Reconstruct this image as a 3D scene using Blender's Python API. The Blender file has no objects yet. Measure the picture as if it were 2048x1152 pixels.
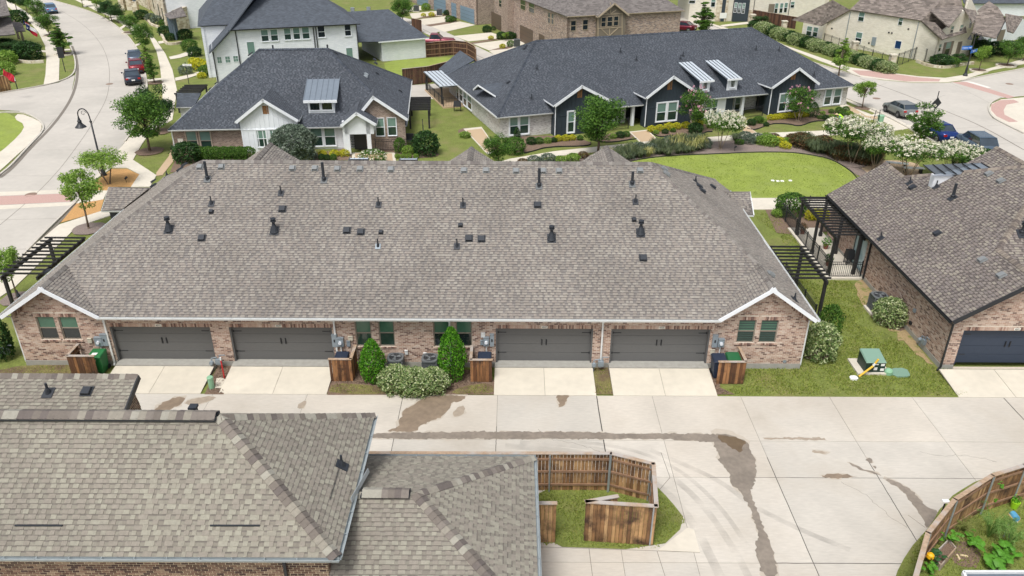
import bpy, math, random
from mathutils import Vector, Matrix, noise
import mathutils.geometry as mg
R = random.Random(7)
S = bpy.context.scene
COL = S.collection
# ---------------------------------------------------------------- camera
F = 1580.0; YH = -245.0; H0 = 21.4; ROLL = .0046
PT = math.atan((576-YH)/F); sP, cP = math.sin(PT), math.cos(PT)
cam = bpy.data.objects.new('camera', bpy.data.cameras.new('camera')); COL.objects.link(cam)
cam.location = (0, 0, H0)
cam.matrix_world = Matrix.Translation((0, 0, H0)) @ Matrix.Rotation(math.pi/2-PT, 4, 'X') @ Matrix.Rotation(ROLL, 4, 'Z')
cam.data.sensor_width = 36; cam.data.lens = F/2048*36
cam.data.clip_start = .5; cam.data.clip_end = 3000
S.camera = cam
# ---------------------------------------------------------------- sky, sun, exposure (bright overcast)
SUN_EL, SUN_ROT = math.radians(62), math.radians(205)
w = bpy.data.worlds.new("World"); S.world = w; w.use_nodes = True
nt = w.node_tree; bg = nt.nodes['Background']
sk = nt.nodes.new('ShaderNodeTexSky'); sk.sky_type = 'NISHITA'; sk.sun_disc = False
sk.sun_elevation = SUN_EL; sk.sun_rotation = SUN_ROT
sk.air_density = 1.0; sk.dust_density = 4.0; sk.ozone_density = 1.0
hs = nt.nodes.new('ShaderNodeHueSaturation'); hs.inputs['Saturation'].default_value = .42
nt.links.new(sk.outputs[0], hs.inputs['Color']); nt.links.new(hs.outputs[0], bg.inputs[0])
bg.inputs[1].default_value = .11
sun = bpy.data.objects.new('sun', bpy.data.lights.new('sun', 'SUN')); COL.objects.link(sun)
sun.data.energy = 1.5; sun.data.angle = math.radians(18); sun.data.color = (1, .99, .975)
sd = Vector((math.sin(SUN_ROT)*math.cos(SUN_EL), math.cos(SUN_ROT)*math.cos(SUN_EL), math.sin(SUN_EL)))
sun.rotation_euler = sd.to_track_quat('Z', 'Y').to_euler()
S.view_settings.view_transform = 'Standard'; S.view_settings.look = 'None'
S.view_settings.gamma = 1; S.view_settings.use_curve_mapping = False
S.view_settings.exposure = .62
# ---------------------------------------------------------------- helpers: a pixel of the photo -> a point of the place
def ray(px, py):
    x = px-1024; y = py-576
    c, s = math.cos(ROLL), math.sin(ROLL)
    x, y = x*c+y*s, -x*s+y*c
    x /= F; y /= F
    return (x, cP-y*sP, -sP-y*cP)
def G(px, py, z=0.):
    d = ray(px, py); t = (z-H0)/d[2]; return (d[0]*t, d[1]*t, z)
def G2(px, py, z=0.):
    g = G(px, py, z); return (g[0], g[1])
class Wall:
    """vertical plane: origin o, direction a (deg); s along, n outward, z up"""
    def __init__(s, o, a=0.):
        s.o = (o[0], o[1]); a = math.radians(a); s.u = (math.cos(a), math.sin(a)); s.n = (math.sin(a), -math.cos(a)); s.a = a
    def pt(s, u, n, z): return (s.o[0]+s.u[0]*u+s.n[0]*n, s.o[1]+s.u[1]*u+s.n[1]*n, z)
    def px(s, x, y, n=0.):
        d = ray(x, y); o = s.pt(0, n, 0)
        k = (o[0]*s.n[0]+o[1]*s.n[1])/(d[0]*s.n[0]+d[1]*s.n[1])
        X, Y, Z = d[0]*k, d[1]*k, H0+d[2]*k
        return ((X-o[0])*s.u[0]+(Y-o[1])*s.u[1], Z)
def lerp(a, b, t): return tuple(x+(y-x)*t for x, y in zip(a, b))
# ---------------------------------------------------------------- mesh builder
class MB:
    def __init__(s): s.v = []; s.f = []
    def quad(s, *p):
        i = len(s.v); s.v += [tuple(q) for q in p]; s.f.append(tuple(range(i, i+len(p))))
    def hexa(s, b, t):                      # 4 bottom pts ccw, 4 top pts ccw
        i = len(s.v); s.v += [tuple(q) for q in b]+[tuple(q) for q in t]
        s.f += [(i+3, i+2, i+1, i), (i+4, i+5, i+6, i+7)]+[(i+k, i+(k+1) % 4, i+4+(k+1) % 4, i+4+k) for k in range(4)]
    def box(s, x0, x1, y0, y1, z0, z1):
        s.hexa([(x0, y0, z0), (x1, y0, z0), (x1, y1, z0), (x0, y1, z0)], [(x0, y0, z1), (x1, y0, z1), (x1, y1, z1), (x0, y1, z1)])
    def wbox(s, W, u0, u1, n0, n1, z0, z1):
        s.hexa([W.pt(u0, n1, z0), W.pt(u1, n1, z0), W.pt(u1, n0, z0), W.pt(u0, n0, z0)],
               [W.pt(u0, n1, z1), W.pt(u1, n1, z1), W.pt(u1, n0, z1), W.pt(u0, n0, z1)])
    def prism(s, poly, z0, z1):             # vertical prism, poly ccw xy
        n = len(poly); a = sum(poly[i][0]*poly[(i+1) % n][1]-poly[(i+1) % n][0]*poly[i][1] for i in range(n))
        if a < 0: poly = poly[::-1]
        i = len(s.v); s.v += [(p[0], p[1], z0) for p in poly]+[(p[0], p[1], z1) for p in poly]
        for t in mg.tessellate_polygon([[Vector((p[0], p[1], 0)) for p in poly]]):
            q = [Vector((poly[k][0], poly[k][1], 0)) for k in t]
            if (q[1]-q[0]).cross(q[2]-q[0]).z < 0: t = t[::-1]
            s.f.append(tuple(i+n+k for k in t)); s.f.append(tuple(i+k for k in t[::-1]))
        s.f += [(i+k, i+(k+1) % n, i+n+(k+1) % n, i+n+k) for k in range(n)]
    def slab(s, poly, thick):               # polygon in 3d, extruded down along its normal
        P = [Vector(p) for p in poly]; nrm = Vector((0, 0, 0))
        for a, b in zip(P, P[1:]+P[:1]): nrm += a.cross(b)
        nrm.normalize()
        if nrm.z < 0: P = P[::-1]; nrm = -nrm
        n = len(P); i = len(s.v); s.v += [tuple(p) for p in P]+[tuple(p-nrm*thick) for p in P]
        for t in mg.tessellate_polygon([P]):
            q = [P[k] for k in t]
            if (q[1]-q[0]).cross(q[2]-q[0]).dot(nrm) < 0: t = t[::-1]
            s.f.append(tuple(i+k for k in t)); s.f.append(tuple(i+n+k for k in t[::-1]))
        s.f += [(i+n+k, i+n+(k+1) % n, i+(k+1) % n, i+k) for k in range(n)]
    def tube(s, p0, p1, r0, r1=None, n=8, cap=True):
        if r1 is None: r1 = r0
        p0, p1 = Vector(p0), Vector(p1); d = (p1-p0).normalized()
        a = d.orthogonal().normalized(); b = d.cross(a); i = len(s.v)
        for p, r in ((p0, r0), (p1, r1)):
            for k in range(n):
                t = 2*math.pi*k/n; s.v.append(tuple(p+(a*math.cos(t)+b*math.sin(t))*r))
        s.f += [(i+k, i+(k+1) % n, i+n+(k+1) % n, i+n+k) for k in range(n)]
        if cap: s.f += [tuple(i+n-1-k for k in range(n)), tuple(i+n+k for k in range(n))]
    def chain(s, pts, radii, n=7):
        for a, b, ra, rb in zip(pts, pts[1:], radii, radii[1:]): s.tube(a, b, ra, rb, n)
    def beam(s, a, b, w, h, up=(0, 0, 1)):  # rectangular beam from a to b (centre line at top)
        a, b = Vector(a), Vector(b); d = (b-a).normalized(); up = Vector(up)
        x = d.cross(up).normalized(); z = x.cross(d)
        def sec(p): return [p-x*w/2-z*h, p+x*w/2-z*h, p+x*w/2, p-x*w/2]
        A, B = sec(a), sec(b)
        s.hexa([A[0], A[1], B[1], B[0]], [A[3], A[2], B[2], B[3]])
    def lathe(s, c, prof, n=12):
        i = len(s.v)
        for r, z in prof:
            for k in range(n): t = 2*math.pi*k/n; s.v.append((c[0]+r*math.cos(t), c[1]+r*math.sin(t), c[2]+z))
        for j in range(len(prof)-1):
            s.f += [(i+j*n+k, i+j*n+(k+1) % n, i+(j+1)*n+(k+1) % n, i+(j+1)*n+k) for k in range(n)]
        s.f.append(tuple(i+n-1-k for k in range(n))); s.f.append(tuple(i+(len(prof)-1)*n+k for k in range(n)))
    def mesh(s, name, m=None, off=None, uv=False, smooth=False):
        me = bpy.data.meshes.new(name)
        v = s.v if off is None else [(a-off[0], b-off[1], c-off[2]) for a, b, c in s.v]
        me.from_pydata(v, [], s.f)
        if uv:
            L = me.uv_layers.new(name='UVMap').data; z = Vector((0, 0, 1))
            for p in me.polygons:
                n = p.normal; h = z.cross(n)
                h = Vector((1, 0, 0)) if h.length < .02 else h.normalized(); u = n.cross(h)
                for li in p.loop_indices:
                    q = Vector(s.v[me.loops[li].vertex_index]); L[li].uv = (q.dot(h), q.dot(u))
        if smooth: me.polygons.foreach_set('use_smooth', [True]*len(me.polygons))
        if m:
            for k in (m if isinstance(m, (list, tuple)) else [m]): me.materials.append(k)
        return me
    def obj(s, name, m, parent=None, uv=False, smooth=False, kind=None, label=None):
        off = wloc(parent) if parent else None
        me = s.mesh(name, m, off, uv, smooth)
        o = bpy.data.objects.new(name, me); COL.objects.link(o)
        if parent: o.parent = parent
        if kind: o['kind'] = kind
        if label: o['label'] = label
        return o
def wloc(o):
    p = Vector((0, 0, 0))
    while o: p += o.location; o = o.parent
    return p
def thing(name, label, cat, loc=(0, 0, 0), group=None, rz=0):
    o = bpy.data.objects.new(name, None); COL.objects.link(o); o.location = loc; o.rotation_euler.z = rz
    o.empty_display_size = .2
    return tag(o, label, cat, group)
def tag(o, label, cat, group=None):
    o['label'] = label; o['category'] = cat
    if group: o['group'] = group
    return o
def struct(o): o['kind'] = 'structure'; return o
def linkmesh(name, me, parent, loc=(0, 0, 0), rot=None, scale=None):
    o = bpy.data.objects.new(name, me); COL.objects.link(o)
    if parent: o.parent = parent
    o.location = loc
    if rot is not None: o.rotation_euler = rot
    if scale is not None: o.scale = scale if not isinstance(scale, (int, float)) else (scale,)*3
    return o
def kids(o): return [c for c in KIDS.get(o.name, [])]
def copy_tree(root, loc, rz=0., scale=1., label=None, group=None):
    """copy of a thing with its parts and sub-parts"""
    def rec(o, par):
        c = o.copy(); COL.objects.link(c); c.parent = par
        for ch in list(o.children): rec(ch, c)
        return c
    c = rec(root, None); c.location = loc; c.rotation_euler = (0, 0, rz); c.scale = (scale,)*3
    if label: c['label'] = label
    if group: c['group'] = group
    return c
# ---------------------------------------------------------------- materials
def srgb(*c):
    if len(c) == 1: c = (c[0],)*3
    return tuple(((x/255)/12.92 if x/255 <= .04045 else ((x/255+.055)/1.055)**2.4) for x in c)
def M(name, col, rough=.8, metal=0., var=0., vscale=3., bump=0., bscale=40., rand=None, rnd='island', stretch=None, spec=None, trans=0., big=0., bigscale=.25, coord='Object', wave=None, big2=None):
    """rand: list of colours picked per island (or per object); var: fine noise; big: large scale patches"""
    m = bpy.data.materials.new(name); m.use_nodes = True; nt = m.node_tree; N = nt.nodes; L = nt.links
    b = N['Principled BSDF']; b.inputs['Roughness'].default_value = rough; b.inputs['Metallic'].default_value = metal
    if spec is not None: b.inputs['Specular IOR Level'].default_value = spec
    tc = N.new('ShaderNodeTexCoord'); vec = tc.outputs[coord]
    if coord == 'Object':
        ge = N.new('ShaderNodeNewGeometry'); vec = ge.outputs['Position']
    if stretch:
        mp = N.new('ShaderNodeMapping'); mp.inputs['Scale'].default_value = stretch; L.new(vec, mp.inputs[0]); svec = mp.outputs[0]
    else: svec = vec
    if rand:
        r = N.new('ShaderNodeValToRGB'); cr = r.color_ramp; cr.interpolation = 'CONSTANT' if len(rand) > 2 else 'LINEAR'
        while len(cr.elements) < len(rand): cr.elements.new(.5)
        for i, c in enumerate(rand):
            cr.elements[i].position = i/len(rand) if len(rand) > 2 else i; cr.elements[i].color = (*c, 1)
        if rnd == 'island': g = N.new('ShaderNodeNewGeometry'); L.new(g.outputs['Random Per Island'], r.inputs[0])
        else:
            oi = N.new('ShaderNodeObjectInfo'); L.new(oi.outputs['Random'], r.inputs[0])
        out = r.outputs[0]
    else:
        rg = N.new('ShaderNodeRGB'); rg.outputs[0].default_value = (*col, 1); out = rg.outputs[0]
    def mulnoise(out, amt, scale, v, det=4.):
        no = N.new('ShaderNodeTexNoise'); no.inputs['Scale'].default_value = scale; no.inputs['Detail'].default_value = det; L.new(v, no.inputs['Vector'])
        mr = N.new('ShaderNodeMapRange'); mr.inputs[1].default_value = .3; mr.inputs[2].default_value = .7; mr.inputs[3].default_value = 1-amt; mr.inputs[4].default_value = 1+amt
        L.new(no.outputs[0], mr.inputs[0])
        mx = N.new('ShaderNodeVectorMath'); mx.operation = 'SCALE'; L.new(out, mx.inputs[0]); L.new(mr.outputs[0], mx.inputs['Scale']); return mx.outputs[0]
    if var: out = mulnoise(out, var, vscale, svec)
    if big: out = mulnoise(out, big, bigscale, vec, 6.)
    if big2:                                # second colour in large soft patches: (colour, scale, lo, hi)
        no = N.new('ShaderNodeTexNoise'); no.inputs['Scale'].default_value = big2[1]; no.inputs['Detail'].default_value = 6; no.inputs['Roughness'].default_value = .62; L.new(vec, no.inputs['Vector'])
        mr = N.new('ShaderNodeMapRange'); mr.inputs[1].default_value = big2[2]; mr.inputs[2].default_value = big2[3]; L.new(no.outputs[0], mr.inputs[0])
        mx = N.new('ShaderNodeMix'); mx.data_type = 'RGBA'; L.new(mr.outputs[0], mx.inputs[0]); L.new(out, mx.inputs[6]); mx.inputs[7].default_value = (*big2[0], 1); out = mx.outputs[2]
    L.new(out, b.inputs['Base Color'])
    if bump:
        no = N.new('ShaderNodeTexNoise'); no.inputs['Scale'].default_value = bscale; no.inputs['Detail'].default_value = 3; L.new(svec, no.inputs['Vector'])
        bp = N.new('ShaderNodeBump'); bp.inputs['Strength'].default_value = bump; bp.inputs['Distance'].default_value = .02
        L.new(no.outputs[0], bp.inputs['Height']); L.new(bp.outputs[0], b.inputs['Normal'])
    if trans:
        tr = N.new('ShaderNodeBsdfTranslucent'); L.new(out, tr.inputs[0]); ms = N.new('ShaderNodeMixShader'); ms.inputs[0].default_value = trans
        L.new(b.outputs[0], ms.inputs[1]); L.new(tr.outputs[0], ms.inputs[2]); L.new(ms.outputs[0], N['Material Output'].inputs[0])
    return m
def brickmat(name, cols, mortar, bw=.21, bh=.075, mortar_w=.012, var=.25, bump=.5, patch=None):
    """brick texture in metres on the metric UVs, for walls too far away to tell bricks apart"""
    m = bpy.data.materials.new(name); m.use_nodes = True; nt = m.node_tree; N = nt.nodes; L = nt.links; b = N['Principled BSDF']; b.inputs['Roughness'].default_value = .9
    uv = N.new('ShaderNodeUVMap'); br = N.new('ShaderNodeTexBrick'); L.new(uv.outputs[0], br.inputs['Vector'])
    br.inputs['Scale'].default_value = 1; br.inputs['Brick Width'].default_value = bw; br.inputs['Row Height'].default_value = bh; br.inputs['Mortar Size'].default_value = mortar_w
    br.inputs['Color1'].default_value = (0, 0, 0, 1); br.inputs['Color2'].default_value = (1, 1, 1, 1); br.inputs['Mortar'].default_value = (0, 0, 0, 1); br.inputs['Bias'].default_value = 0
    r = N.new('ShaderNodeValToRGB'); cr = r.color_ramp; cr.interpolation = 'CONSTANT'
    while len(cr.elements) < len(cols): cr.elements.new(.5)
    for i, c in enumerate(cols): cr.elements[i].position = i/len(cols); cr.elements[i].color = (*c, 1)
    L.new(br.outputs['Color'], r.inputs[0])
    mx = N.new('ShaderNodeMix'); mx.data_type = 'RGBA'; L.new(br.outputs['Fac'], mx.inputs[0]); L.new(r.outputs[0], mx.inputs[6]); mx.inputs[7].default_value = (*mortar, 1)
    no = N.new('ShaderNodeTexNoise'); no.inputs['Scale'].default_value = 1.3; no.inputs['Detail'].default_value = 8; L.new(uv.outputs[0], no.inputs['Vector'])
    mr = N.new('ShaderNodeMapRange'); mr.inputs[1].default_value = .3; mr.inputs[2].default_value = .7; mr.inputs[3].default_value = 1-var; mr.inputs[4].default_value = 1+var; L.new(no.outputs[0], mr.inputs[0])
    sc = N.new('ShaderNodeVectorMath'); sc.operation = 'SCALE'; L.new(mx.outputs[2], sc.inputs[0]); L.new(mr.outputs[0], sc.inputs['Scale']); L.new(sc.outputs[0], b.inputs['Base Color'])
    bp = N.new('ShaderNodeBump'); bp.inputs['Strength'].default_value = bump; bp.inputs['Distance'].default_value = .01; bp.invert = True
    L.new(br.outputs['Fac'], bp.inputs['Height']); L.new(bp.outputs[0], b.inputs['Normal'])
    return m
def glassmat(name, col, rough=.08, spec=.8):
    return M(name, col, rough, 0, .25, 1.2, spec=spec)
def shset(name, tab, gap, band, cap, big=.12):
    """four materials of one dimensional shingle: raised tabs, recessed strip, its printed band (which also paints edge shade onto the tabs), ridge caps"""
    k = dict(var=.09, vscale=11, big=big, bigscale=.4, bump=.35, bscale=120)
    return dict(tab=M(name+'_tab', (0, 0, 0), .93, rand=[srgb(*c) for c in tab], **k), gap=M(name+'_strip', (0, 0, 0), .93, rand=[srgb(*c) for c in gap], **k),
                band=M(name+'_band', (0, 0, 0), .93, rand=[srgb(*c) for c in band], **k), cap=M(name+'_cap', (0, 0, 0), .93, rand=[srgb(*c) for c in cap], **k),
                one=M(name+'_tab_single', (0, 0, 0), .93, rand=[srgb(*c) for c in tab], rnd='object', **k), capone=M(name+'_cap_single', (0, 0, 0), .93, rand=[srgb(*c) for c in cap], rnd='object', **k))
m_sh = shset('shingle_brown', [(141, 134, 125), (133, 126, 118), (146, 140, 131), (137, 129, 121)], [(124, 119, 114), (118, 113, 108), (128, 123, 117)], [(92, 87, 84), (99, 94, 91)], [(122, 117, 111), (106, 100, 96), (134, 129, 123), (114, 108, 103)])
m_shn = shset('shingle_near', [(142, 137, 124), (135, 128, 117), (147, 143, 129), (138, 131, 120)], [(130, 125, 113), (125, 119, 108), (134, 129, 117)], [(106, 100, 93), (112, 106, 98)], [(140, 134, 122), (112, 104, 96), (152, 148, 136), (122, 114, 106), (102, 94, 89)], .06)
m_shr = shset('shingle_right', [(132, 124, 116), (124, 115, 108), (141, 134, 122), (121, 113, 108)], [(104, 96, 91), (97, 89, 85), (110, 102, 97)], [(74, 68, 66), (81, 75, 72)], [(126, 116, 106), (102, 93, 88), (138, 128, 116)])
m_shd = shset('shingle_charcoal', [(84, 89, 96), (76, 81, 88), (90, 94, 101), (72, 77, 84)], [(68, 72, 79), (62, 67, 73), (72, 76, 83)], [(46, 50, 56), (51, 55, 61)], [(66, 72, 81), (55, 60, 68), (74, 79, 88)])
m_under = M('roof_felt', srgb(95, 90, 86), .95)
m_underd = M('roof_felt_dark', srgb(44, 48, 55), .95)
m_white = M('white_paint', srgb(230, 233, 236), .55, var=.03, vscale=4)
m_gutter = M('gutter_white', srgb(214, 216, 214), .4, var=.05, vscale=6)
m_gutterg = M('gutter_grey', srgb(150, 158, 160), .4, var=.08, vscale=6)
m_dark = M('black_metal', srgb(38, 40, 44), .5, var=.1)
m_darkw = M('black_stained_timber', srgb(42, 41, 42), .6, var=.25, vscale=5, bump=.2)
m_plastic = M('black_plastic', srgb(44, 48, 54), .55, var=.08)
m_galv = M('galvanised', srgb(165, 172, 175), .4, .4, var=.1)
m_ventg = M('vent_grey', srgb(128, 131, 131), .5, .1, var=.06); m_bootg = M('boot_grey', srgb(96, 99, 100), .6)
m_metalbox = M('meter_grey', srgb(142, 153, 160), .5, .2, var=.06)
m_conc = M('foundation_concrete', srgb(158, 156, 148), .9, var=.1, vscale=4, bump=.2)
m_mortar = M('mortar', srgb(206, 194, 178), .95, var=.08, vscale=8)
BR = [srgb(186, 160, 143), srgb(174, 145, 128), srgb(192, 170, 154), srgb(162, 130, 115), srgb(124, 98, 88), srgb(196, 178, 164), srgb(178, 151, 135), srgb(108, 84, 76), srgb(182, 156, 141), srgb(166, 139, 125), srgb(190, 168, 152), srgb(146, 116, 103)]
m_brick = M('brick_blend', (0, 0, 0), .92, rand=BR, var=.12, vscale=12, big=.07, bigscale=.6, bump=.3, bscale=90)
m_bricki = M('brick_blend_single', (0, 0, 0), .92, rand=[srgb(122, 96, 80), srgb(98, 74, 62), srgb(140, 114, 96), srgb(82, 62, 56), srgb(150, 128, 108), srgb(112, 88, 74)], rnd='object', var=.15, vscale=12, bump=.3, bscale=90)
m_brickd = M('brick_dark', (0, 0, 0), .92, rand=[srgb(122, 96, 80), srgb(98, 74, 62), srgb(140, 114, 96), srgb(82, 62, 56), srgb(150, 128, 108), srgb(112, 88, 74)], var=.15, vscale=12, bump=.3, bscale=90)
m_mortard = M('mortar_pale', srgb(222, 208, 176), .95, var=.08)
m_glass = glassmat('window_glass_green', srgb(44, 64, 56)); m_blind = M('blind_behind_glass', srgb(72, 112, 92), .25, var=.06, vscale=3, spec=.8)
m_blindf = M('pale_blind_behind_glass', srgb(112, 140, 130), .2, var=.06, vscale=3, spec=.8)
m_glassd = glassmat('window_glass_dark', srgb(28, 38, 40)); m_frame = M('window_frame_taupe', srgb(140, 130, 118), .6)
m_door = M('garage_door_grey', srgb(98, 98, 97), .6, var=.05, vscale=6, stretch=(1, 1, 6), bump=.1)
m_doorjamb = M('door_jamb_grey', srgb(92, 92, 92), .6)
# ---------------------------------------------------------------- roofs
def plane_axes(poly):
    P = [Vector(p) for p in poly]; n = Vector((0, 0, 0))
    for a, b in zip(P, P[1:]+P[:1]): n += a.cross(b)
    n.normalize()
    if n.z < 0: P = P[::-1]; n = -n
    h = Vector((0, 0, 1)).cross(n).normalized(); u = n.cross(h)
    return P, n, h, u
def span(Q, v):
    xs = []
    for (x0, y0), (x1, y1) in zip(Q, Q[1:]+Q[:1]):
        if (y0-v)*(y1-v) <= 0 and abs(y1-y0) > 1e-9: xs.append(x0+(x1-x0)*(v-y0)/(y1-y0))
    return (min(xs), max(xs)) if len(xs) > 1 else None
def shingles(poly, mat, parent, c=.143, wmin=.11, wmax=.27, t=.012, single=0, near=None, under=None, box=False):
    """real overlapping tabs on one convex roof plane; 'single' of them become parts of their own"""
    P, n, h, u = plane_axes(poly); o = P[0]
    Q = [((p-o).dot(h), (p-o).dot(u)) for p in P]
    v0, v1 = min(q[1] for q in Q), max(q[1] for q in Q)
    sb = MB(); sb.slab([p-n*.004 for p in P], .14); sb.obj('roof_deck', under or m_under, parent)
    mb = MB(); mi = []; tabs = []; v = v0-.012
    while v < v1-.02:
        a = span(Q, min(max(v, v0+1e-3), v1-1e-3)); b = span(Q, min(v+c, v1-1e-3))
        if a and b:
            lo, hi = min(a[0], b[0]), max(a[1], b[1]); x = lo-R.random()*wmax; raised = R.random() < .5
            while x < hi:
                w = R.uniform(wmin, wmax)*(1 if raised else .62); x1 = x+w-(.003 if raised else 0)
                bl, br = max(x, a[0]), min(x1, a[1]); tl, tr = max(x, b[0]), min(x1, b[1])
                if br > bl or tr > tl:
                    if br <= bl: bl = br = min(max((bl+br)/2, a[0]), a[1])
                    if tr <= tl: tl = tr = min(max((tl+tr)/2, b[0]), b[1])
                    th = (t*1.9 if raised else t*.75)*R.uniform(.85, 1.15)
                    tabs.append((bl, br, tl, tr, v, min(v+c+.012, v1), th, raised and (x >= max(a[0], b[0]) and x1 <= min(a[1], b[1]) and v+c < v1-.02), raised))
                x += w
                raised = (not raised) if R.random() < .86 else raised
        v += c
    if single:
        full = [q for q in tabs if q[7]]
        full.sort(key=lambda q: ((o+h*(q[0]+q[1])/2+u*q[4])-Vector(near)).length)
        pick = full[:single]; ids = set(map(id, pick)); tabs = [q for q in tabs if id(q) not in ids]
        rot = Matrix((h, u, n)).transposed().to_euler(); cache = {}; off = wloc(parent)
        for q in pick:
            w = round((q[1]-q[0])/.02)*.02; thk = t*1.9; key = w
            if key not in cache:
                k = MB(); k.hexa([(-w/2, 0, 0), (w/2, 0, 0), (w/2, c+.01, 0), (-w/2, c+.01, 0)], [(-w/2, 0, thk), (w/2, 0, thk), (w/2, c+.01, .005), (-w/2, c+.01, .005)])
                cache[key] = k.mesh('shingle', mat['one'])
            linkmesh('shingle', cache[key], parent, o+h*(q[0]+q[1])/2+u*q[4]-off, rot)
    for bl, br, tl, tr, va, vb, th, _, raised in tabs:
        A = o+h*bl+u*va; B = o+h*br+u*va; C = o+h*tr+u*vb; D = o+h*tl+u*vb
        i = len(mb.v); a2, b2, c2, d2 = A+n*th, B+n*th, C+n*.004, D+n*.004
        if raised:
            m1 = a2.lerp(d2, .8); m2 = b2.lerp(c2, .8)  # tab top takes the band colour: print plus painted shade below the next course
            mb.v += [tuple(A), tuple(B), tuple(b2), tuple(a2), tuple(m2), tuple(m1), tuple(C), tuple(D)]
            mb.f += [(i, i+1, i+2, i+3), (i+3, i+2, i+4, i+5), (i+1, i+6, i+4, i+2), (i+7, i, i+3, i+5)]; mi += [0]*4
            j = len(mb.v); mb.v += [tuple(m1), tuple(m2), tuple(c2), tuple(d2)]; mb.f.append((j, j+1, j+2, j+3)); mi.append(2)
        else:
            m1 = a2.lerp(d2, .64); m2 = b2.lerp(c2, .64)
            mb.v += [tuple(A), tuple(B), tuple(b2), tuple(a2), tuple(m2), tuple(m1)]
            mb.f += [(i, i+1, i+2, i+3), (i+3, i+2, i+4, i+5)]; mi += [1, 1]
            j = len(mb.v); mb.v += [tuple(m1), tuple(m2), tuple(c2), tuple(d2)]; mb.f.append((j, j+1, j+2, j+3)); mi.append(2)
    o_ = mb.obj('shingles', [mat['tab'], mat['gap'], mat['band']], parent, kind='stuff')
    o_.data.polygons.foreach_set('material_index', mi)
def caps(p0, p1, mat, parent, e=.17, w=.17, drop=.09, single=False, t=.022):
    """ridge or hip caps from p0 (low) to p1 (high)"""
    p0, p1 = Vector(p0), Vector(p1); d = (p1-p0); Ln = d.length; d.normalize(); x = d.cross(Vector((0, 0, 1))).normalized(); z = x.cross(d)
    n = max(1, int(Ln/e)); mb = MB()
    def one(mb, a):
        b = a+d*(e+.03); q = [a-x*w-z*drop+z*t, a+z*(.03+t), a+x*w-z*drop+z*t, b+x*w-z*drop, b+z*.03, b-x*w-z*drop]
        g = [a-x*w-z*drop, a+z*.0, a+x*w-z*drop]
        i = len(mb.v); mb.v += [tuple(k) for k in q+g]
        mb.f += [(i, i+1, i+4, i+5), (i+1, i+2, i+3, i+4), (i+6, i+7, i+1, i), (i+7, i+8, i+2, i+1), (i, i+5, i+6), (i+2, i+8, i+3)]
    for k in range(n):
        a = p0+d*(Ln*k/n)
        if single:
            if k == 0: mb0 = MB(); one(mb0, p0); me = mb0.mesh('ridge_cap', mat['capone'], tuple(p0))
            linkmesh('ridge_cap', me, parent, a-wloc(parent))
        else: one(mb, a)
    if not single: mb.obj('ridge_caps', mat['cap'], parent, kind='stuff')
# ---------------------------------------------------------------- walls
def wall_panel(W, u0, u1, z0, z1, holes, mat, parent, name='wall', t=.2, gable=None, uv=True, back=True):
    """wall with real openings (holes: (a,b,c,d) = u0,u1,z0,z1), optional gable apex (u,z)"""
    mb = MB(); us = sorted({u0, u1, *[h[0] for h in holes], *[h[1] for h in holes]}); zs = sorted({z0, z1, *[h[2] for h in holes], *[h[3] for h in holes]})
    us = [q for q in us if u0 <= q <= u1]; zs = [q for q in zs if z0 <= q <= z1]
    for a, b in zip(us, us[1:]):
        for c, d in zip(zs, zs[1:]):
            m, k = (a+b)/2, (c+d)/2
            if any(h[0] < m < h[1] and h[2] < k < h[3] for h in holes): continue
            mb.quad(W.pt(a, 0, c), W.pt(b, 0, c), W.pt(b, 0, d), W.pt(a, 0, d))
    for h in holes:
        a, b, c, d = h
        mb.quad(W.pt(a, 0, c), W.pt(a, 0, d), W.pt(a, -t, d), W.pt(a, -t, c)); mb.quad(W.pt(b, 0, d), W.pt(b, 0, c), W.pt(b, -t, c), W.pt(b, -t, d))
        mb.quad(W.pt(a, 0, d), W.pt(b, 0, d), W.pt(b, -t, d), W.pt(a, -t, d)); mb.quad(W.pt(b, 0, c), W.pt(a, 0, c), W.pt(a, -t, c), W.pt(b, -t, c))
    if gable: mb.quad(W.pt(u0, 0, z1), W.pt(u1, 0, z1), W.pt(gable[0], 0, gable[1]))
    # closing faces so that the wall is a solid: ends, bottom and top
    if back:
        for a in (u0, u1): mb.quad(W.pt(a, 0, z0), W.pt(a, -t, z0), W.pt(a, -t, z1), W.pt(a, 0, z1))
    return mb.obj(name, mat, parent, uv=uv)
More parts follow.
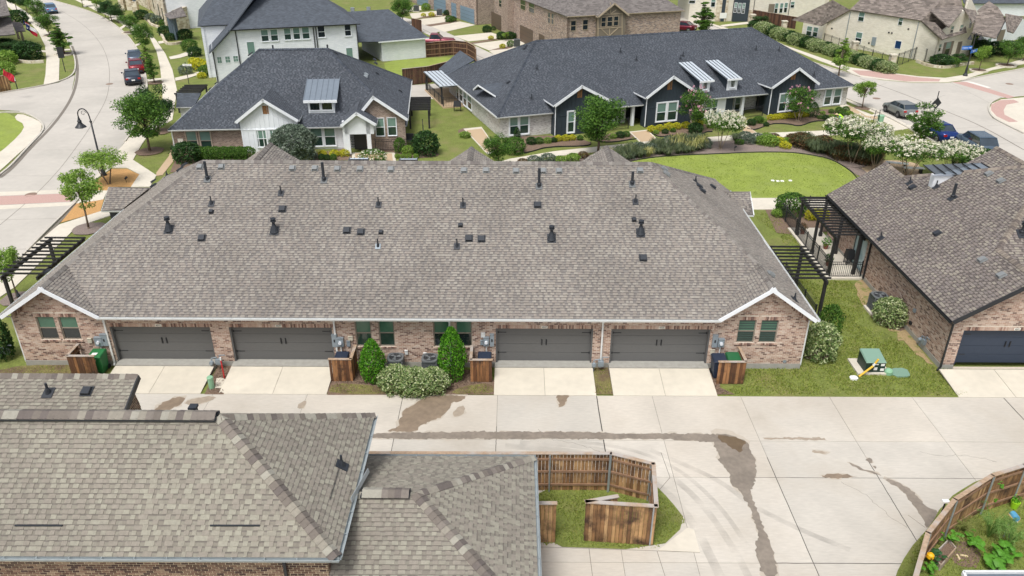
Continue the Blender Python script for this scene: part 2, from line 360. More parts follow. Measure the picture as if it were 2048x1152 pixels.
def bricks(W, u0, u1, z0, z1, holes, mat, parent, gable=None, bw=.212, bh=.082, j=.02, pr=.008, single=0, soldier=(), clipf=None):
    """running-bond bricks standing proud of the mortar bed, one joined part (islands keep their own colour)"""
    mb = MB(); r = 0; z = z0; top = gable[1] if gable else z1; pick = []
    def put(a, b, c, d):
        if b-a < .02: return
        p = pr*R.uniform(.6, 1.3); i = len(mb.v)
        for q in ((a, 0, c), (b, 0, c), (b, 0, d), (a, 0, d), (a, p, c), (b, p, c), (b, p, d), (a, p, d)): mb.v.append(W.pt(*q))
        mb.f += [(i+4, i+5, i+6, i+7), (i, i+1, i+5, i+4), (i+3, i+7, i+6, i+2), (i, i+4, i+7, i+3), (i+1, i+2, i+6, i+5)]
    while z < top-bh*.6:
        zb = z+bh-j; a0, a1 = u0, u1
        if gable and z > z1:
            k = (z-z1)/(gable[1]-z1); a0 = u0+(gable[0]-u0)*k+.03; a1 = u1+(gable[0]-u1)*k-.03
        x = a0-(bw/2 if r % 2 else 0)-((a0-u0) % bw)
        while x < a1:
            s, e = max(x, a0), min(x+bw-j, a1)
            for h in holes:
                if z < h[3] and zb > h[2]:
                    if h[0] <= s and e <= h[1]: e = s; break
                    if s < h[0] < e: e = h[0]
                    elif s < h[1] < e: s = h[1]
            if e-s > .02:
                if single and len(pick) < single and z > z1-.9 and e-s > bw-j-.001 and s > 14: pick.append((s, z))
                else: put(s, e, z, zb)
            x += bw
        z += bh; r += 1
    mb.obj('brickwork', mat, parent, kind='stuff')
    if pick:
        k = MB(); k.hexa([(0, -.05, 0), (bw-j, -.05, 0), (bw-j, 0, 0), (0, 0, 0)], [(0, -.05, bh-j), (bw-j, -.05, bh-j), (bw-j, 0, bh-j), (0, 0, bh-j)]); me = k.mesh('brick', m_bricki); off = wloc(parent)
        for s, z in pick: linkmesh('brick', me, parent, Vector(W.pt(s, -.04+R.uniform(0, .006), z))-off, (0, 0, W.a))
def soldier(W, u0, u1, z0, z1, mat, parent, w=.076, pr=.014, name='soldier_course'):
    mb = MB(); x = u0
    while x < u1-.03:
        p = pr*R.uniform(.8, 1.2); b = min(x+w-.01, u1); i = len(mb.v)
        for q in ((x, 0, z0), (b, 0, z0), (b, 0, z1), (x, 0, z1), (x, p, z0), (b, p, z0), (b, p, z1), (x, p, z1)): mb.v.append(W.pt(*q))
        mb.f += [(i+4, i+5, i+6, i+7), (i, i+1, i+5, i+4), (i+3, i+7, i+6, i+2), (i, i+4, i+7, i+3), (i+1, i+2, i+6, i+5)]
        x += w
    mb.obj(name, mat, parent, kind='stuff')
def window(W, r, parent, style='hung', n=0., fm=None, upper=None, lower=None, trim=None, tw=.09, grid=None, name='window', split=.5, fw=.05):
    """window r=(u0,u1,z0,z1) whose glass sits at depth n; frame is the part, panes its sub-parts"""
    u0, u1, z0, z1 = r; fm = fm or m_frame; mb = MB()
    def bar(a, b, c, d, p=.04): mb.wbox(W, a, b, n, n+p, c, d)
    bar(u0, u0+fw, z0, z1); bar(u1-fw, u1, z0, z1); bar(u0+fw, u1-fw, z0, z0+fw); bar(u0+fw, u1-fw, z1-fw, z1)
    zm = z0+(z1-z0)*split
    if style == 'hung': bar(u0+fw, u1-fw, zm-.025, zm+.025, .05)
    if grid:
        gx, gz = grid
        for i in range(1, gx): x = u0+(u1-u0)*i/gx; bar(x-.012, x+.012, z0+fw, z1-fw, .03)
        for i in range(1, gz): z = z0+(z1-z0)*i/gz; bar(u0+fw, u1-fw, z-.012, z+.012, .028)
    if trim:
        t = MB(); t.wbox(W, u0-tw, u0-.001, n-.02, n+.07, z0-tw, z1+tw); t.wbox(W, u1+.001, u1+tw, n-.02, n+.07, z0-tw, z1+tw); t.wbox(W, u0-.001, u1+.001, n-.02, n+.068, z1, z1+tw); t.wbox(W, u0-.001, u1+.001, n-.02, n+.085, z0-tw, z0)
    fr = mb.obj(name, fm, parent)
    if trim: t.obj('trim', trim, fr)
    def pane(c, d, mat):
        g = MB(); g.wbox(W, u0+fw*.5, u1-fw*.5, n-.01, n+.012, c, d); g.obj('pane', mat, fr)
    if style == 'hung': pane(z0+.01, zm, lower or m_glass); pane(zm+.001, z1-.01, upper or m_blind)
    else: pane(z0+.01, z1-.01, lower or m_glass)
    return fr
def pxr(W, x0, y0, x1, y1, n=0.):
    """photo rectangle -> rectangle on the wall"""
    a = W.px(x0, y1, n); b = W.px(x1, y0, n); c = W.px(x0, y0, n); d = W.px(x1, y1, n)
    return ((a[0]+c[0])/2, (b[0]+d[0])/2, (a[1]+d[1])/2, (b[1]+c[1])/2)
def sidecut(W, u0, u1, z0, z1, mat, parent, lap=.18, name='siding'):
    """horizontal lap boards, each a real wedge"""
    mb = MB(); z = z0
    while z < z1-.01:
        zz = min(z+lap, z1); mb.hexa([W.pt(u0, .022, z), W.pt(u1, .022, z), W.pt(u1, 0, z), W.pt(u0, 0, z)], [W.pt(u0, .006, zz), W.pt(u1, .006, zz), W.pt(u1, 0, zz), W.pt(u0, 0, zz)]); z += lap
    return mb.obj(name, mat, parent)
def battens(W, u0, u1, z0, z1, mat, parent, sp=.4, gable=None):
    mb = MB(); u = u0+.02
    while u < u1:
        top = z1
        if gable: top = z1+(gable[1]-z1)*(1-abs(u-gable[0])/((u1-u0)/2))-.02 if abs(u-gable[0]) < (u1-u0)/2 else z1
        mb.wbox(W, u-.03, u+.03, 0, .025, z0, max(z0+.05, top)); u += sp
    return mb.obj('battens', mat, parent)
def rake(p0, p1, mat, parent, w=.05, h=.24, name='fascia'):
    mb = MB(); mb.beam(p0, p1, w, h); return mb.obj(name, mat, parent)
def gutter(p0, p1, mat, parent, s=.13):
    p0, p1 = Vector(p0), Vector(p1); d = (p1-p0).normalized(); x = d.cross(Vector((0, 0, 1))).normalized(); mb = MB()
    prof = [(-s/2, 0), (-s/2, -s*.8), (s*.3, -s*.8), (s/2, -s*.2), (s/2, 0), (s/2-.012, 0), (s*.3-.008, -s*.72), (-s/2+.012, -s*.72), (-s/2+.012, 0)]
    i = len(mb.v)
    for p in (p0, p1): mb.v += [tuple(p+x*a+Vector((0, 0, b))) for a, b in prof]
    k = len(prof); mb.f += [(i+j, i+(j+1) % k, i+k+(j+1) % k, i+k+j) for j in range(k)]
    for q in range(1, int((p1-p0).length/.9)):
        c = p0+d*q*.9; mb.beam(c-x*s*.5, c+x*s*.5, .02, .01)
    return mb.obj('gutter', mat, parent)
def downspout(pts, mat, parent, w=.08):
    mb = MB()
    for a, b in zip(pts, pts[1:]):
        up = (0, 0, 1) if abs(Vector(b)[2]-Vector(a)[2]) < .8*(Vector(b)-Vector(a)).length else (0, 1, 0)
        mb.beam(a, b, w, w*.8, up)
    return mb.obj('downspout', mat, parent)
# roof furniture, built standing on a roof point p with slope direction
def roof_pt(P0, n, px, py):
    """where the sight line of a photo pixel meets the roof plane through P0 with normal n"""
    d = Vector(ray(px, py)); o = Vector((0, 0, H0)); n = Vector(n)
    t = (Vector(P0)-o).dot(n)/d.dot(n); return o+d*t
def vent_box(p, n, parent, mat, w=.32, l=.34, h=.1, name='roof_vent'):
    n = Vector(n).normalized(); x = Vector((0, 0, 1)).cross(n).normalized(); u = n.cross(x); p = Vector(p); mb = MB()
    def P(a, b, c): return p+x*a+u*b+n*c
    mb.hexa([P(-w*.62, -l*.6, .012), P(w*.62, -l*.6, .012), P(w*.62, l*.6, .012), P(-w*.62, l*.6, .012)], [P(-w*.62, -l*.6, .03), P(w*.62, -l*.6, .03), P(w*.62, l*.6, .03), P(-w*.62, l*.6, .03)])
    mb.hexa([P(-w/2, -l/2, .03), P(w/2, -l/2, .03), P(w/2, l/2, .03), P(-w/2, l/2, .03)], [P(-w*.46, -l*.5, h+.04), P(w*.46, -l*.5, h+.04), P(w*.42, l*.40, h+.02), P(-w*.42, l*.40, h+.02)])
    return mb.obj(name, mat, parent)
def vent_pipe(p, n, parent, h=.55, r=.04, mat=None, base=.16, name='vent_pipe', boot=None, captop=None):
    mat = mat or m_plastic; n = Vector(n).normalized(); p = Vector(p); x = Vector((0, 0, 1)).cross(n).normalized(); u = n.cross(x); mb = MB()
    a = [p+x*i*base+u*j*base*1.2+n*.022 for i, j in ((-1, -1), (1, -1), (1, 1), (-1, 1))]
    fl = MB(); fl.hexa([q-n*.02 for q in a], [q+n*.004 for q in a])
    mb.tube(p, p+Vector((0, 0, h)), r, r, 10)
    o = mb.obj(name, mat, parent); fl.obj('flashing', boot or mat, o)
    c = MB(); c.lathe(tuple(p), [(base*.62, -.02), (base*.5, .06), (r*1.6, .16), (r*1.25, .2)], 10); c.obj('boot', mat, o)
    if captop:
        k = MB(); k.lathe((p.x, p.y, p.z+h), [(r*1.9, -.10), (r*1.9, -.04), (r*.8, -.035), (r*.8, .02), (r*1.9, .03), (r*1.7, .07)], 10); k.obj('cap', mat, o)
    return o
# ================================================================ the ground: lawn sheet, roads, walks, slabs
def zc(ox, oy, s, pts): return [(ox+x/s, oy+y/s) for x, y in pts]
def jit(seed): return random.Random(seed)
def smooth_poly(p, it=1, closed=True):
    for _ in range(it):
        q = []; n = len(p)
        for i in range(n if closed else n-1):
            a, b = p[i], p[(i+1) % n]; q += [lerp(a, b, .25), lerp(a, b, .75)]
        if not closed: q = [p[0]]+q+[p[-1]]
        p = q
    return p
def ragged(p, amp, step, seed=1):
    r = jit(seed); out = []; n = len(p)
    for i in range(n):
        a, b = p[i], p[(i+1) % n]; L = math.dist(a, b); k = max(1, int(L/step))
        for j in range(k): t = j/k; q = lerp(a, b, t); out.append((q[0]+r.gauss(0, amp), q[1]+r.gauss(0, amp)))
    return out
C0 = srgb(190, 182, 168)
m_cc = M('alley_concrete', (0, 0, 0), .9, rand=[srgb(194, 187, 175), srgb(199, 192, 180), srgb(195, 187, 174), srgb(190, 184, 173)], rnd='object', var=.06, vscale=5, big=.10, bigscale=.5, bump=.15, bscale=60, stretch=(.6, 3, 1), big2=(srgb(166, 157, 143), .25, .48, .78))
m_road = M('road_concrete', srgb(186, 180, 170), .9, var=.04, vscale=2, big=.07, bigscale=.2, bump=.15, bscale=60, big2=(srgb(166, 161, 152), .12, .5, .8))
m_walk = M('walk_concrete', srgb(206, 198, 182), .9, var=.05, vscale=3, big=.06, bigscale=.5, bump=.1, bscale=60)
m_drive = M('driveway_concrete', (0, 0, 0), .9, rand=[srgb(206, 198, 181), srgb(201, 193, 176)], rnd='object', var=.04, vscale=3, big=.06, bigscale=.6, bump=.1, bscale=60)
m_tan = M('aggregate_tan', srgb(186, 162, 132), .95, var=.12, vscale=30, bump=.3, bscale=150)
m_joint = M('dark_joint', srgb(120, 113, 103), .95)  # plain grey for joint beds, control joints and cracks
m_paver = M('brick_pavers', srgb(184, 152, 142), .95, var=.12, vscale=14, bump=.3, bscale=50)
m_mulch = M('mulch', srgb(120, 100, 84), .98, var=.38, vscale=26, bump=1, bscale=50)
m_mulcho = M('orange_mulch', srgb(190, 146, 92), .98, var=.2, vscale=24, bump=.8, bscale=50)
m_gravel = M('grey_mulch', srgb(134, 120, 112), .98, var=.35, vscale=20, bump=1, bscale=40)
m_lawn = M('lawn', srgb(112, 122, 56), .95, var=.22, vscale=9, big=.14, bigscale=1.1, bump=1, bscale=45, big2=(srgb(130, 124, 78), .45, .50, .74))
m_lawnb = M('lawn_bright', srgb(136, 150, 64), .95, var=.16, vscale=8, big=.12, bigscale=.8, bump=1, bscale=45, stretch=(.5, 1.4, 1), big2=(srgb(136, 148, 74), .5, .5, .72))
m_kerb = M('kerb_concrete', srgb(190, 184, 172), .9, var=.08, vscale=3)
g = MB(); g.quad((-1500, -300, -.02), (1500, -300, -.02), (1500, 2400, -.02), (-1500, 2400, -.02)); struct(g.obj('ground', m_lawn))
LV = {'n': 0}
def sheet(name, pts, mat, z=.005, px=True, th=None, kind='structure', parent=None):
    LV['n'] += 1; z += (LV['n'] % 9)*.00035
    P = [G2(x, y) for x, y in pts] if px else pts
    mb = MB()
    if th: mb.prism(P, -.02, th+(LV['n'] % 9)*.0004)
    else: mb.prism(P, z-.004, z)
    o = mb.obj(name, mat, parent)
    if kind: o['kind'] = kind
    return o
def kerb(pts, w=.16, h=.12, name='kerb'):
    P = [Vector(G2(*p)) for p in smooth_poly(pts, 2, False)]; mb = MB(); n = len(P); L = []; Rr = []
    for i, p in enumerate(P):
        d = (P[min(i+1, n-1)]-P[max(i-1, 0)]).normalized(); q = Vector((-d.y, d.x))*w/2; L.append(p+q); Rr.append(p-q)
    k = len(mb.v)
    for i in range(n): mb.v += [(L[i].x, L[i].y, -.02), (L[i].x, L[i].y, h), (Rr[i].x, Rr[i].y, h), (Rr[i].x, Rr[i].y, -.02)]
    for i in range(n-1):
        for j in range(4): a = k+i*4+j; b = k+i*4+(j+1) % 4; mb.f.append((a, b, b+4, a+4))
    mb.f += [(k, k+1, k+2, k+3), (k+4*n-1, k+4*n-2, k+4*n-3, k+4*n-4)]
    return struct(mb.obj(name, m_kerb))
def line(pts, w, mat, z, name, px=True):
    P = [Vector(G2(*p)) if px else Vector(p) for p in pts]; n = len(P); L = []; Rr = []
    for i, p in enumerate(P):
        d = (P[min(i+1, n-1)]-P[max(i-1, 0)]).normalized(); q = Vector((-d.y, d.x))*w/2; L.append(p+q); Rr.append(p-q)
    mb = MB()
    for i in range(n-1): mb.quad((*Rr[i], z), (*Rr[i+1], z), (*L[i+1], z), (*L[i], z))
    return mb
# --- back streets
RK = [(-80, -45), (102, 0), (127, 7), (163, 17), (203, 33), (231, 50), (260, 76), (281, 109), (291, 147), (295, 175), (293, 197), (285, 225), (268, 258), (250, 284), (200, 345), (150, 407), (80, 475), (0, 560), (-150, 730)]
LK = [(-400, 730), (-200, 500), (-40, 385), (0, 350), (21, 334), (59, 292), (91, 260), (118, 227), (142, 189), (152, 152), (150, 118), (139, 89), (125, 62), (100, 40), (78, 26), (50, 8), (-60, -30), (-250, -70)]
sheet('left_street', smooth_poly(RK+LK), m_road)
sheet('side_road', [(150, 150), (118, 165), (87, 172), (0, 187), (-300, 240), (-300, 265), (0, 220), (38, 222), (70, 235), (86, 248), (88, 262), (118, 227), (142, 189)], m_road, .006)
kerb(RK[1:14]); kerb([(-40, 385), (0, 350), (21, 334), (59, 292), (88, 262), (86, 248), (70, 235), (38, 222), (-100, 235)])
kerb([(-100, 205), (0, 187), (87, 172), (118, 164), (140, 155), (151, 143), (151, 118), (139, 89), (125, 62), (100, 40), (78, 26), (50, 8)])
kerb(RK[15:18])
sheet('left_sidewalk', smooth_poly([(38, 226), (75, 240), (86, 252), (75, 275), (40, 305), (0, 342), (-60, 392), (-60, 345), (0, 306), (40, 270), (51, 250), (27, 237)]), m_walk, th=.03)
sheet('corner_lawn', smooth_poly([(-80, 226), (0, 220), (27, 232), (50, 250), (40, 270), (0, 306), (-80, 370)]), m_lawnb, .009)
sw = [(14, 12), (30, 24), (59, 44), (77, 65), (90, 91), (93, 118), (91, 150), (87, 171)]; sw2 = [(118, 162), (119, 118), (114, 98), (98, 68), (80, 47), (50, 22), (27, 8)]
sheet('left_sidewalk', [(-40, -18)]+sw+sw2+[(-20, -25)], m_walk, th=.03)
for p in ([(91, 100), (116, 100), (114, 96), (90, 97)], [(96, 64), (108, 62), (110, 65), (97, 67)], [(72, 100), (92, 101), (92, 105), (73, 104)], [(58, 36), (78, 34), (80, 37), (60, 39)], [(114, 99), (140, 98), (141, 101), (115, 102)]): sheet('walk', p, m_walk, .03)
rs = [(130, -8), (151, 0), (189, 20), (224, 35), (262, 62), (293, 74), (307, 84), (313, 103), (320, 133), (325, 177), (327, 205), (310, 240), (288, 272), (262, 268)]
rs2 = [(288, 280), (266, 320), (295, 330), (330, 300), (352, 245), (352, 180), (345, 140), (331, 108), (313, 82), (300, 68), (270, 50), (230, 28), (200, 12), (165, -4)]
sheet('sidewalk', [(130, -8), (151, 0), (189, 20), (224, 35), (262, 60), (300, 76), (313, 103), (320, 133), (325, 177), (325, 215), (300, 250), (266, 272), (246, 290), (262, 320), (290, 280), (306, 262), (345, 240), (354, 180), (345, 140), (331, 108), (313, 82), (300, 66), (270, 48), (230, 27), (200, 11), (165, -4)], m_walk, th=.03)
sheet('sidewalk', [(246, 290), (257, 275), (290, 278), (266, 320), (313, 351), (300, 374), (262, 374), (279, 349), (254, 336), (224, 336), (187, 362), (176, 372), (215, 325)], m_walk, th=.031)
sheet('orange_mulch_bed', zc(0, 280, 3.388, [(640, 290), (760, 195), (860, 195), (945, 235), (895, 318), (740, 318), (720, 350), (620, 350)]), m_mulcho, .012)
sheet('sidewalk', zc(0, 280, 3.388, [(600, 340), (730, 345), (700, 405), (640, 415), (520, 432), (560, 380)]), m_walk, th=.03)
sheet('orange_mulch_bed', zc(0, 280, 3.388, [(640, 410), (705, 400), (680, 485), (410, 562), (520, 430)]), m_mulcho, .012)
sheet('sidewalk', zc(0, 280, 3.388, [(680, 485), (740, 488), (760, 510), (520, 590), (430, 680), (100, 1000), (-200, 1200), (-400, 1200), (0, 880), (275, 680), (400, 575)]), m_walk, th=.03)
sheet('crosswalk', [(-60, 395), (139, 387), (147, 403), (-60, 413)], m_paver, .010)
for p in ([(-60, 386), (142, 379), (139, 386), (-60, 394)], [(-60, 414), (148, 404), (143, 411), (-60, 422)]): sheet('crosswalk_border', p, m_walk, .010)
sheet('tan_path', [(346, 283), (352, 276), (360, 290), (352, 316), (325, 350), (312, 352), (313, 345), (338, 312)], m_tan, .012)
for p in ([(283, 160), (324, 156), (325, 160), (284, 165)], [(237, 57), (248, 50), (251, 53), (240, 61)], [(165, 12), (178, 7), (182, 9), (170, 15)], [(247, 66), (262, 62), (265, 66), (250, 70)], [(218, 37), (232, 33), (235, 36), (221, 41)], [(268, 90), (280, 86), (282, 89), (271, 93)],
          [(338, 114), (356, 110), (380, 102), (386, 104), (384, 109), (360, 116), (341, 119)], [(350, 156), (372, 151), (404, 142), (408, 146), (375, 157), (351, 162)], [(316, 83), (333, 81), (334, 85), (318, 88)]): sheet('walk', p, m_walk, .03)
# --- back alley and driveways behind the dark houses
sheet('back_alley', [(780, 28), (823, 39), (890, 63), (943, 88), (1000, 115), (1000, 140), (940, 170), (880, 198), (800, 198), (800, 172), (905, 165), (930, 140), (953, 122), (940, 98), (880, 80), (840, 62), (780, 52)], m_road, .005)
for p in ([(818, 27), (873, 22), (874, 31), (826, 39)], [(826, 40), (903, 31), (891, 44), (865, 48), (849, 50)], [(862, 53), (920, 43), (951, 50), (890, 64)], [(908, 72), (982, 65), (995, 69), (994, 77), (937, 83)], [(946, 88), (1015, 79), (1047, 77), (1049, 88), (1008, 103), (978, 101)], [(978, 102), (1019, 98), (1000, 112), (987, 109)], [(800, 17), (842, 12), (843, 20), (803, 26)]):
    sheet('driveway', p, m_drive, .009)
for p in ([(826, 38), (875, 28), (905, 30), (850, 36)], [(850, 50), (895, 44), (925, 40), (900, 47), (860, 53)], [(937, 86), (980, 79), (1015, 77), (945, 88)], [(978, 101), (1005, 94), (1030, 93), (1015, 98)]): sheet('mulch_bed', p, m_mulch, .012)
# --- street on the right
RN = [(1300, 22), (1500, 90), (1640, 158), (1694, 198), (1750, 222), (1808, 252), (1850, 275), (1900, 300), (1950, 330), (2048, 400), (2400, 560)]
RF = [(2400, 430), (2048, 268), (2017, 253), (1984, 236), (1976, 218), (1980, 206), (2001, 196), (2048, 192), (2400, 160), (2400, 60), (2048, 138), (1985, 149), (1922, 163), (1890, 166), (1827, 166), (1760, 160), (1700, 148), (1640, 130), (1560, 104), (1450, 62), (1370, 28), (1300, 0)]
sheet('right_street', RN+RF, m_road)
kerb(RF[1:7]); kerb([(2250, 92), (2048, 138), (1985, 149), (1922, 162)]); kerb([(1720, 154), (1700, 148), (1640, 130), (1560, 104), (1450, 62), (1370, 28)]); kerb(RN[3:9])
sheet('corner_island', [(2048, 268), (2017, 251), (1986, 234), (1979, 218), (1983, 208), (2003, 199), (2048, 195), (2300, 190), (2300, 380)], m_walk, th=.03)
sheet('paver_ramp', [(1982, 210), (2000, 201), (2027, 200), (2038, 205), (2013, 210), (2007, 221), (2009, 230), (2036, 244), (2018, 245), (1993, 233), (1982, 221)], m_paver, .036)
sheet('crosswalk', [(1903, 164), (1934, 164), (2030, 194), (2016, 197)], m_paver, .010)
sheet('crosswalk_border', [(1926, 162), (1945, 164), (1982, 175), (1975, 176)], M('white_band', srgb(218, 214, 204), .9), .0102)
sheet('sidewalk', [(1540, 76), (1568, 90), (1660, 122), (1700, 135), (1742, 141), (1837, 153), (1890, 156), (1930, 150), (2048, 118), (2300, 60), (2300, 66), (2048, 128), (1985, 140), (1960, 149), (1922, 161), (1890, 165), (1827, 165), (1760, 159), (1716, 153), (1690, 140), (1640, 122), (1540, 82)], m_walk, th=.028)
sheet('paver_ramp', zc(1400, 0, 3.16, [(960, 445), (1080, 450), (1380, 490), (1520, 502), (1510, 516), (1300, 516), (1010, 476)]), m_paver, .036)
sheet('sidewalk', zc(1340, 0, 6.4, [(0, 120), (150, 190), (760, 370), (700, 370), (620, 360), (0, 160)]), m_walk, th=.03)
sheet('walk', zc(1340, 0, 6.4, [(640, 325), (1030, 275), (1100, 285), (1060, 300), (680, 345)]), m_walk, .03)
sheet('walk', zc(1340, 0, 6.4, [(470, 220), (600, 185), (620, 200), (480, 238)]), m_walk, .03)
sheet('walk', zc(1340, 0, 6.4, [(150, 150), (310, 130), (320, 150), (160, 180)]), m_walk, .03)
# --- park between the houses
sheet('oval_lawn', smooth_poly([(1190, 345), (1240, 326), (1297, 314), (1363, 309), (1425, 307), (1507, 303), (1578, 303), (1619, 308), (1660, 316), (1690, 332), (1712, 350), (1722, 372), (1700, 396), (1450, 396), (1200, 400)]), m_lawnb, .006)
sheet('park_bed', smooth_poly([(1190, 350), (1240, 326), (1297, 314), (1363, 309), (1425, 307), (1507, 303), (1578, 303), (1619, 308), (1660, 316), (1690, 332), (1720, 355), (1760, 356), (1745, 330), (1700, 310), (1640, 290), (1550, 282), (1520, 280), (1445, 282), (1320, 291), (1240, 300), (1190, 309), (1020, 328), (1020, 352)]), m_gravel, .009)
sheet('park_patio', smooth_poly([(1690, 312), (1745, 320), (1830, 322), (1850, 345), (1820, 372), (1760, 372), (1735, 345)]), m_tan, .012)
T = [(1000, 324), (1020, 318), (1108, 303), (1193, 294), (1281, 285), (1314, 283), (1426, 274), (1519, 267), (1660, 261), (1751, 256), (1815, 250)]
Bm = [(1860, 250), (1812, 258), (1770, 264), (1800, 284), (1790, 286), (1756, 264), (1660, 271), (1556, 275), (1527, 277), (1430, 283), (1244, 298), (1193, 304), (1087, 315), (1010, 330)]
sheet('park_walk', T+Bm, m_walk, th=.03)
sheet('park_walk', [(1420, 397), (1720, 396), (1730, 420), (1440, 419)], m_walk, th=.03)
# sidewalks beside the long dark house
sheet('sidewalk', [(1680, 190), (1694, 196), (1740, 213), (1812, 248), (1806, 260), (1760, 241), (1735, 238), (1700, 222), (1680, 214)], m_walk, th=.028)
sheet('tan_path', [(1690, 213), (1700, 212), (1732, 232), (1757, 234), (1762, 240), (1735, 237), (1700, 222)], m_tan, .036)
sheet('lawn_strip', [(1693, 203), (1700, 206), (1750, 227), (1744, 230), (1715, 219), (1693, 209)], m_lawn, .038)
for p in ([(1258, 264), (1295, 260), (1319, 283), (1281, 286)], [(1472, 248), (1486, 246), (1515, 267), (1492, 269)], [(927, 258), (963, 254), (997, 302), (975, 309)], [(704, 306), (790, 306), (792, 324), (704, 321)]):
    c = (sum(x for x, y in p)/4, sum(y for x, y in p)/4); sheet('walk_border', p, m_walk, th=.03); sheet('tan_path', [lerp(q, c, .14) for q in p], m_tan, .034)
edge1 = [(1028, 308), (1060, 303), (1095, 292), (1180, 291), (1182, 283), (1120, 270), (1002, 275)]
edge2 = [(1180, 278), (1215, 285), (1273, 276), (1262, 262), (1200, 270)]
edge3 = [(1300, 263), (1320, 274), (1345, 268), (1395, 273), (1412, 262), (1425, 262), (1430, 255), (1400, 245), (1300, 255)]
edge4 = [(1494, 256), (1512, 259), (1540, 246), (1575, 246), (1600, 252), (1625, 241), (1660, 240), (1705, 240), (1710, 226), (1640, 216), (1500, 240)]
edge5 = [(912, 262), (930, 275), (946, 272), (945, 258), (930, 255)]
for e in (edge1, edge2, edge3, edge4, edge5): sheet('flower_bed', smooth_poly(e), m_mulch, .012)
for e in (edge1[:5], edge2[:3], edge3[:6], edge4[:8], [(1190, 345), (1240, 326), (1297, 314), (1363, 309), (1425, 307), (1507, 303), (1578, 303), (1619, 308), (1660, 316), (1690, 332), (1712, 350), (1722, 372)]):
    q = smooth_poly(e, 2, False); mb = line(q, .05, m_dark, .07, 'e'); P = MB()
    for a, b in zip(q, q[1:]): P.beam(G(*a, .09), G(*b, .09), .04, .1)
    struct(P.obj('edging', m_dark))
sheet('flower_bed', zc(330, 0, 3.25, [(960, 1000), (1180, 960), (1215, 1000), (1210, 1040), (960, 1045)]), m_mulch, .012)
sheet('flower_bed', smooth_poly(zc(330, 0, 3.25, [(1360, 950), (1500, 960), (1760, 980), (1790, 1010), (1720, 1025), (1520, 1030), (1500, 990), (1360, 985)])), m_mulch, .012)
sheet('flower_bed', [(356, 305), (500, 304), (520, 330), (340, 345)], m_mulch, .012)
# --- the near alley, poured in slabs with open joints
ab = MB(); ab.prism([(-60, -3), (90, -3), (90, 30.36), (-60, 30.36)], -.06, -.009); alley = struct(ab.obj('alley', m_joint))
XJ = [-60, -50, -40, -32, -27, -22.7, -18.3, -13.9, -9.5, -5.04, -.65, 3.96, 6.55, 10.67, 14.8, 18.65, 22.9, 27.3, 32, 36.5, 41, 50, 60, 75, 90]
YJ = [30.35, G(1100, 880)[1], G(1500, 955)[1], G(1500, 1126)[1], 12, 5, -3]
for i in range(len(XJ)-1):
    for j in range(len(YJ)-1):
        a, b, c, d = XJ[i]+.008, XJ[i+1]-.008, YJ[j+1]+.008, YJ[j]-.008
        mb = MB(); mb.box(a, b, c, d, -.05, 0); mb.obj('slab', m_cc, alley)
mj = []
for pts in ([(1340, 955), (1310, 990)], [(1322, 905), (1340, 955)], [(1816, 1030), (1850, 1055)], [(1075, 1094), (1180, 1097), (1318, 1102), (1400, 1105)], [(1178, 1097), (1185, 1152)], [(1314, 1102), (1330, 1152)]):
    o = line(pts, .02, m_joint, .003, 'j').obj('control_joint', m_joint); struct(o)
m_wet = M('wet_concrete', srgb(134, 118, 100), .5, var=.14, vscale=4, big=.12, bigscale=1.2)
m_wet2 = M('damp_concrete', srgb(158, 145, 128), .7, var=.12, vscale=4)
m_core = M('soaked_concrete', srgb(106, 90, 70), .35, var=.12, vscale=4)
m_halo = M('drying_concrete', srgb(180, 170, 155), .85, var=.05, vscale=5)
m_wetg = M('wet_gutter', srgb(132, 122, 110), .5, var=.14, vscale=5, big=.15, bigscale=1)
Z1 = lambda p: zc(0, 560, 3.84, p); Z8 = lambda p: zc(1400, 780, 3.097, p)
